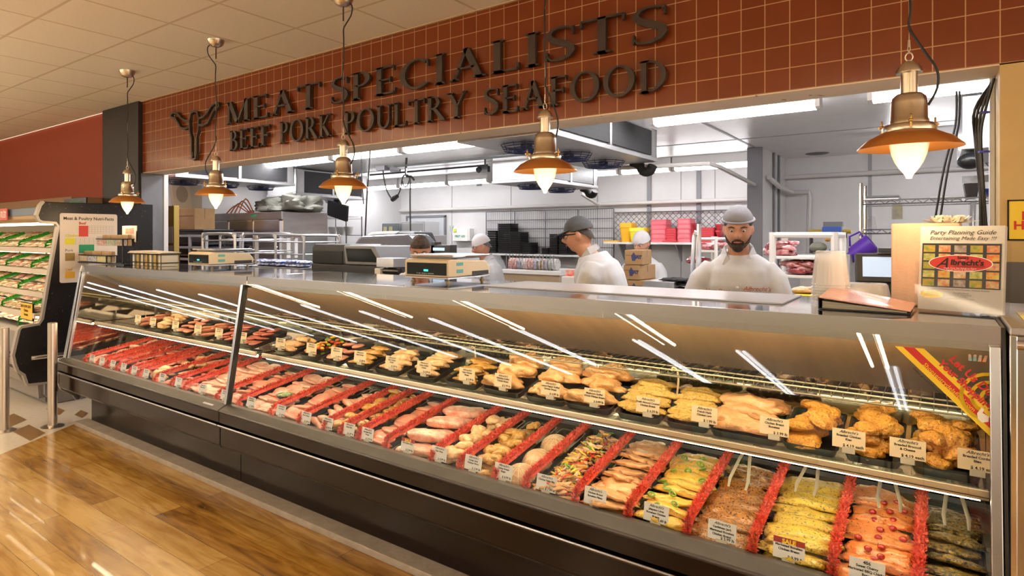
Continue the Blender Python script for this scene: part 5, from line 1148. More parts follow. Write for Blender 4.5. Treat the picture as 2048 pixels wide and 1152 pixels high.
# ================================================= BACK ROOM
alu = M('aluminium_cabinet', (.55,.55,.56), (.48,.48,.49), rough=.35, metal=.6, scale=8)
finm = gridmat('coil_fins', (1,2), (0,0), (.006,.05), .0012, (.040,.040,.045), (.032,.032,.036), (.012,.012,.012), rough=.6, bump=.2)
fin2 = gridmat('coil_fins_pale', (1,2), (0,0), (.006,.05), .0012, (.36,.37,.38), (.30,.31,.32), (.2,.2,.2), rough=.4, bump=.2)
bluew = M('blue_fan_guard', (.03,.045,.16), rough=.4)
def cooler(x0, x1, y0, y1, z0, label, nf, fins=finm, drain=True):
    t = thing('fan_cooler', label, 'evaporator', ((x0+x1)/2,(y0+y1)/2,z0), 'fan coolers under the back-room ceiling'); z1 = BZ-.03
    obj('cabinet', MB().box(x0+.03,x1-.03,y0,y1,z0+.03,z1), alu, t)
    obj('drip_pan', MB().xprism([(y0-.02,z0),(y1+.02,z0),(y1+.02,z0+.035),(y0-.02,z0+.035)], x0, x1), alu, t, bev=.004)
    obj('coil', MB().box(x1-.029,x1-.010,y0+.16,y1-.12,z0+.055,z1-.02), fins, t); obj('coil', MB().box(x0+.010,x0+.029,y0+.16,y1-.12,z0+.055,z1-.02), fins, t)
    obj('end_plate', MB().box(x0+.005,x1-.005,y0-.005,y0+.01,z0+.035,z1).box(x1-.03,x1-.005,y0,y0+.15,z0+.035,z1), alu, t); obj('end_plate', MB().box(x0+.005,x1-.005,y1-.01,y1+.005,z0+.035,z1).box(x1-.03,x1-.005,y1-.11,y1,z0+.035,z1), alu, t); obj('centre_strip', MB().box(x1-.03,x1-.006,(y0+y1)/2-.02,(y0+y1)/2+.02,z0+.035,z1), alu, t)
    for xx in (x0+.1,x1-.1):
        for yy in (y0+.1,y1-.1): obj('hanger', MB().cyl((xx,yy,z1),(xx,yy,BZ-.001),.008,n=6), chrome, t)
    for k in range(nf):
        yc = y0+(y1-y0)*(k+.5)/nf; xc = (x0+x1)/2; mb = MB()
        for q in range(7): rr0 = .165-.022*q; mb.tube([(xc+rr0*cos(a),yc+rr0*sin(a),z0-.055+.006*q*0) for a in [2*pi*j/20 for j in range(21)]], .0026, 4)
        for q in range(3): mb.tube([(xc+(.17+.012*q)*cos(a),yc+(.17+.012*q)*sin(a),z0-.045+.018*q) for a in [2*pi*j/20 for j in range(21)]], .0030, 4)
        for q in range(12): a = 2*pi*q/12; mb.tube([(xc+.03*cos(a),yc+.03*sin(a),z0-.056),(xc+.165*cos(a),yc+.165*sin(a),z0-.054),(xc+.195*cos(a),yc+.195*sin(a),z0)], .0026, 4)
        g = obj('fan_guard', mb, bluew, t)
        fb = MB().cyl((xc,yc,z0-.045),(xc,yc,z0-.005),.045,n=12)
        for q in range(4): a = pi/2*q+.3; fb.add([(xc+.03*cos(a),yc+.03*sin(a),z0-.03),(xc+.15*cos(a-.3),yc+.15*sin(a-.3),z0-.04),(xc+.15*cos(a+.3),yc+.15*sin(a+.3),z0-.022)], [(0,1,2)])
        obj('fan', fb, dark, g)
    if drain: obj('drain_elbow', MB().tube(smooth_path([(x1-.25,y1+.02,z0+.02),(x1-.2,y1+.08,z0-.01),(x1-.17,y1+.09,z0-.07),(x1-.10,y1+.07,z0-.08),(x1-.06,y1+.05,z0-.03)]), .045, 10), blackm, t, smooth=True)
    return t
cooler(-2.85,-2.08,3.80,5.90,2.27,'large ceiling fan cooler with three blue fan guards, centre of the back room',3)
cooler(-4.38,-3.68,6.55,8.10,2.22,'smaller ceiling fan cooler behind the middle pendant lamp',2,fin2)
cooler(-7.95,-7.2,3.95,5.70,2.28,'ceiling fan cooler over the steel fridge, nearest on the left',3,finm,False)
cooler(-8.2,-7.5,5.98,7.45,2.17,'ceiling fan cooler behind the one over the steel fridge',2,finm,False)
cooler(.14,.9,5.85,7.4,2.19,'ceiling fan cooler at the far right beside the black cables',2,fin2)
# reach-in fridge
fx0, fx1, fy0, fy1, fz = -8.44, -6.66, 5.07, 5.85, 1.885
t = thing('reach_in_fridge', 'tall stainless three-door fridge at the back-room left wall', 'refrigerator', ((fx0+fx1)/2,5.46,0))
fs = M('fridge_steel', (.40,.38,.36), (.33,.31,.30), rough=.28, metal=.9, scale=2.5, stretch=(1,1,6))
obj('body', MB().box(fx0,fx1,fy0+.03,fy1,.12,fz), fs, t, bev=.006)
obj('top_panel', MB().box(fx0,fx1,fy0,fy0+.03,fz-.10,fz), steel2, t, bev=.003); obj('badge', MB().box(-7.32,-7.2,fy0-.003,fy0,fz-.06,fz-.03), M('green_badge',(.03,.35,.18),rough=.4), t)
for k in range(3):
    a = fx0+.02+(fx1-fx0-.04)*k/3; b = fx0+.02+(fx1-fx0-.04)*(k+1)/3
    dd = obj('door', MB().box(a+.012,b-.012,fy0-.012,fy0+.03,.20,fz-.115), M('fridge_door', (.50,.46,.45), (.34,.30,.30), rough=.2, metal=.9, scale=1.2, stretch=(1,1,3)), t, bev=.004)
    obj('door_trim', MB().box(a,a+.014,fy0-.016,fy0+.03,.19,fz-.105).box(b-.014,b,fy0-.016,fy0+.03,.19,fz-.105).box(a,b,fy0-.016,fy0+.03,fz-.118,fz-.104), chrome, dd)
    obj('handle', MB().tube([(b-.05,fy0-.012,1.0),(b-.05,fy0-.05,1.03),(b-.05,fy0-.05,1.4),(b-.05,fy0-.012,1.43)], .01, 8), chrome, dd, smooth=True)
tag(obj('wall_notice', MB().box(fx1+.0005,fx1+.003,5.15,5.33,1.28,1.54), paper, None), 'white paper notice taped to the side of the steel fridge', 'notice')
# folded tarp, pile of hoses
me = blob('tarp', 500, .50,.30,.17,.55,7,M('olive_tarp', (.12,.12,.10), (.17,.17,.145), rough=.7, scale=10),0,.1)
o = bpy.data.objects.new('tarp', me); COL.objects.link(o); o.location = (-7.02,5.47,fz+.001); tag(o, 'crumpled grey-green tarp heaped on top of the steel fridge', 'tarp')
mb = MB(); rg = random.Random(4)
for k in range(4): mb.tube(smooth_path([(-8.1+.1*k,5.2,fz+.01),(-7.95+.08*k,5.25,fz+.12+.03*k),(-7.75+.05*k,5.3,fz+.03),(-7.6,5.3,fz+.012)]), .010, 6)
obj('cable_coil', mb, M('copper_cable', (.45,.15,.06), rough=.4), None, 'loops of reddish cable on the left end of the fridge top', 'cable', smooth=True)
# boxes & yellow folder at left
def carton(x0,x1,y0,y1,z0,z1,label,mt=card,group=None,tape=True,rz=0):
    t = thing('cardboard_box', label, 'box', ((x0+x1)/2,(y0+y1)/2,z0), group); t.rotation_euler = (0,0,rz)
    a,b,h_ = (x1-x0)/2,(y1-y0)/2,z1-z0
    obj('carton', MB().box(-a,a,-b,b,0,h_), mt, t, local=True, bev=.003)
    obj('flap_seam', MB().box(-a-.0005,a+.0005,-.004,.004,h_*.5,h_+.0006).box(-a*.9,a*.9,-b-.0008,-b,h_*.62,h_*.66), M('carton_print', (.16,.09,.05), rough=.7), t, local=True)
    return t
pA, pB = at(320,500,y=4.2), at(352,500,y=4.2)
zz = at(330,453,y=4.2).z; zt = at(330,412,y=4.2).z
# steel shelf unit carrying the boxes
t = thing('tray_rack', 'grey wire tray rack with stacked black lids behind the left scale', 'rack', (-6.5,4.6,0))
rx0, rx1 = at(326,480,y=4.5).x, at(420,480,y=4.5).x
mb = MB()
for x in (rx0,(rx0+rx1)/2-.2,(rx0+rx1)/2+.2,rx1):
    for y in (4.45,4.95): mb.cyl((x,y,0),(x,y,1.59),.022,n=8)
obj('posts', mb, M('grey_enamel', (.40,.40,.42), rough=.4), t)
for k in range(9): 
    z = 1.575-.155*k; 
    obj('rail', MB().box(rx0,rx1,4.43,4.455,z-.02,z+.012).box(rx0,rx1,4.945,4.97,z-.02,z+.012), MATS['grey_enamel'], t)
    if k: 
        for j in range(2): obj('sheet_tray', MB().box(rx0+.05+j*.02,rx1-.05,4.48,4.93,z-.02+j*.055,z+.006+j*.055), (M('tray_dark',(.03,.03,.035),rough=.4) if (k+j)%3 else M('tray_brown',(.15,.09,.05),rough=.5)), t, bev=.004)
for z, lb in ((1.590,'lower'),(1.625,'upper')): tag(obj('black_lid', MB().box(rx0+.05,rx1-.1,4.46,4.92,z,z+.03), black, None, bev=.008), lb+' of two flat black lids lying on the wire tray rack', 'lid')
bzz = 1.657
carton(at(352,450,y=4.5).x, at(389,450,y=4.5).x, 4.5,4.8, bzz, at(370,417,y=4.5).z, 'plain brown cardboard box on the wire tray rack, left of the fridge')
# folder box behind pillar: yellow-edged board with paper sheets
yx0, yx1 = at(318,480,y=3.9).x, at(349,480,y=3.9).x
t = thing('notice_board', 'mustard-edged upright board with white sheets beside the scuffed metal pillar', 'board', ((yx0+yx1)/2,4.0,0))
obj('carcass', MB().box(yx0-.2,yx1,3.90,3.96,0,at(330,412,y=3.9).z), M('mustard_board', (.42,.27,.07), rough=.6), t, bev=.004)
obj('edge', MB().box(yx1-.02,yx1+.003,3.892,3.90,.2,at(330,412,y=3.9).z), M('mustard_edge', (.38,.33,.04), rough=.5), t)
obj('sheet', MB().box(yx0-.15,yx1-.03,3.893,3.899,at(330,486,y=3.9).z,at(330,454,y=3.9).z), paper, t); obj('sheet', MB().box(yx0-.15,yx1-.03,3.893,3.899,at(330,525,y=3.9).z,at(330,491,y=3.9).z), paper, t)
p = at(322,397,y=3.95); carton(p.x-.3,p.x+.10,3.90,3.96,at(330,412,y=3.9).z+.002,at(330,374,y=3.9).z,'brown carton on top of the mustard board by the pillar')
# wall clipboards
p = at(370,388,x=BX0+.01)
t = thing('wall_dispenser', 'tilted tan card dispenser hanging on the white left wall', 'dispenser', p)
obj('back_board', MB().box(0,.012,-.02,.26,-.28,.14), M('tan_board', (.42,.34,.24), rough=.6), t, local=True)
obj('front_card', MB().box(.013,.06,-.22,.05,-.22,.16, Matrix.Rotation(.12,4,'X')), M('tan_card', (.50,.38,.24), rough=.6), t, local=True); obj('emblem', MB().add([Matrix.Rotation(.12,4,'X')@Vector((.062,-.08+.09*cos(a),.0+.12*sin(a))) for a in [2*pi*k/24 for k in range(24)]],[tuple(range(24))]), M('tan_print', (.30,.22,.14), rough=.7), t, local=True)
# staff phone on the pillar side
p = at(332,505,y=3.75); t = thing('telephone', 'black desk telephone handset beside the scuffed pillar', 'telephone', (p.x,3.75,1.2))
obj('stand', MB().box(p.x-.07,p.x+.06,3.74,3.85,0,1.26), dark, t); obj('base', MB().box(p.x-.07,p.x+.06,3.70,3.85,1.26,1.36), black, t, bev=.01)
obj('handset', MB().tube(smooth_path([(p.x-.06,3.69,1.52),(p.x-.03,3.69,1.50),(p.x+.0,3.69,1.45),(p.x+.04,3.69,1.40),(p.x+.05,3.69,1.37)]), [.026]*2+[.018]*12+[.026]*3, 8), black, t, smooth=True)
obj('coil_cord', MB().tube([(p.x+.05+.015*cos(k*1.2),3.70+.015*sin(k*1.2),1.36-.004*k*1.0+.03) for k in range(40)], .003, 5), black, t)
# row of tubular cart handles behind the left scale
cart = M('zinc_tube', (.52,.52,.54), rough=.3, metal=.9)
def cartframe(pa, pb, top, y, label, grp='tubular steel carts in the back room'):
    xa, xb = at(pa,top,y=y).x, at(pb,top,y=y).x; z = at((pa+pb)/2,top,y=y).z
    t = thing('steel_cart', label, 'cart', ((xa+xb)/2,y+.25,0), grp)
    for yy in (y, y+.5):
        obj('hoop', MB().tube(smooth_path([(xa,yy,0.12),(xa,yy,z-.12),(xa+.02,yy,z-.03),(xa+.1,yy,z),(xb-.1,yy,z),(xb-.02,yy,z-.03),(xb,yy,z-.12),(xb,yy,.12)]), .015, 8), cart, t, smooth=True)
    for k in range(1,5): obj('rail', MB().cyl((xa,y,z-.07*k-.06*(k-1)),(xb,y,z-.07*k-.06*(k-1)),.008,n=6).cyl((xa,y,z-.07*k-.06*(k-1)),(xa,y+.5,z-.07*k-.06*(k-1)),.008,n=6).cyl((xb,y,z-.07*k-.06*(k-1)),(xb,y+.5,z-.07*k-.06*(k-1)),.008,n=6), cart, t)
    obj('platform', MB().box(xa,xb,y,y+.5,.14,.17), cart, t)
    for xx in (xa+.03,xb-.03):
        for yy in (y+.03,y+.47): obj('caster', MB().cyl((xx-.012,yy,.05),(xx+.012,yy,.05),.05,n=12).cyl((xx,yy,.09),(xx,yy,.14),.01,n=6), black, t)
    return t
cartframe(405,470,468,3.72,'tubular steel cart just right of the tray rack')
cartframe(440,512,467,4.25,'tubular steel cart in front of the fridge doors')
cartframe(515,608,471,4.25,'tubular steel cart in front of the fridge side panel')
# table with blue packs
p = at(520,535,y=3.95); q_ = at(615,535,y=3.95)
t = thing('steel_table', 'steel work table carrying blue-labelled packs left of the wrapping machine', 'table', ((p.x+q_.x)/2,4.1,0)); tz = at(560,533,y=3.95).z
obj('tabletop', MB().box(p.x,q_.x,3.85,4.08,tz-.03,tz), steel2, t, bev=.004)
for x in (p.x+.04,q_.x-.04): 
    for y in (3.9,4.04): obj('leg', MB().cyl((x,y,0),(x,y,tz-.03),.018,n=8), steel2, t)
for k in range(10):
    x = p.x+.06+(q_.x-p.x-.12)*(k%5)/4
    o = obj('film_pack', MB().ell((0,0,.018),.075,.09,.020,12,8), M('blue_print_pack', (.03,.10,.45), (.70,.72,.78), rough=.2, scale=28, detail=1), None, 'blue and white printed pack on the table left of the wrapping machine', 'pack', 'blue packs on the work table', smooth=True, local=True)
    o.location = (x, 3.96, tz+.001+.034*(k//5)); o.rotation_euler = (0,R.uniform(-.1,.1),R.uniform(-.4,.4))
# wrapping machine
ym_ = 3.75; xa, xb, xc_ = at(622,540,y=ym_).x, at(700,540,y=ym_).x, at(768,540,y=ym_).x
t = thing('wrapping_machine', 'large grey meat wrapping machine with dark window behind the counter', 'wrapping machine', ((xa+xc_)/2,4.1,0))
zt_ = at(640,488,y=ym_).z; mg = M('machine_grey', (.055,.058,.066), (.04,.043,.05), rough=.3, scale=3, coat=.3)
obj('cabinet', MB().box(xa,xc_,ym_,ym_+.45,.0,1.32), mg, t, bev=.01)
obj('hood', MB().prism([(xa,1.32),(xa,zt_-.03),(xa+.04,zt_),(xb-.02,zt_),(xb+.12,1.36),(xb+.12,1.32)], YP(ym_+.45), 0, .44), mg, t, bev=.012)
obj('window_frame', MB().prism([(xb-.04,1.325),(xb-.06,zt_-.01),(xc_-.10,zt_-.01),(xc_-.02,1.38),(xc_-.02,1.325)], YP(ym_+.5), 0, .52), M('pale_grey_frame', (.24,.25,.27), rough=.3), t, bev=.01)
obj('window', MB().prism([(xb-.005,1.35),(xb-.03,zt_-.035),(xc_-.13,zt_-.035),(xc_-.06,1.38),(xc_-.06,1.35)], YP(ym_-.019), 0, .004), lcd, t)
obj('top_cover', MB().prism([(xa+.05,zt_-.02),(xa+.14,zt_+.07),(xc_-.18,zt_+.09),(xc_-.04,zt_-.02),(xc_-.02,1.34),(xa+.05,1.34)], YP(ym_+.80), 0, .33), M('machine_cover', (.09,.09,.11), rough=.2, coat=.4), t, bev=.03)
obj('vent_panel', MB().prism(rr(xa+.02,xb-.10,1.325,zt_-.06,.01), YP(ym_+.009), 0, .006), black, t)
# dark hooded machine (tray dispenser) at px 790
ym_ = 4.85; p = at(780,520,y=ym_); q_ = at(815,520,y=ym_); e_ = at(832,520,y=ym_)
t = thing('hooded_machine', 'tall dark grey hooded machine standing right of the wrapping machine', 'meat machine', (p.x+.1,4.4,0)); zt_ = at(795,462,y=ym_).z
hood = [(p.x-.02,1.22),(p.x-.02,zt_-.14),(p.x+.03,zt_-.03),(p.x+.10,zt_),(e_.x-.06,zt_-.01),(e_.x,zt_-.12),(e_.x,1.22)]
obj('hood', MB().prism(hood, YP(ym_+.35), 0, .33), mg, t, bev=.02); op = [(p.x,1.24),(p.x,zt_-.15),(p.x+.04,zt_-.09),(q_.x-.05,zt_-.09),(q_.x-.015,zt_-.15),(q_.x-.015,1.24)]
obj('opening', MB().prism(op, YP(ym_+.021), 0, .006), black, t); obj('pedestal', MB().box(p.x,e_.x,ym_+.05,ym_+.35,0,1.22), mg, t)
# small steel slicer in front of it
p = at(775,560,y=3.55); t = thing('label_applicator', 'small steel and black label applicator between wrapping machine and scale', 'label machine', (p.x,3.55,1.1))
a = at(758,540,y=3.5).x; b = at(800,540,y=3.5).x; zz = at(775,516,y=3.5).z
obj('arm_box', MB().box(a+.01,b-.03,3.46,3.62,zz-.07,zz), steel2, t, bev=.004); obj('side_box', MB().box(a-.01,a+.05,3.46,3.6,zz-.20,zz-.08), whitep, t, bev=.004)
obj('roller', MB().cyl((a+.06,3.5,zz-.10),(b,3.5,zz-.10),.025,n=12).cyl((a+.05,3.52,zz-.16),(b-.02,3.52,zz-.16),.02,n=12), black, t); obj('stand', MB().cyl((a+.08,3.56,0),(a+.08,3.56,zz-.06),.03,n=12).box(a-.02,b,3.5,3.65,0,.04), dark, t)
# wall monitor, left
ym_ = 6.6; a = at(653,420,y=ym_); b = at(692,420,y=ym_)
t = thing('monitor', 'black tilted monitor mounted above the shelf right of the fridge', 'monitor', ((a.x+b.x)/2,ym_,at(670,437,y=ym_).z))
h_ = at(670,406,y=ym_).z-at(670,437,y=ym_).z; w3 = b.x-a.x
obj('screen_body', MB().box(-w3/2,w3/2,0,.05,0,h_, Matrix.Rotation(.25,4,'Y')@Matrix.Rotation(.15,4,'X')), black, t, local=True, bev=.006); obj('bracket', MB().cyl((0,.05,h_*.6),(0,.2,BZ-at(670,437,y=ym_).z-.001),.015,n=8), dark, t, local=True)
# wire shelf with white containers
a = at(656,448,y=7.4).x; b = at(708,448,y=7.4).x; z = at(680,438,y=7.4).z
def wireshelf(x0,x1,y0,y1,z0,label,brk=True,par=None,zs=None):
    t = par or thing('wire_shelf', label, 'shelf', ((x0+x1)/2,(y0+y1)/2,z0)); mb = MB()
    for y in (y0,y0,y1): mb.tube([(x0,y,z0),(x1,y,z0)], .006, 5)
    mb.tube([(x0,y0,z0+.035),(x1,y0,z0+.035)], .006, 5); n_ = int((x1-x0)/.045)
    mb.tube([(x0+(x1-x0)*k/n_, y0, z0+(.035 if k%2 else 0)) for k in range(n_+1)], .0035, 4)
    for k in range(int((x1-x0)/.03)): mb.tube([(x0+.03*k,y0,z0+.035),(x0+.03*k,y1,z0+.035)], .002, 3)
    obj('lower_grid' if par else 'shelf_grid', mb, chrome, t)
    return t
t = wireshelf(a,b,7.2,7.6,z,'wire shelf with white tubs right of the steel fridge'); obj('support', MB().cyl((a,7.58,0),(a,7.58,z+.04),.012,n=6).cyl((b,7.58,0),(b,7.58,z+.04),.012,n=6).cyl((a,7.22,0),(a,7.22,z+.04),.012,n=6).cyl((b,7.22,0),(b,7.22,z+.04),.012,n=6), chrome, t)
z2 = at(680,470,y=7.4).z
obj('lower_grid', MB().box(a,b,7.2,7.6,z2-.01,z2), chrome, t)
for k in range(3):
    x = a+(b-a)*(.2+.3*k); tag(obj('white_tub', MB().lathe([(.06,0),(.075,.12),(.078,.125),(.078,.14),(.0,.14)],(x,7.4,z2+.001),16), whitep, None, smooth=True), ('left','middle','right')[k]+' white plastic tub on the lower wire shelf behind the fridge', 'tub')
# ceiling cords with plugs
def cord(pts, r, label, mt=cordm):
    return obj('hanging_cord', MB().tube(smooth_path(pts), r, 6), mt, None, label, 'cord', smooth=True)
yc = 6.2
K = lambda px,py,y=yc: at(px,py,y=y)
t = thing('power_cable', 'dangling black cord with a plug below the grey ceiling box', 'cord', K(766,338))
obj('cord', MB().tube(smooth_path([K(766,338),K(768,358),K(774,382),K(784,399)]), .009, 6), cordm, t, smooth=True)
obj('plug', MB().tube([K(784,400),K(788,397),K(795,392)], [.03,.036,.026], 8), black, t); obj('cord', MB().tube(smooth_path([K(795,392),K(801,378),K(804,360),K(808,351),K(815,350),K(819,358),K(814,372),K(807,372),K(805,362)]), .008, 6), cordm, t, smooth=True)
obj('junction_box', MB().box(K(758,335).x,K(775,335).x,yc-.06,yc+.06,K(766,341).z,K(766,332).z), grey, t); obj('strain_hook', MB().tube([K(813,337),K(813,350)], .006, 5), chrome, t)
obj('junction_plate', MB().cyl(K(784,338),K(800,341),.05,.02,n=6), grey, t)
cord([(K(812,350).x,yc,BZ),K(812,350),K(820,356),K(820,400),K(821,466)], .010, 'straight black cord dropping from the hook toward the dark machine')
cord([(K(812,350).x+.01,yc,BZ),K(812,350),K(822,353),K(828,360)], .014, 'short black cord end curling off the ceiling hook')
obj('conduit_pipe', MB().cyl((K(775,334).x,yc,K(775,334).z),(K(1050,309).x,yc,K(1050,309).z),.014,n=8), M('grey_conduit', (.22,.23,.24), rough=.4, metal=.5), None, 'thin grey conduit running under the white ceiling', 'pipe')
cord([(at(740,305,y=4.5).x,4.5,BZ),at(740,305,y=4.5),at(736,360,y=4.5),at(733,410,y=4.5),at(730,480,y=4.5),at(727,545,y=4.5)], .008, 'long black cord hanging in front of the wrapping machine')
cord([(at(722,305,y=4.6).x,4.6,BZ),at(722,305,y=4.6),at(724,360,y=4.6),at(727,408,y=4.6)], .006, 'thin grey cord left of the long black cord')
t = thing('cord_tag', 'yellow tag on the long black hanging cord', 'tag', at(728,478,y=4.49)); obj('band', MB().cyl(at(728,480,y=4.49),at(728,476,y=4.49),.016,n=8), yell, t)
# conduits/pipes on the far wall
pipe = M('white_pipe', (.60,.58,.56), rough=.4)
yw = BY-.10
zp = at(1300,405,y=yw).z
obj('rail_pipe', MB().cyl((BX0+.06,yw,zp),(-1.75,yw,zp),.028,n=10), pipe, None, 'long white pipe along the far wall above the shelves', 'pipe', smooth=True)
obj('rail_pipe', MB().cyl((-1.60,yw,at(1700,348,y=yw).z),(3.1,yw,at(1700,348,y=yw).z),.03,n=10), pipe, None, 'white pipe along the far right wall above the wire shelving', 'pipe', smooth=True)
obj('drain_pipe', MB().tube([at(1240,336,y=5.96),at(1300,333,y=6.0),at(1418,327,y=6.1),at(1440,334,y=6.35),(-1.67,7.963,at(1506,369,y=7.9).z)], .022, 8), pipe, None, 'white drain pipe sloping from the large fan cooler to the grey post', 'pipe', smooth=True)
obj('drain_pipe', MB().tube([(-1.565,8.2,at(1532,355,y=8.2).z),(-1.52,8.6,at(1560,376,y=8.8).z),at(1585,384,y=9.3),at(1618,384,y=9.3),at(1619,395,y=9.3),at(1617,470,y=9.3),(at(1617,470,y=9.3).x,9.3,.5)], .028, 8), pipe, None, 'white elbowed drain pipe running down beside the partition', 'pipe', smooth=True)
obj('drain_pipe', MB().tube([at(1162,387,y=8.3),at(1178,398,y=8.8),at(1198,411,y=yw-.06)], .022, 8), pipe, None, 'short white drain pipe below the smaller fan cooler', 'pipe', smooth=True)
for px in (1548,1558): 
    p = at(px,400,x=-1.585); obj('conduit_pipe', MB().cyl((-1.585,p.y,.2),(-1.585,p.y,BZ-.002),.014,n=8), M('grey_conduit2', (.18,.18,.19), rough=.4), None, ('left' if px<1550 else 'right')+' of two thin dark conduits on the white partition', 'pipe')
# first-aid cabinet
a, b = at(913,470,y=BY).x, at(944,470,y=BY).x; z0, z1 = at(930,482,y=BY).z, at(930,457,y=BY).z
t = thing('first_aid_cabinet', 'white first aid box with green lettering on the far wall', 'first aid box', ((a+b)/2,BY-.06,z0))
obj('cabinet', MB().box(a,b+.04,BY-.13,BY-.002,z0,z1), whitep, t, bev=.006); mb = MB(); addtext(mb, 'FIRST AID', Matrix.Translation(((a+b)/2,BY-.132,z0+.07)) @ Matrix.Rotation(pi/2,4,'X'), .055, bold=.002); obj('lettering', mb, M('first_aid_green', (.0,.25,.15), rough=.5), t)
obj('door_line', MB().box(b+.002,b+.006,BY-.132,BY-.02,z0,z1), grey, t)
for k,(px,py,c,lb) in enumerate(((903,457,(.45,.50,.48),'grey notice'),(908,462,(.75,.75,.72),'white notice'),(918,461,(.60,.75,.05),'lime green sticker'),(883,419,(.05,.15,.15),'small dark plate'),(958,369,(.2,.2,.22),'small grey box'))):
    p = at(px,py,y=BY-.01); s_ = (.045,.045,.03,.035,.055)[k]; tag(obj('wall_notice', MB().box(p.x-s_,p.x+s_,BY-.012-.13*(k==2),BY-.001-.13*(k==2),p.z-s_*(1.2,1.5,1,.7,.5)[k],p.z+s_*(1.2,1.5,1,.7,.5)[k]), M('notice_%d'%k, c, rough=.6), None), lb+' on the far wall near the first aid box', 'notice')
# grey electrical boxes etc left wall
for k,(pa,pb,pt,pbm,c,lb) in enumerate(((764,798,447,470,(.20,.22,.23),'grey electrical box behind the wrapping machine'),(803,850,443,475,(.45,.45,.46),'pale steel cabinet left of the far door'))):
    y = 8.4; a, b = at(pa,450,y=y).x, at(pb,450,y=y).x; z0 = 0; z1 = at(pa,pt,y=y).z
    t = thing('utility_cabinet', lb, 'cabinet', ((a+b)/2,y,0)); obj('cabinet_body', MB().box(a,b,y,y+.4,0,z1), M('util_%d'%k, c, rough=.4), t, bev=.006); obj('cabinet_door', MB().box(a+.03,b-.03,y-.012,y,.1,z1-.03), M('util_door_%d'%k, tuple(min(1,v*1.15) for v in c), rough=.35), t, bev=.003)
    if k == 0: obj('warning_label', MB().box(a+.05,a+.13,y-.016,y-.012,z1-.16,z1-.06).box(a+.19,a+.27,y-.016,y-.012,z1-.16,z1-.06), M('label_yellow', (.75,.65,.12), (.8,.8,.75), rough=.5, scale=30), t)
for px,py,c,lb in ((753,446,(.75,.30,.35),'pink paper slip'),(776,440,(.70,.35,.25),'orange paper slip'),(757,432,(.62,.55,.42),'tan paper plate')):
    p = at(px,py,y=BY-.01); tag(obj('wall_notice', MB().box(p.x-.03,p.x+.03,BY-.01,BY-.001,p.z-.07,p.z+.07), M('slip_%d'%px, c, rough=.6), None), lb+' pinned to the far wall left of the door', 'notice')
# white sink hoop behind dark machine
hp = [at(738,485,y=6.2),at(740,474,y=6.2),at(750,467,y=6.2),at(830,466,y=6.2),at(841,470,y=6.2),at(844,484,y=6.2)]
t = thing('white_cart', 'white enamelled hoop-handled cart behind the dark hooded machine', 'cart', (hp[0].x+.3,6.3,0))
obj('hoop', MB().tube(smooth_path([(hp[0].x,6.2,.1)]+hp+[(hp[-1].x,6.2,.1)]), .025, 8), whitep, t, smooth=True); obj('shelf', MB().box(hp[0].x,hp[-1].x,6.2,6.7,.5,.53).box(hp[0].x,hp[-1].x,6.2,6.7,1.05,1.08), whitep, t)
bb = obj('dark_bin', MB().box(at(742,480,y=6.3).x,at(768,480,y=6.3).x,6.25,6.6,1.081,at(750,472,y=6.3).z), dark, None, 'dark plastic bin on the white hoop-handled cart', 'bin', bev=.02)
tag(obj('label_box', MB().box(at(768,480,y=6.3).x+.01,at(790,480,y=6.3).x,6.25,6.5,1.081,at(770,470,y=6.3).z), M('colour_label', (.05,.15,.5), (.15,.5,.2), rough=.5, scale=14), None), 'blue and green printed box on the white hoop-handled cart', 'box')
# white equipment box with dark round-top window
a, b = at(820,490,y=7.5).x, at(862,490,y=7.5).x
t = thing('pale_machine', 'pale grey machine box below the far door', 'machine', ((a+b)/2,7.7,0)); obj('housing', MB().box(a,b,7.5,7.9,0,at(840,470,y=7.5).z), M('pale_housing', (.50,.49,.50), rough=.4), t, bev=.01); obj('grille', MB().box(a+.04,b-.04,7.494,7.5,1.2,at(840,474,y=7.5).z), M('pale_grille', (.42,.41,.42), rough=.6), t)
# small POS screen near scale
p = at(884,497,y=4.3); t = thing('small_terminal', 'small grey terminal with a lit blue screen behind the centre scale', 'terminal', (p.x,4.3,1.2))
a,b = at(862,500,y=4.3).x, at(900,500,y=4.3).x; obj('housing', MB().box(a,b,4.3,4.4,1.35,at(880,490,y=4.3).z).box(a,a+.04,4.3,4.4,1.3,at(880,484,y=4.3).z), dark, t, bev=.004); obj('stand', MB().box(a+.05,b-.05,4.32,4.4,0,1.35), dark, t)
obj('screen', MB().box(a+.025,b-.06,4.296,4.3,1.44,at(880,495,y=4.3).z-.002), M('blue_screen', (.35,.5,.65), emit=.6, ecol=(.5,.72,1)), t)

# wire grid panel and stacks of black trays
a, b = at(973,430,y=BY-.06).x, at(1228,430,y=BY-.06).x; z0, z1 = at(1100,512,y=BY).z, at(1100,421,y=BY).z
mb = MB(); n_ = 62
for k in range(n_+1): x = a+(b-a)*k/n_; mb.tube([(x,BY-.06,z0),(x,BY-.06,z1)], .0032, 4)
for k in range(6): z = z0+(z1-z0)*k/5; mb.tube([(a,BY-.065,z),(b,BY-.065,z)], .006, 4)
for k in range(5): x = a+(b-a)*k/4; mb.tube([(x,BY-.07,z0),(x,BY-.07,z1)], .012, 4)
obj('wire_grid_panel', mb, M('grey_wire', (.20,.20,.22), rough=.4, metal=.5), None, 'tall grey wire grid panel on the far wall behind the black tray stacks', 'wire panel')
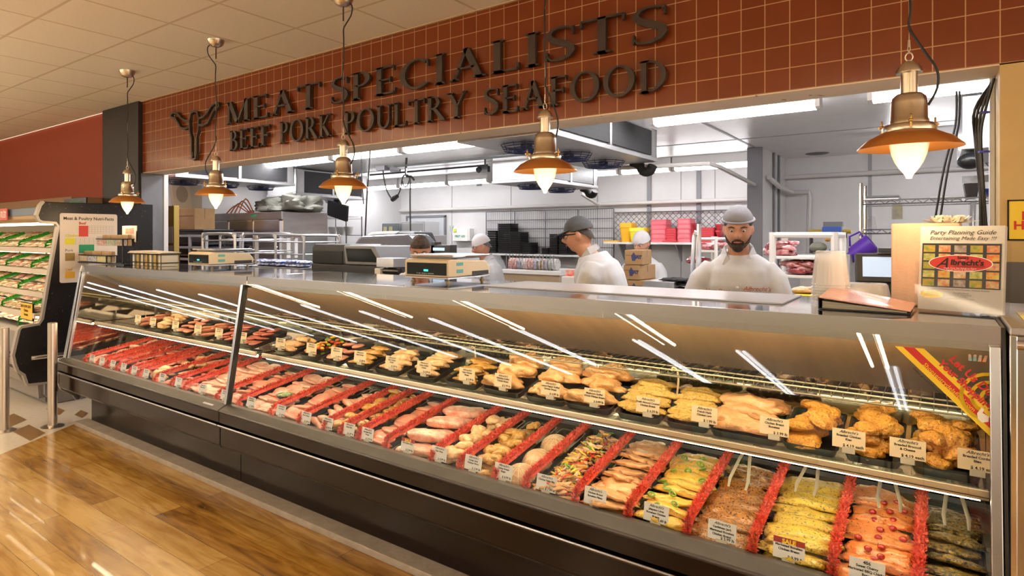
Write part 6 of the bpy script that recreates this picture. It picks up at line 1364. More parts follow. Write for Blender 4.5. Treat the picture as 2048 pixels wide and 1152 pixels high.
# chain link style mesh
a, b = at(1228,430,y=BY-.06).x, -1.76; z1_ = at(1300,424,y=BY-.05).z; z0_ = at(1300,486,y=BY-.05).z; mb = MB(); s_ = .085
k = 0; x = a-(z1_-z0_)
while x < b:
    for sg in (1,-1):
        xx0 = x if sg > 0 else x+(z1_-z0_); xs = []
        for q in (0,1): xs.append((xx0+sg*(z1_-z0_)*q, z0_+(z1_-z0_)*q))
        (u0,v0),(u1,v1) = xs
        def clip(u, v, uu, vv):
            if u < a: r_ = (a-u)/(uu-u) if uu != u else 0; return a, v+(vv-v)*r_
            if u > b: r_ = (b-u)/(uu-u) if uu != u else 0; return b, v+(vv-v)*r_
            return u, v
        if max(u0,u1) > a and min(u0,u1) < b:
            p_ = clip(u0,v0,u1,v1); q_ = clip(u1,v1,u0,v0); mb.tube([(p_[0],BY-.05,p_[1]),(q_[0],BY-.05,q_[1])], .004, 4)
    x += s_
mb.tube([(a,BY-.05,z1_),(b,BY-.05,z1_)], .010, 5)
obj('chain_link_panel', mb, MATS['grey_wire'], None, 'diamond mesh panel on the far wall behind the coloured tubs', 'wire panel')
def stackshelf(pa, pb, py, y0, y1, label):
    z = at((pa+pb)/2, py, y=y0).z; a, b = at(pa,py,y=y0).x, at(pb,py,y=y0).x
    t = thing('wall_shelf', label, 'shelf', ((a+b)/2,(y0+y1)/2,z-.03)); obj('board', MB().box(a,b,y0,y1,z-.03,z), M('shelf_white', (.66,.65,.63), rough=.4), t, bev=.003)
    for xx in (a+.2,(a+b)/2,b-.2): obj('bracket', MB().xprism([(y0+.08,z-.03),(y1,z-.03),(y1,z-.28),(y1-.02,z-.28)], xx-.01, xx+.01), steel2, t)
    return z
zA = stackshelf(975,1200,509,9.02,9.36,'long white wall shelf holding the stacks of black trays')
zB = stackshelf(1207,1509,485,9.02,9.38,'long white wall shelf holding the yellow and red tubs')
btm = M('black_stack', (.014,.012,.013), rough=.5)
def stack(pa, pb, pt, zb, label, n_, y=9.06, mt=btm, d_=.28, grp='stacks of black trays on the far shelf'):
    a, b = at(pa,500,y=y).x, at(pb,500,y=y).x; z1 = at((pa+pb)/2,pt,y=y).z
    h_ = (z1-zb)/n_
    t = thing('tray_stack', label, 'stack of trays', ((a+b)/2,y+d_/2,zb), grp)
    for k in range(n_): obj('tray', MB().rings([[(x,yy,zb+k*h_+z_*h_) for x,yy in rr(a+i,b-i,y+i,y+d_-i,.02,2)] for i,z_ in ((.012,.03),(.004,.7),(.0,.72),(.0,.97))]), mt, t)
    return t
for pa,pb,pt,n_,lb in ((973,992,461,10,'leftmost black tray stack, partly behind the worker in white cap'),(994,1021,447,16,'tallest stack of black trays on the far shelf'),(1018,1042,464,12,'black tray stack right of the tallest one'),(1038,1061,485,7,'short black tray stack in the middle of the shelf')): stack(pa,pb,pt,zA+.001,lb,n_,9.05+.02*(n_%3))
for pa,pb,pt,n_,lb in ((1081,1097,496,4,'lowest pile of black trays left of the capped man'),(1097,1115,468,12,'black tray stack just left of the capped man'),(1116,1135,467,12,'black tray stack with reddish edges by the capped man'),(1134,1150,474,11,'black tray stack touching the capped man')): stack(pa,pb,pt,zA+.001,lb,n_,9.05)
# coloured nested tubs
def tubs(pa, pb, pt, zb, c, label, n_, y=9.08, d_=.26, grp='stacked tubs on the far shelf'):
    mt = M('tub_'+c[0], c[1], rough=.35, coat=.3); a, b = at(pa,480,y=y).x, at(pb,480,y=y).x; z1 = at((pa+pb)/2,pt,y=y).z; h_ = z1-zb
    t = thing('stacked_tubs', label, 'tubs', ((a+b)/2,y+d_/2,zb), grp)
    i = .025; hh = h_/(n_)
    for k in range(n_):
        zz = zb+hh*k; obj('tub', MB().rings([[(x,yy,zz+z_) for x,yy in rr(a+q,b-q,y+q,y+d_-q,.03,3)] for q,z_ in ((.022*(n_<5),0.0005),(.004,hh*.72),(.0,hh*.74),(.0,hh*.985),(.03,hh*.985))]), mt, t)
    return t
YL, RD, RD2 = ('mustard',(.80,.42,.02)), ('red',(.52,.03,.045)), ('rose',(.62,.10,.13))
tubs(1238,1262,445,zB+.001,YL,'tall mustard-yellow stack of tubs on the far shelf',1); tubs(1257,1288,455,zB+.001,('yellow',(.85,.68,.04)),'bright yellow tub behind the small worker in white',1,8.98)
o = obj('tub_lid', MB().box(at(1209,484,y=9.1).x,at(1238,484,y=9.1).x,9.05,9.3,zB+.001,zB+.022), M('tub_mustard'), None, 'flat yellow lid lying left of the yellow tubs', 'lid', bev=.006)
tubs(1300,1332,439,zB+.001,RD2,'tall rose-red stack of tubs, leftmost of the red ones',5); tubs(1329,1352,456,zB+.001,RD,'shorter bright red stack of tubs beside the tall rose one',6); tubs(1353,1381,437,zB+.001,RD2,'tallest rose-red stack of tubs on the far shelf',5); tubs(1380,1389,446,zB+.001,RD,'narrow red stack of tubs right of the tallest',3,9.16,.18)
tubs(1401,1428,455,zB+.001,RD,'ribbed red stack of tubs left of the bearded man',7); tubs(1411,1440,446,zB+.001,RD,'red stack of tubs behind the ribbed one',3,9.36-.12+.02,.07) if 0 else None
tubs(1429,1441,448,zB+.001,RD,'red tubs right of the ribbed stack',3); tubs(1498,1508,452,zB+.001,RD2,'rose-red tubs at the right end, by the grey post',6)
o = obj('tub_lid', MB().box(at(1323,484,y=9.0).x,at(1352,484,y=9.0).x,9.02,9.075,zB+.001,zB+.03), M('tub_red'), None, 'flat red lid at the front of the far shelf', 'lid', bev=.006)
# label-roll table (red and blue rolls)
y = 5.6; a, b = at(1000,545,y=y).x, at(1121,545,y=y).x; z = at(1060,541,y=y).z
t = thing('label_table', 'beige-fronted table with a rack of label rolls behind the centre scale', 'table', ((a+b)/2,y+.3,0))
obj('tabletop', MB().box(a,b,y,y+.6,z-.04,z), whitep, t, bev=.004); obj('front_board', MB().box(a,b-.02,y+.02,y+.04,.3,z-.04), M('tan_front', (.50,.38,.24), rough=.5), t)
for x in (a+.03,b-.04):
    for yy in (y+.06,y+.56): obj('leg', MB().cyl((x,yy,0),(x,yy,z-.04),.018,n=8), steel2, t)
cols = [(.62,.06,.02),(.62,.06,.02),(.55,.10,.05),(.10,.10,.30),(.5,.5,.45),(.6,.08,.03),(.62,.06,.02),(.62,.10,.04),(.12,.15,.42),(.45,.30,.10),(.60,.20,.12),(.30,.32,.45),(.55,.55,.5),(.4,.4,.4)]
for k in range(14):
    x = a+.06+(b-a-.2)*k/13; w3 = .016 if k in (0,1,2,5,6,7) else .032
    mt = M('roll_%d'%(k%14), cols[k], (.75,.72,.70), rough=.5, scale=50)
    o = obj('label_roll', MB().cyl((-w3,0,.06),(w3,0,.06),.06,n=18), mt, None, 'label roll on the rack behind the centre scale', 'label roll', 'label rolls on the beige table', local=True, smooth=True); o.location = (x, y+.15, z+.001)
obj('rack_dividers', (lambda mb: [mb.cyl((a+.03+(b-a-.15)*k/14,y+.08,z),(a+.03+(b-a-.15)*k/14,y+.08,z+.16),.004,n=5) for k in range(15)] and mb)(MB()), chrome, t)
# far counter run under tubs
o = thing('prep_counter', 'long white prep counter along the far wall under the tubs', 'counter', (-3.5,9.1,0)); obj('counter_body', MB().box(-6.2,-1.8,8.95,9.42,0,.86), white, o); obj('countertop', MB().box(-6.25,-1.78,8.90,9.44,.86,.90), steel2, o)
# white box / red tape dispenser left of capped man
p = at(1135,545,y=5.0); t = thing('white_bin', 'white plastic bin on a stand left of the capped man', 'bin', (p.x,5.1,0)); a,b = at(1122,550,y=5).x, at(1152,550,y=5).x
obj('bin', MB().box(a,b,5.0,5.3,.9,at(1135,553,y=5).z), whitep, t, bev=.01); obj('stand', MB().box(a+.02,b-.02,5.02,5.28,0,.9), steel2, t)
tag(obj('red_box', MB().box(at(1135,543,y=5.1).x,at(1150,543,y=5.1).x,5.05,5.2,at(1135,553,y=5).z+.001,at(1135,539,y=5.1).z), M('orange_red_label', (.75,.10,.03), (.8,.75,.7), rough=.5, scale=12), None), 'small orange and white box on the white bin', 'box')
# cardboard boxes stack
y = 4.9
def cbox(pa,pb,pt,pbm,label,rz=0):
    a, b = at(pa,540,y=y).x, at(pb,540,y=y).x; z0, z1 = at(pa,pbm,y=y).z, at(pa,pt,y=y).z
    t = carton(a,b,y,y+.3,z0+.001,z1,label,None or card,'cartons stacked behind the capped man',rz=rz)
    w3 = (b-a)/2; mb = MB(); addtext(mb, 'EAT', Matrix.Translation((w3*.45,-.1512,(z1-z0)*.42)) @ Matrix.Rotation(pi/2,4,'X'), .035, bold=.003); mb.prism([(-.012,.02),(.012,.02),(.02,.06),(0,.09),(-.02,.06)], lambda u,v,q: (u,-.1505-q,v+.01), 0, .001); obj('blue_print', mb, M('blue_ink', (.04,.05,.15), rough=.6), t, local=True)
    return t
cbox(1246,1280,500,529,'top brown carton of the stack behind the capped man',.12); cbox(1249,1282,530,559,'middle brown carton of the stack behind the capped man',-.08); cbox(1250,1286,560,590,'lower brown carton of the stack behind the capped man'); cbox(1250,1286,591,640,'bottom brown carton of the stack, mostly behind the counter')
zc_ = at(1250,640,y=y).z; t = thing('dunnage_rack', 'low steel rack under the brown cartons', 'rack', (at(1268,540,y=y).x,y+.15,0)); obj('rack_body', MB().box(at(1248,540,y=y).x,at(1290,540,y=y).x,y,y+.32,0,zc_), steel2, t)
yb_ = 4.6; a, b = at(1287,575,y=yb_).x, at(1348,575,y=yb_).x; t = thing('steel_bin', 'low grey steel bin with folded black cloths, right of the brown cartons', 'bin', ((a+b)/2,4.8,0)); zt_ = at(1310,563,y=yb_).z
obj('bin_body', MB().box(a,b,yb_,yb_+.35,0,zt_), steel2, t, bev=.004)
for k in range(6): 
    o = bpy.data.objects.new('folded_cloth', blob('cloth', 600+k, .11,.07,.018,.3,18,M('black_cloth', (.02,.02,.022), rough=.8),0,.4,sub=3)); COL.objects.link(o); o.location = (b-.02+.04*(k%2) if k>2 else a+.2+.09*k, yb_+.12, (zt_+.001 if k < 3 else zt_-.10+.035*(k-3))); tag(o, 'folded black cloth on the low grey steel bin', 'cloth', 'black cloths on the steel bin')
# tubular cart left of bearded man, white racks right
def rack(pa, pb, pt, y, shelves, label, r=.022, d_=.45, mt=None):
    a, b = at(pa,pt,y=y).x, at(pb,pt,y=y).x; z = at((pa+pb)/2,pt,y=y).z; mt = mt or whitep
    t = thing('white_rack', label, 'rack', ((a+b)/2,y+d_/2,0), 'white meat racks'); 
    for x in (a,b):
        for yy in (y,y+d_): obj('post', MB().cyl((x,yy,0),(x,yy,z+.02),r,n=8), mt, t)
    obj('top_rail', MB().cyl((a,y,z),(b,y,z),r*.9,n=8).cyl((a,y+d_,z),(b,y+d_,z),r*.9,n=8).cyl((a,y,z),(a,y+d_,z),r*.9,n=8).cyl((b,y,z),(b,y+d_,z),r*.9,n=8), mt, t)
    zs = []
    for py in shelves:
        zz = at((pa+pb)/2,py,y=y).z; zs.append(zz); obj('shelf', MB().box(a,b,y,y+d_,zz-.02,zz), mt, t, bev=.003)
    return a, b, zs
rawm = M('wrapped_red_meat', (.38,.05,.06), (.66,.36,.36), rough=.15, scale=30, coat=.7); rawd = M('dark_red_meat', (.22,.02,.03), (.35,.05,.06), rough=.15, scale=20, coat=.7)
def meats(a, b, z, y, n_, dark_, label, grp, rows=1):
    for k in range(n_):
        o = bpy.data.objects.new('wrapped_meat', blob('wm', 700+k%5, .10,.075,.035,.3,16,rawd if dark_ and k%3==0 else rawm,0,.5,sub=3)); COL.objects.link(o)
        o.location = (a+(b-a)*((k%(n_//rows))+.5)/(n_//rows)+R.uniform(-.02,.02), y+.13+R.uniform(-.03,.05), z+.001+.045*(k//(n_//rows))); o.rotation_euler = (R.uniform(-.2,.2),R.uniform(-.2,.2),R.uniform(0,3)); tag(o, label, 'packaged meat', grp)
a, b, zs = rack(1545,1669,470,4.9,(513,551),'white rack of red meat packs right of the bearded man')
meats(a+.05,b-.35,zs[0],4.9,8,True,'pink wrapped meat on the top shelf of the white rack','meat on the rack, top shelf',2); meats(a+.2,b-.25,zs[1],4.9,8,True,'dark red wrapped meat on the middle shelf of the white rack','meat on the rack, middle shelf',2)
z3 = at(1600,583,y=4.3).z; t = thing('prep_table', 'steel prep table with pale chicken on a yellow board, right of the bearded man', 'table', (at(1600,583,y=4.2).x,4.3,0)); a3,b3 = at(1588,583,y=4.1).x, at(1650,583,y=4.1).x
obj('tabletop', MB().box(a3,b3,4.05,4.5,z3-.05,z3-.02), steel2, t); obj('leg', MB().cyl((a3+.05,4.1,0),(a3+.05,4.1,z3-.05),.02,n=8), steel2, t); obj('leg', MB().cyl((b3-.05,4.1,0),(b3-.05,4.1,z3-.05),.02,n=8), steel2, t); obj('leg', MB().cyl((a3+.05,4.45,0),(a3+.05,4.45,z3-.05),.02,n=8), steel2, t); obj('leg', MB().cyl((b3-.05,4.45,0),(b3-.05,4.45,z3-.05),.02,n=8), steel2, t)
tag(obj('cutting_board', MB().box(a3,b3,4.05,4.4,z3-.019,z3), yell, None, bev=.004), 'yellow cutting board on the prep table beside the bearded man', 'cutting board')
for k in range(6): item('palebig', (a3+.05+.05*k, 4.16+.05*(k%2), z3+.001), (0,0,R.uniform(0,3)), 'pale chicken piece on the yellow cutting board', 'chicken on the yellow board')
a, b, zs = rack(1395,1432,478,5.4,(500,528),'narrow white rack of dark red cuts left of the bearded man',.014); meats(a,b,zs[0],5.4,3,True,'dark red cut on the narrow rack left of the bearded man','cuts on the narrow rack'); meats(a-.02,b-.15,zs[1],5.4,2,True,'dark red cut on the lower shelf of the narrow rack','cuts on the narrow rack, lower')
xa, xb = at(1378,560,y=4.5).x, at(1397,470,y=4.5).x; zt_ = at(1385,467,y=4.5).z
t = thing('tray_trolley', 'bent chrome tube of a trolley standing left of the bearded man', 'trolley', (xa+.05,4.6,0)); obj('bent_tube', MB().tube(smooth_path([(xa,4.5,.0),(xa+.02,4.5,1.2),(xa+.035,4.5,zt_-.03),(xa+.05,4.5,zt_),(xb,4.5,zt_-.01),(xb+.005,4.5,zt_-.05),(xb+.005,4.5,.0)]), .014, 8), chrome, t, smooth=True); obj('deck', MB().box(xa,xb,4.3,4.8,.1,.13), chrome, t)
# far right work area: wall bracket, clutter, wire shelving, bucket, monitor
y = 6.9
x0, x1 = at(1722,405,y=y).x, 1.9; zT, zL = at(1800,407,y=y).z, at(1760,467,y=y).z
t = wireshelf(x0,x1,y,y+.45,zT,'chrome two-tier wire shelving on the far right'); obj('post', MB().cyl((x0,y,0),(x0,y,at(1722,366,y=y).z),.016,n=8).cyl((x0,y+.45,0),(x0,y+.45,zT+.2),.016,n=8).cyl((x1,y,0),(x1,y,zT+.2),.016,n=8).cyl((x1,y+.45,0),(x1,y+.45,zT+.2),.016,n=8), chrome, t)
obj('bracket', MB().xprism([(y+.1,zT),(y+.45,zT),(y+.45,zT-.3)], at(1948,420,y=y).x-.02, at(1948,420,y=y).x+.02), chrome, t)
t2 = wireshelf(x0+.02,x1,y,y+.45,zL,None,par=t)
xs = at(1950,400,y=y).x
obj('bracket', MB().cyl((x1,y+.2,0),(x1,y+.2,zL),.012,n=6).cyl((x0+.02,y+.2,0),(x0+.02,y+.2,zL),.012,n=6), chrome, t2)
for k in range(2): tag(obj('flat_tray', MB().box(x0+.03,at(1798,400,y=y).x,y+.02,y+.4,zT+.037+.022*k,zT+.057+.022*k), grey if k else steel2, None, bev=.004), ('lower','upper')[k]+' grey tray lid lying on the upper wire shelf', 'lid')
tag(obj('white_board', MB().box(at(1860,400,y=y).x,at(1925,400,y=y).x,y+.02,y+.4,zT+.037,zT+.055), whitep, None), 'thin white board lying on the upper wire shelf', 'board')
a,b = at(1928,390,y=y).x, at(1960,390,y=y).x; tag(obj('clear_bin', MB().rings([[(x,yy,z_) for x,yy in rr(a+i,b-i,y+.05+i,y+.35-i,.02,2)] for i,z_ in ((.015,zT+.037),(0,zT+.16),(.004,zT+.16))]), M('smoky_plastic', (.05,.045,.045), rough=.2, alpha=.85), None), 'dark clear bin on the upper wire shelf below the wall bracket', 'bin')
a,b = at(1968,390,y=y).x, at(2010,390,y=y).x; tag(obj('blue_bin', MB().rings([[(x,yy,z_) for x,yy in rr(a+i,b-i,y+.05+i,y+.35-i,.02,2)] for i,z_ in ((.04,zT+.037),(0,zT+.10),(.004,zT+.11))]), M('navy_plastic', (.04,.05,.30), rough=.35), None), 'navy blue tray bin on the upper wire shelf by the cables', 'bin')
p = at(1953,365,y=y+.5); t = thing('wall_bracket', 'galvanised bracket above the dark clear bin', 'bracket', p); obj('plate', MB().box(p.x-.10,p.x+.10,y+.46,y+.5,p.z,p.z+.06).box(p.x-.06,p.x-.03,y+.46,y+.5,zT+.04,p.z).box(p.x+.03,p.x+.06,y+.46,y+.5,zT+.04,p.z), M('galvanised', (.45,.47,.50), (.6,.62,.65), rough=.35, metal=.7, scale=30), t)
p = at(1737,467,y=y+.1); tag(obj('clear_cup', MB().lathe([(.06,0),(.062,.004),(.045,.12),(.0,.122)],(p.x,y+.15,zL+.038),20,False), cglass, None, smooth=True), 'upturned clear cup on the lower wire shelf', 'cup')
t = thing('purple_bucket', 'purple plastic measuring bucket hanging tilted under the lower wire shelf', 'bucket', at(1722,500,y=y-.05)); RB = Matrix.Rotation(.95,4,'Y')
pm_ = M('purple_plastic', (.10,.03,.36), rough=.3)
obj('bucket', MB().lathe([(.0,-.12),(.062,-.12),(.092,.10),(.097,.10),(.097,.11),(.088,.11),(.058,-.115),(.0,-.115)], n=24).xf(RB), pm_, t, local=True, smooth=True)
obj('handle', MB().tube([RB@Vector(v) for v in ((-.09,0,.08),(-.14,0,.09),(-.15,0,.0),(-.075,0,-.05))], .010, 6), pm_, t, local=True); obj('hook', MB().tube([(-.0,0,.06),(.0,0,.16),(.02,0,.20)], .005, 5), chrome, t, local=True)
# register monitor
y = 4.4; p = at(1765,530,y=y); t = thing('register_monitor', 'black touch-screen register monitor left of the peach paper', 'monitor', (p.x,y,at(1765,566,y=y).z)); t.rotation_euler = (0,0,.18)
w3, h_ = .13, at(1765,506,y=y).z-at(1765,566,y=y).z
obj('bezel', MB().box(-w3,w3,0,.05,0,h_, Matrix.Rotation(-.12,4,'X')), black, t, local=True, bev=.008)
s_ = obj('screen', MB().box(-w3+.035,w3-.075,-.003,.0,.035,h_-.022, Matrix.Rotation(-.12,4,'X')), M('lit_screen', (.5,.6,.7), emit=.4, ecol=(.45,.62,.85)), t, local=True)
obj('side_label', MB().box(w3-.045,w3-.012,-.003,.0,.06,h_-.03, Matrix.Rotation(-.12,4,'X')), paper, t, local=True); obj('camera_bump', MB().box(-.02,.06,.0,.05,h_,h_+.03), dark, t, local=True, bev=.006)
obj('pedestal', MB().box(-.06,.06,.04,.12,-.15,.06).box(-.15,.15,-.02,.2,-.30,-.15), dark, t, local=True, bev=.01); obj('stand', MB().box(-.15,.15,0,.2,-at(1765,566,y=y).z,-.30), steel2, t, local=True)
# wall bracket with blue device and yellow handles
y = 7.6; a, b = at(1618,465,y=y).x, at(1702,465,y=y).x; z = at(1660,463,y=y).z
t = thing('hand_tool_rack', 'yellow-handled bar with blue device behind the white rack', 'tool rack', ((a+b)/2,y,0)); obj('bar', MB().cyl((a,y,z),(b,y,z),.022,n=8), M('brass_yellow', (.50,.35,.05), rough=.4), t); obj('blue_device', MB().box(at(1646,463,y=y).x,at(1684,463,y=y).x,y-.08,y+.05,z-.03,z+.05), M('device_blue', (.04,.12,.5), rough=.4), t, bev=.01); obj('grey_top', MB().box(at(1648,463,y=y).x,at(1686,463,y=y).x,y-.06,y+.06,z+.05,z+.10), grey, t)
obj('post', MB().cyl((a+.02,y,0),(a+.02,y,z),.018,n=8).cyl((b-.05,y,0),(b-.05,y,z),.018,n=8), dark, t)
y = 6.6; a = at(1615,507,y=y).x; 
for k,(pa,pb,pt,pbm,c,lb) in enumerate(((1612,1648,484,507,(.22,.22,.17),'grey-green bag'),(1644,1655,476,484,(.8,.35,.03),'orange and yellow box'),(1652,1664,497,506,(.10,.35,.6),'pale blue roll'),(1671,1688,482,508,(.68,.62,.55),'white canister'))):
    aa, bb_ = at(pa,500,y=y).x, at(pb,500,y=y).x; zz0 = at(1640,507,y=y).z if k != 1 else at(1640,484,y=y).z+.002; tag(obj('stored_item', MB().ell(((aa+bb_)/2,y+.2,zz0+(at(pa,pt,y=y).z-zz0)/2),(bb_-aa)/2,.1,(at(pa,pt,y=y).z-zz0)/2,12,8) if k != 3 else MB().lathe([(.045,0),(.05,.02),(.035,.14),(.0,.15)],((aa+bb_)/2,y+.2,zz0),16), M('stored_%d'%k, c, rough=.5), None, smooth=True), lb+' on the shelf board behind the white meat rack', 'stored item')
t = thing('steel_counter', 'steel counter behind the white meat rack', 'counter', (at(1650,507,y=y).x,y+.2,0)); obj('counter_body', MB().box(at(1600,507,y=y).x,at(1700,507,y=y).x,y,y+.4,0,at(1640,507,y=y).z-.005), steel2, t)
p = at(1795,423,y=BY); tag(obj('wall_outlet', MB().box(p.x-.05,p.x+.05,BY-.015,BY-.001,p.z-.09,p.z+.09).box(p.x-.025,p.x+.025,BY-.02,BY-.015,p.z-.06,p.z+.06), [M('outlet_plate', (.30,.28,.26), (.5,.4,.15), rough=.5, scale=12)], None), 'steel electrical outlet on the far right wall', 'outlet')
# ceiling drop with two cords near large pendant
t = thing('power_cable', 'pair of black cords dropping from a grey ceiling plate at the right', 'cord', at(1916,180,y=4.6))
obj('ceiling_plate', MB().prism([(at(1895,176,y=4.6).x,BZ-.06),(at(1907,176,y=4.6).x,BZ-.09),(at(1926,176,y=4.6).x,BZ-.09),(at(1938,170,y=4.6).x,BZ-.03),(at(1900,170,y=4.6).x,BZ-.03)], YP(4.7), 0, .2), steel2, t)
for (pp, q_) in (((1913,182),(1870,440)),((1919,182),(1880,440))): obj('cord', MB().tube(smooth_path([at(*pp,y=4.6),at(pp[0]-2,250,y=4.6),at((pp[0]+q_[0])/2-2,330,y=4.6),at(*q_,y=4.6),(at(*q_,y=4.6).x-.05,4.6,1.2)]), .006, 6), cordm, t, smooth=True)
t = thing('cable_bundle', 'bundle of black cables running down the right side of the opening', 'cables', (.15,3.62,1.6))
for k in range(4): obj('cable', MB().tube(smooth_path([(.19,3.52+.02*k,ZH-.03),(.165-.012*k,3.56,ZH-.15),(.15-.006*k,3.58+.01*k,2.0),(.16-.004*k,3.58,1.75),(.175-.008*k,3.60,1.45),(.175,3.6,1.1)]), .006, 6), black, t, smooth=True)
for z in (2.10,1.93): obj('cable_tie', MB().cyl((.160,3.575,z),(.160,3.575,z+.007),.020,n=8), M('blue_tie', (.05,.05,.5), rough=.4), t)
# black camera-like ball below right cooler
p = at(1940,322,y=5.9); t = thing('dome_camera', 'black dome device below the far right fan cooler', 'camera', p); obj('dome', MB().ell((0,0,0),.075,.075,.06,16,10), black, t, local=True, smooth=True); obj('mount', MB().cyl((0,0,.03),(0,.05,2.19-p.z),.03,n=8), grey, t, local=True)
# vent & sprinkler on ceiling
p = at(1634,308,z=BZ-.01); tag(obj('ceiling_vent', MB().lathe([(.0,-.01),(.10,-.012),(.13,-.002),(.13,.0)],(p.x,p.y,BZ-.002),24), M('vent_grey', (.15,.15,.15), rough=.6), None, smooth=True), 'small round dark vent in the back-room ceiling', 'vent')
p = at(970,340,y=6.9); tag(obj('emergency_light', MB().box(p.x-.05,p.x+.06,6.87,6.93,p.z-.03,p.z+.05).cyl((p.x-.08,6.86,p.z),(p.x-.08,6.90,p.z+.02),.04,n=14).cyl((p.x,6.9,p.z+.07),(p.x,6.9,BZ-.002),.012,n=6), dark, None), 'dark ceiling-hung emergency light left of the smaller fan cooler', 'emergency light')
obj('conduit_pipe', MB().cyl((at(740,362,y=7.2).x,7.2,BZ-.05),(at(975,345,y=7.2).x,7.2,BZ-.05),.014,n=8), dark, None, 'dark conduit under the white ceiling beside the far tube lights', 'pipe')
# yellow sign on the right wall
p0_, p1_ = at(2014,400,y=YW-.003), at(2014,481,y=YW-.003)
t = thing('wall_sign', 'yellow sign with red words and a black border on the ochre right wall', 'sign', (p0_.x+.2,YW-.01,p1_.z))
obj('board', MB().box(p0_.x,p0_.x+.42,YW-.008,YW-.0005,p1_.z,p0_.z), M('sign_yellow', (.78,.55,.03), rough=.5), t)
obj('border', MB().box(p0_.x,p0_.x+.42,YW-.010,YW-.008,p1_.z,p1_.z+.006).box(p0_.x,p0_.x+.42,YW-.010,YW-.008,p0_.z-.006,p0_.z).box(p0_.x,p0_.x+.006,YW-.010,YW-.008,p1_.z,p0_.z).box(p0_.x+.414,p0_.x+.42,YW-.010,YW-.008,p1_.z,p0_.z), ink, t)
mb = MB()
for i, l in enumerate(('B','Ra','Har')): addtext(mb, l, Matrix.Translation((p0_.x+(.055,.042,.018)[i],YW-.010,p0_.z-.042-.038*i)) @ Matrix.Rotation(pi/2,4,'X'), .047, bold=.0014, align='LEFT')
obj('print', mb, redi, t)
struct('trim_13', MB().box(.201,3.2,YW-.012,YW+.0005,.9,at(2030,524,y=YW).z), M('grey_wainscot', (.13,.12,.11), rough=.4))
# ================================================= PEOPLE
skin = M('skin', (.55,.27,.17), (.60,.31,.20), rough=.5, scale=14, sss=.15); skin2 = M('skin_tan', (.42,.20,.12), (.47,.23,.14), rough=.5, scale=14, sss=.15)
coatm = M('white_butcher_coat', (.58,.585,.60), (.52,.525,.545), rough=.8, scale=5, bump=.25, bscale=9)
hairb = M('dark_brown_hair', (.025,.015,.010), (.05,.03,.02), rough=.6, scale=60, bump=.5, bscale=180); hairg = M('grey_hair', (.20,.19,.18), (.10,.09,.09), rough=.6, scale=60)
trou = M('dark_trousers', (.02,.022,.03), rough=.8); shoe = M('black_shoes', (.012,.012,.012), rough=.4)
capm = M('grey_cap', (.06,.065,.07), (.08,.085,.09), rough=.7, scale=40); netm = M('hair_net', (.55,.55,.60), rough=.6, alpha=.30)
def lerp(a, b, t): return a+(b-a)*t
def head_into(mb, c, s, R3):
    """head centre c, scale s (1 = 0.24 m tall), orientation R3 (faces -Y)"""
    def fn(v):
        x, y, z = v; k = z/.12
        f = max(0, -y/.10)
        if k < -.2: x *= 1-.33*(-k-.2); y *= 1-.10*(-k-.2)
        g = lambda cx_, cz_, w_, h_: math.exp(-((x-cx_)/w_)**2-((z-cz_)/h_)**2)*(1 if y < 0 else 0)
        y -= .026*g(0,-.018,.013,.022)+.012*g(0,.005,.010,.03)            # nose
        y += .016*g(.032,.012,.017,.012)+.016*g(-.032,.012,.017,.012)      # sockets
        y -= .007*g(0,.034,.05,.012)                                        # brow
        y -= .010*g(0,-.058,.022,.009); y += .006*g(0,-.048,.02,.005); y -= .014*g(0,-.098,.024,.018)   # mouth, chin
        y -= .005*g(.04,-.025,.02,.02)+.005*g(-.04,-.025,.02,.02)
        return R3 @ (Vector((x, y, z))*s)
    mb.ell(c, .074, .096, .122, 40, 30, fn)
    for sg in (-1,1): mb.ell(c, .012, .022, .032, 12, 8, lambda v, sg=sg: R3 @ ((v+Vector((sg*.076,.008,-.002)))*s))
def hand_into(mb, w_, d_, up, side):
    """palm from wrist w_, along d_, back of hand towards up"""
    d_ = d_.normalized(); rt_ = d_.cross(up).normalized()*side; up = rt_.cross(d_).normalized()*side
    mb.tube([w_-d_*.01, w_+d_*.03, w_+d_*.075, w_+d_*.09], [.026,.034,.038,.030], 12, flat=.5)
    for k, (L_, o) in enumerate(((.070,-.028),(.080,-.010),(.075,.009),(.058,.026))):
        b = w_+d_*.082+rt_*o; mb.tube([b, b+d_*L_*.4-up*.006, b+d_*L_*.72-up*.022, b+d_*L_*.9-up*.040], [.0095,.009,.008,.0065], 8)
    b = w_+d_*.03-rt_*.030; mb.tube([b, b+d_*.025-rt_*.022-up*.006, b+d_*.055-rt_*.026-up*.014, b+d_*.072-rt_*.020-up*.02], [.013,.012,.010,.008], 8)
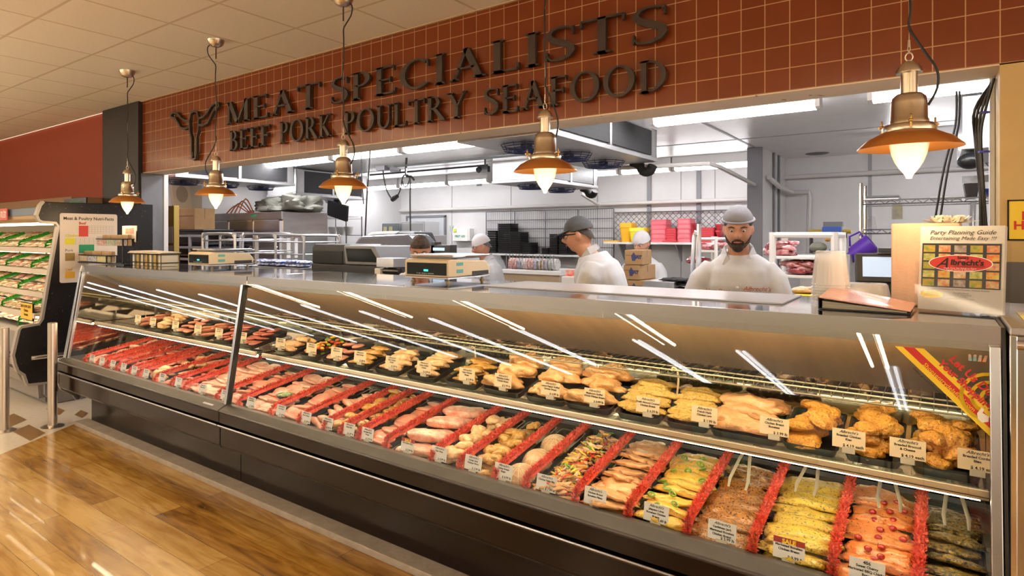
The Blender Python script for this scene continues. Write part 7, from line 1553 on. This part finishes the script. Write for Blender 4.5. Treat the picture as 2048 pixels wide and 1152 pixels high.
def person(loc, yaw, H, label, hy=0., hp=0., lean=0., arms=((.28,-.25,1.02),(-.28,-.25,1.02)), bulk=1., skinm=skin, cap=None, hair=hairb, beard=False, glasses=False, shirt=False, neck_fwd=.03):
    s = H/1.75
    t = thing('person', label, 'person', loc, 'staff in white coats behind the meat counter'); t.rotation_euler = (0,0,yaw)
    LN = Matrix.Translation((0,0,.95*s)) @ Matrix.Rotation(lean,4,'X') @ Matrix.Translation((0,0,-.95*s))
    V3 = lambda x,y,z: LN @ Vector((x*s,y*s,z*s))
    body = MB(); coat = MB()
    def loft(mb, rings, add=0.):
        rg = [[V3(cx_+(rx*bulk+add)*cos(a),cy_+(ry*bulk+add)*sin(a),z) for a in [2*pi*k/24 for k in range(24)]] for z,rx,ry,cx_,cy_ in rings]; mb.rings(rg)
    tor = [(.86,.155,.11,0,0),(.95,.165,.12,0,0),(1.06,.150,.115,0,0),(1.18,.160,.122,0,-.005),(1.30,.178,.125,0,-.005),(1.38,.175,.108,0,0),(1.43,.13,.08,0,0),(1.47,.07,.065,0,.0)]
    loft(body, tor)
    nk0, nk1 = V3(0,.0,1.42), V3(0,-neck_fwd,1.56)
    body.tube([nk0, (nk0+nk1)/2, nk1], [.066*s,.058*s,.057*s], 14)
    R3 = (Matrix.Rotation(lean*.3,4,'X') @ Matrix.Rotation(hy,4,'Z') @ Matrix.Rotation(hp,4,'X')).to_3x3(); hc = nk1+Vector((0,-.015*s,.062*s))
    head_into(body, hc, s*.97, R3)
    for sg, hand in zip((1,-1), arms):
        sh_ = V3(sg*.175*bulk,0,1.385); wr = Vector(hand)*s; mid = (sh_+wr)/2; L_ = (wr-sh_).length; k = math.sqrt(max(.0,(.29*s)**2-(L_/2)**2)) if L_ < .58*s else 0
        el = mid+Vector((sg*.45,.55,-.6)).normalized()*k
        body.tube([sh_-Vector((sg*.03,0,-.01)), lerp(sh_,el,.5), el, lerp(el,wr,.5), wr], [.052*s,.046*s,.039*s,.036*s,.025*s], 12)
        coat.tube([sh_-Vector((sg*.04,0,-.0)), lerp(sh_,el,.25), lerp(sh_,el,.6), el, lerp(el,wr,.4), lerp(el,wr,.86)], [.074*s*bulk**.4,.072*s*bulk**.4,.063*s,.060*s,.056*s,.047*s], 16)
        hand_into(body, wr, (wr-el).normalized(), Vector((0,0,1)) if abs((wr-el).normalized().z) < .8 else Vector((0,-1,0)), sg)
    for sg in (1,-1):
        hp_, kn, an = Vector((sg*.085*s,0,.92*s)), Vector((sg*.10*s,-.01*s,.49*s)), Vector((sg*.105*s,.01*s,.085*s))
        body.tube([hp_, lerp(hp_,kn,.4), kn, lerp(kn,an,.35), an], [.085*s,.078*s,.055*s,.056*s,.036*s], 14)
        body.ell(an+Vector((0,-.06*s,-.045*s)), .042*s, .12*s, .038*s, 14, 8)
    bo = obj('body', remeshed('body', body, skinm, .0075*s, 3), None, t, local=True)
    # coat
    ct = [(.66,.215,.165,0,0),(.80,.205,.160,0,0),(.95,.195,.150,0,0),(1.06,.178,.140,0,0),(1.18,.185,.148,0,-.005),(1.30,.200,.150,0,-.003),(1.385,.195,.128,0,0),(1.43,.150,.10,0,0),(1.475,.092,.082,0,.004)]
    loft(coat, ct, .004)
    def fold(v):
        n_ = noise.noise(Vector((v.x*9,v.y*9,v.z*3.2)))+.5*noise.noise(Vector((v.x*20,v.y*20,v.z*8)))
        c = Vector((0,0,v.z)); d_ = (v-c); d_.z = 0
        return v+d_.normalized()*n_*.012
    obj('coat', remeshed('coat', coat, coatm, .011*s, 6, fn=fold), None, t, local=True)
    col = MB()
    for sg in (-1,1): col.add([V3(sg*.012,-.098,1.40),V3(sg*.085,-.085,1.42),V3(sg*.098,-.005,1.475),V3(sg*.07,.06,1.50),V3(sg*.062,.045,1.535),V3(sg*.078,-.02,1.525),V3(sg*.06,-.07,1.48)], [(0,1,2,6),(2,3,4,5),(2,5,6)])
    c_ = obj('collar', col, coatm, t, local=True); so = c_.modifiers.new('s','SOLIDIFY'); so.thickness = .006
    bt = MB()
    for z in (1.30,1.18,1.06): p = V3(.0,-.152*bulk-.012,z); bt.ell(p,.008,.004,.008,10,6)
    obj('buttons', bt, whitep, t, local=True)
    tr_ = MB()
    for sg in (1,-1):
        hp_, kn, an = Vector((sg*.085*s,0,.88*s)), Vector((sg*.10*s,-.01*s,.49*s)), Vector((sg*.105*s,.01*s,.09*s)); tr_.tube([hp_,kn,an],[.105*s,.078*s,.062*s],16)
    obj('trousers', tr_, trou, t, local=True, smooth=True)
    sm_ = MB()
    for sg in (1,-1): sm_.ell((sg*.105*s,-.055*s,.048*s),.05*s,.135*s,.047*s,16,10)
    obj('shoes', sm_, shoe, t, local=True, smooth=True)
    X = lambda v: hc+R3 @ (Vector(v)*s*.97)
    ey = MB(); ir = MB()
    for sg in (-1,1): ey.ell((0,0,0),.0115,.0115,.0095,12,8,lambda v,sg=sg: X(v+Vector((sg*.032,-.078,.012)))); ir.ell((0,0,0),.005,.003,.005,10,6,lambda v,sg=sg: X(v+Vector((sg*.032,-.0895,.012))))
    obj('eyes', ey, M('eye_white', (.65,.62,.60), rough=.2), t, local=True, smooth=True); obj('irises', ir, ink, t, local=True)
    lp = MB().ell((0,0,0),.021,.006,.0065,14,8,lambda v: X(v+Vector((0,-.094,-.056)))); obj('lips', lp, M('lips', (.40,.13,.10), rough=.5), t, local=True, smooth=True)
    eb = MB()
    for sg in (-1,1): eb.tube([X((sg*.016,-.092,.031)),X((sg*.034,-.088,.037)),X((sg*.052,-.074,.030))],[.003,.0038,.002],6)
    obj('eyebrows', eb, hair, t, local=True)
    # hair: shell over the skull
    def shell(rx, ry, rz, zc, cut, off=0., yb=.012, up=0.):
        mb = MB(); nu, nv = 28, 14; rg = []
        for j in range(nv):
            th = pi/2*j/(nv-1)*cut
            rg.append([X((rx*sin(th)*cos(2*pi*k/nu), yb+ry*sin(th)*sin(2*pi*k/nu), zc+rz*cos(th)-(off*max(0,sin(2*pi*k/nu))*sin(th))+up*max(0,-sin(2*pi*k/nu))*sin(th)**3)) for k in range(nu)])
        mb.rings(rg[::-1], True); return mb
    if hair: obj('hair', (shell(.079,.097,.098,.020,1.0,.075,.016,.02) if cap else shell(.082,.102,.112,.018,1.08,.07,.012,.06)), hair, t, local=True, smooth=True)
    if beard:
        mb = MB().ell((0,0,0),.033,.022,.030,18,12,lambda v: X(v+Vector((0,-.083,-.090)))); mb.tube([X((-.030,-.088,-.052)),X((-.016,-.101,-.042)),X((0,-.104,-.040)),X((.016,-.101,-.042)),X((.030,-.088,-.052))],[.004,.006,.006,.006,.004],8)
        for sg in (-1,1): mb.tube([X((sg*.029,-.088,-.052)),X((sg*.031,-.082,-.075))],[.005,.009],8); mb.tube([X((sg*.03,-.075,-.09)),X((sg*.058,-.035,-.066)),X((sg*.070,-.0,-.03))],[.010,.008,.006],8)
        obj('beard', remeshed('beard', mb, hair, .004, 2), None, t, local=True)
    if cap == 'cap':
        obj('cap', shell(.086,.106,.105,.034,1.0), capm, t, local=True, smooth=True)
        mb = MB(); n_ = 12; top = [X((.075*cos(pi*k/n_), -.085-.085*sin(pi*k/n_)*1.0+.0, .040-.012*sin(pi*k/n_)+.0)) for k in range(n_+1)]; inn = [X((.078*cos(pi*k/n_), -.03-.06*sin(pi*k/n_), .050)) for k in range(n_+1)]
        for k in range(n_): mb.add([inn[k],top[k],top[k+1],inn[k+1]],[(0,1,2,3)])
        c_ = obj('cap_visor', mb, capm, t, local=True); so = c_.modifiers.new('s','SOLIDIFY'); so.thickness = .004
    if cap == 'net':
        obj('hair_net', shell(.090,.110,.122,.030,.92,.05,.012,.03), netm, t, local=True, smooth=True)
        obj('cap', shell(.087,.107,.112,.036,.86), M('soft_grey_cap', (.13,.13,.14), (.17,.17,.18), rough=.7, scale=40), t, local=True, smooth=True)
        obj('cap_band', MB().tube([X((.088*cos(a),.012+.108*sin(a),.060)) for a in [2*pi*k/28 for k in range(29)]], .007, 6), M('band_grey', (.30,.29,.33), rough=.7), t, local=True)
    if cap == 'white':
        obj('paper_cap', shell(.088,.110,.118,.028,1.0), M('white_cap', (.66,.64,.66), rough=.8), t, local=True, smooth=True)
    if glasses:
        mb = MB()
        for sg in (-1,1): mb.tube([X((sg*.010,-.101,.018)),X((sg*.052,-.094,.020)),X((sg*.074,-.06,.018)),X((sg*.080,.0,.012))],.0038,6); mb.tube([X((sg*.032+.021*cos(a),-.100,.010+.014*sin(a))) for a in [2*pi*k/14 for k in range(15)]],.0022,5)
        mb.tube([X((-.012,-.103,.016)),X((.012,-.103,.016))],.0025,5); obj('glasses', mb, black, t, local=True)
    if shirt:
        mb = MB(); addtext(mb, "Albrecht's", Matrix.Translation(V3(.10,-.163,1.285)) @ Matrix.Rotation(pi/2,4,'X'), .034, shear=.4); addtext(mb, 'Delafield Market', Matrix.Translation(V3(.145,-.158,1.262)) @ Matrix.Rotation(pi/2,4,'X'), .015, shear=.3); addtext(mb, 'Meat Dept.', Matrix.Translation(V3(-.105,-.163,1.268)) @ Matrix.Rotation(pi/2,4,'X'), .030, shear=.4)
        obj('embroidery', mb, M('red_thread', (.45,.05,.02), rough=.8), t, local=True)
        obj('pocket', MB().box(.03*s,.13*s,-.160,-.150,1.08*s,1.20*s), coatm, t, local=True, bev=.003)
        obj('undershirt', MB().ell(V3(0,-.060,1.445),.030,.018,.03,12,8), M('grey_shirt', (.14,.14,.17), rough=.8), t, local=True, smooth=True)
    return t
def ang(v): return math.atan2(v[1], v[0])
p = at(1478,500,Z=3.75)
person((p.x,p.y,0), .18, 1.74, 'bearded person in cap and white coat with red embroidery, facing the counter', hy=.02, hp=.22, lean=.10, arms=((.17,-.40,1.06),(-.22,-.38,1.05)), bulk=1.0, cap='net', hair=hairb, beard=True, shirt=True, skinm=skin)
p = at(1228,500,Z=4.25)
person((p.x,p.y,0), -1.18, 1.74, 'person in grey peaked cap and dark glasses, seen from the side, bending left', hy=-.05, hp=.14, lean=.28, arms=((.16,-.50,1.00),(-.16,-.46,.98)), bulk=1.12, cap='cap', hair=hairb, glasses=True, neck_fwd=.06)
p = at(1288,500,Z=6.1)
person((p.x,p.y,0), .15, 1.62, 'small person in white coat standing behind the brown cartons', hy=-.3, hp=.35, lean=.12, arms=((.14,-.38,.98),(-.14,-.38,.98)), bulk=.95, cap='white', hair=hairg)
p = at(992,500,Z=6.3)
person((p.x,p.y,0), -.55, 1.60, 'person in white cap and coat looking down beside the black tray stacks', hy=-.25, hp=.30, lean=.22, arms=((.14,-.38,.98),(-.14,-.38,.98)), bulk=.95, cap='white', hair=hairg)
p = at(848,500,Z=4.6)
person((p.x,p.y,0), .45, 1.60, 'dark-haired person whose head just shows above the centre scale', hy=.2, hp=.55, lean=.12, arms=((.14,-.38,.98),(-.14,-.38,.98)), bulk=.95, cap=None, hair=M('dark_hair_tousled', (.03,.02,.015), (.09,.06,.045), rough=.6, scale=40, bump=.8, bscale=60), skinm=skin2)

# ------------------------------------------------ neighbours that look alike are told apart by their place
def _own_labels():
    tops = [o for o in COL.objects if o.parent is None and o.get('label')]
    by = {}
    for o in tops: by.setdefault(o['label'], []).append(o)
    for lb, os_ in by.items():
        n = len(os_)
        if n < 2: continue
        ext = []
        for k in (0, 1, 2):
            c = [o.location[k] for o in os_]; ext.append(max(c)-min(c))
        words = len(lb.split())
        if n <= 24 and words <= 12:
            if ext[2] > .05 and ext[2] > max(ext[0], ext[1]): key = lambda o: o.location.z; tail = '%s from the bottom'
            elif ext[1] >= ext[0]*.8: key = lambda o: o.location.y; tail = '%s from the front'
            else: key = lambda o: o.location.x; tail = '%s from the left'
            for i, o in enumerate(sorted(os_, key=key)):
                o['label'] = lb+', '+tail % (ORD+'twelfth thirteenth fourteenth fifteenth sixteenth seventeenth eighteenth nineteenth twentieth twenty-first twenty-second twenty-third twenty-fourth'.split())[i]
        if not os_[0].get('group'):
            for o in os_: o['group'] = lb
_own_labels()
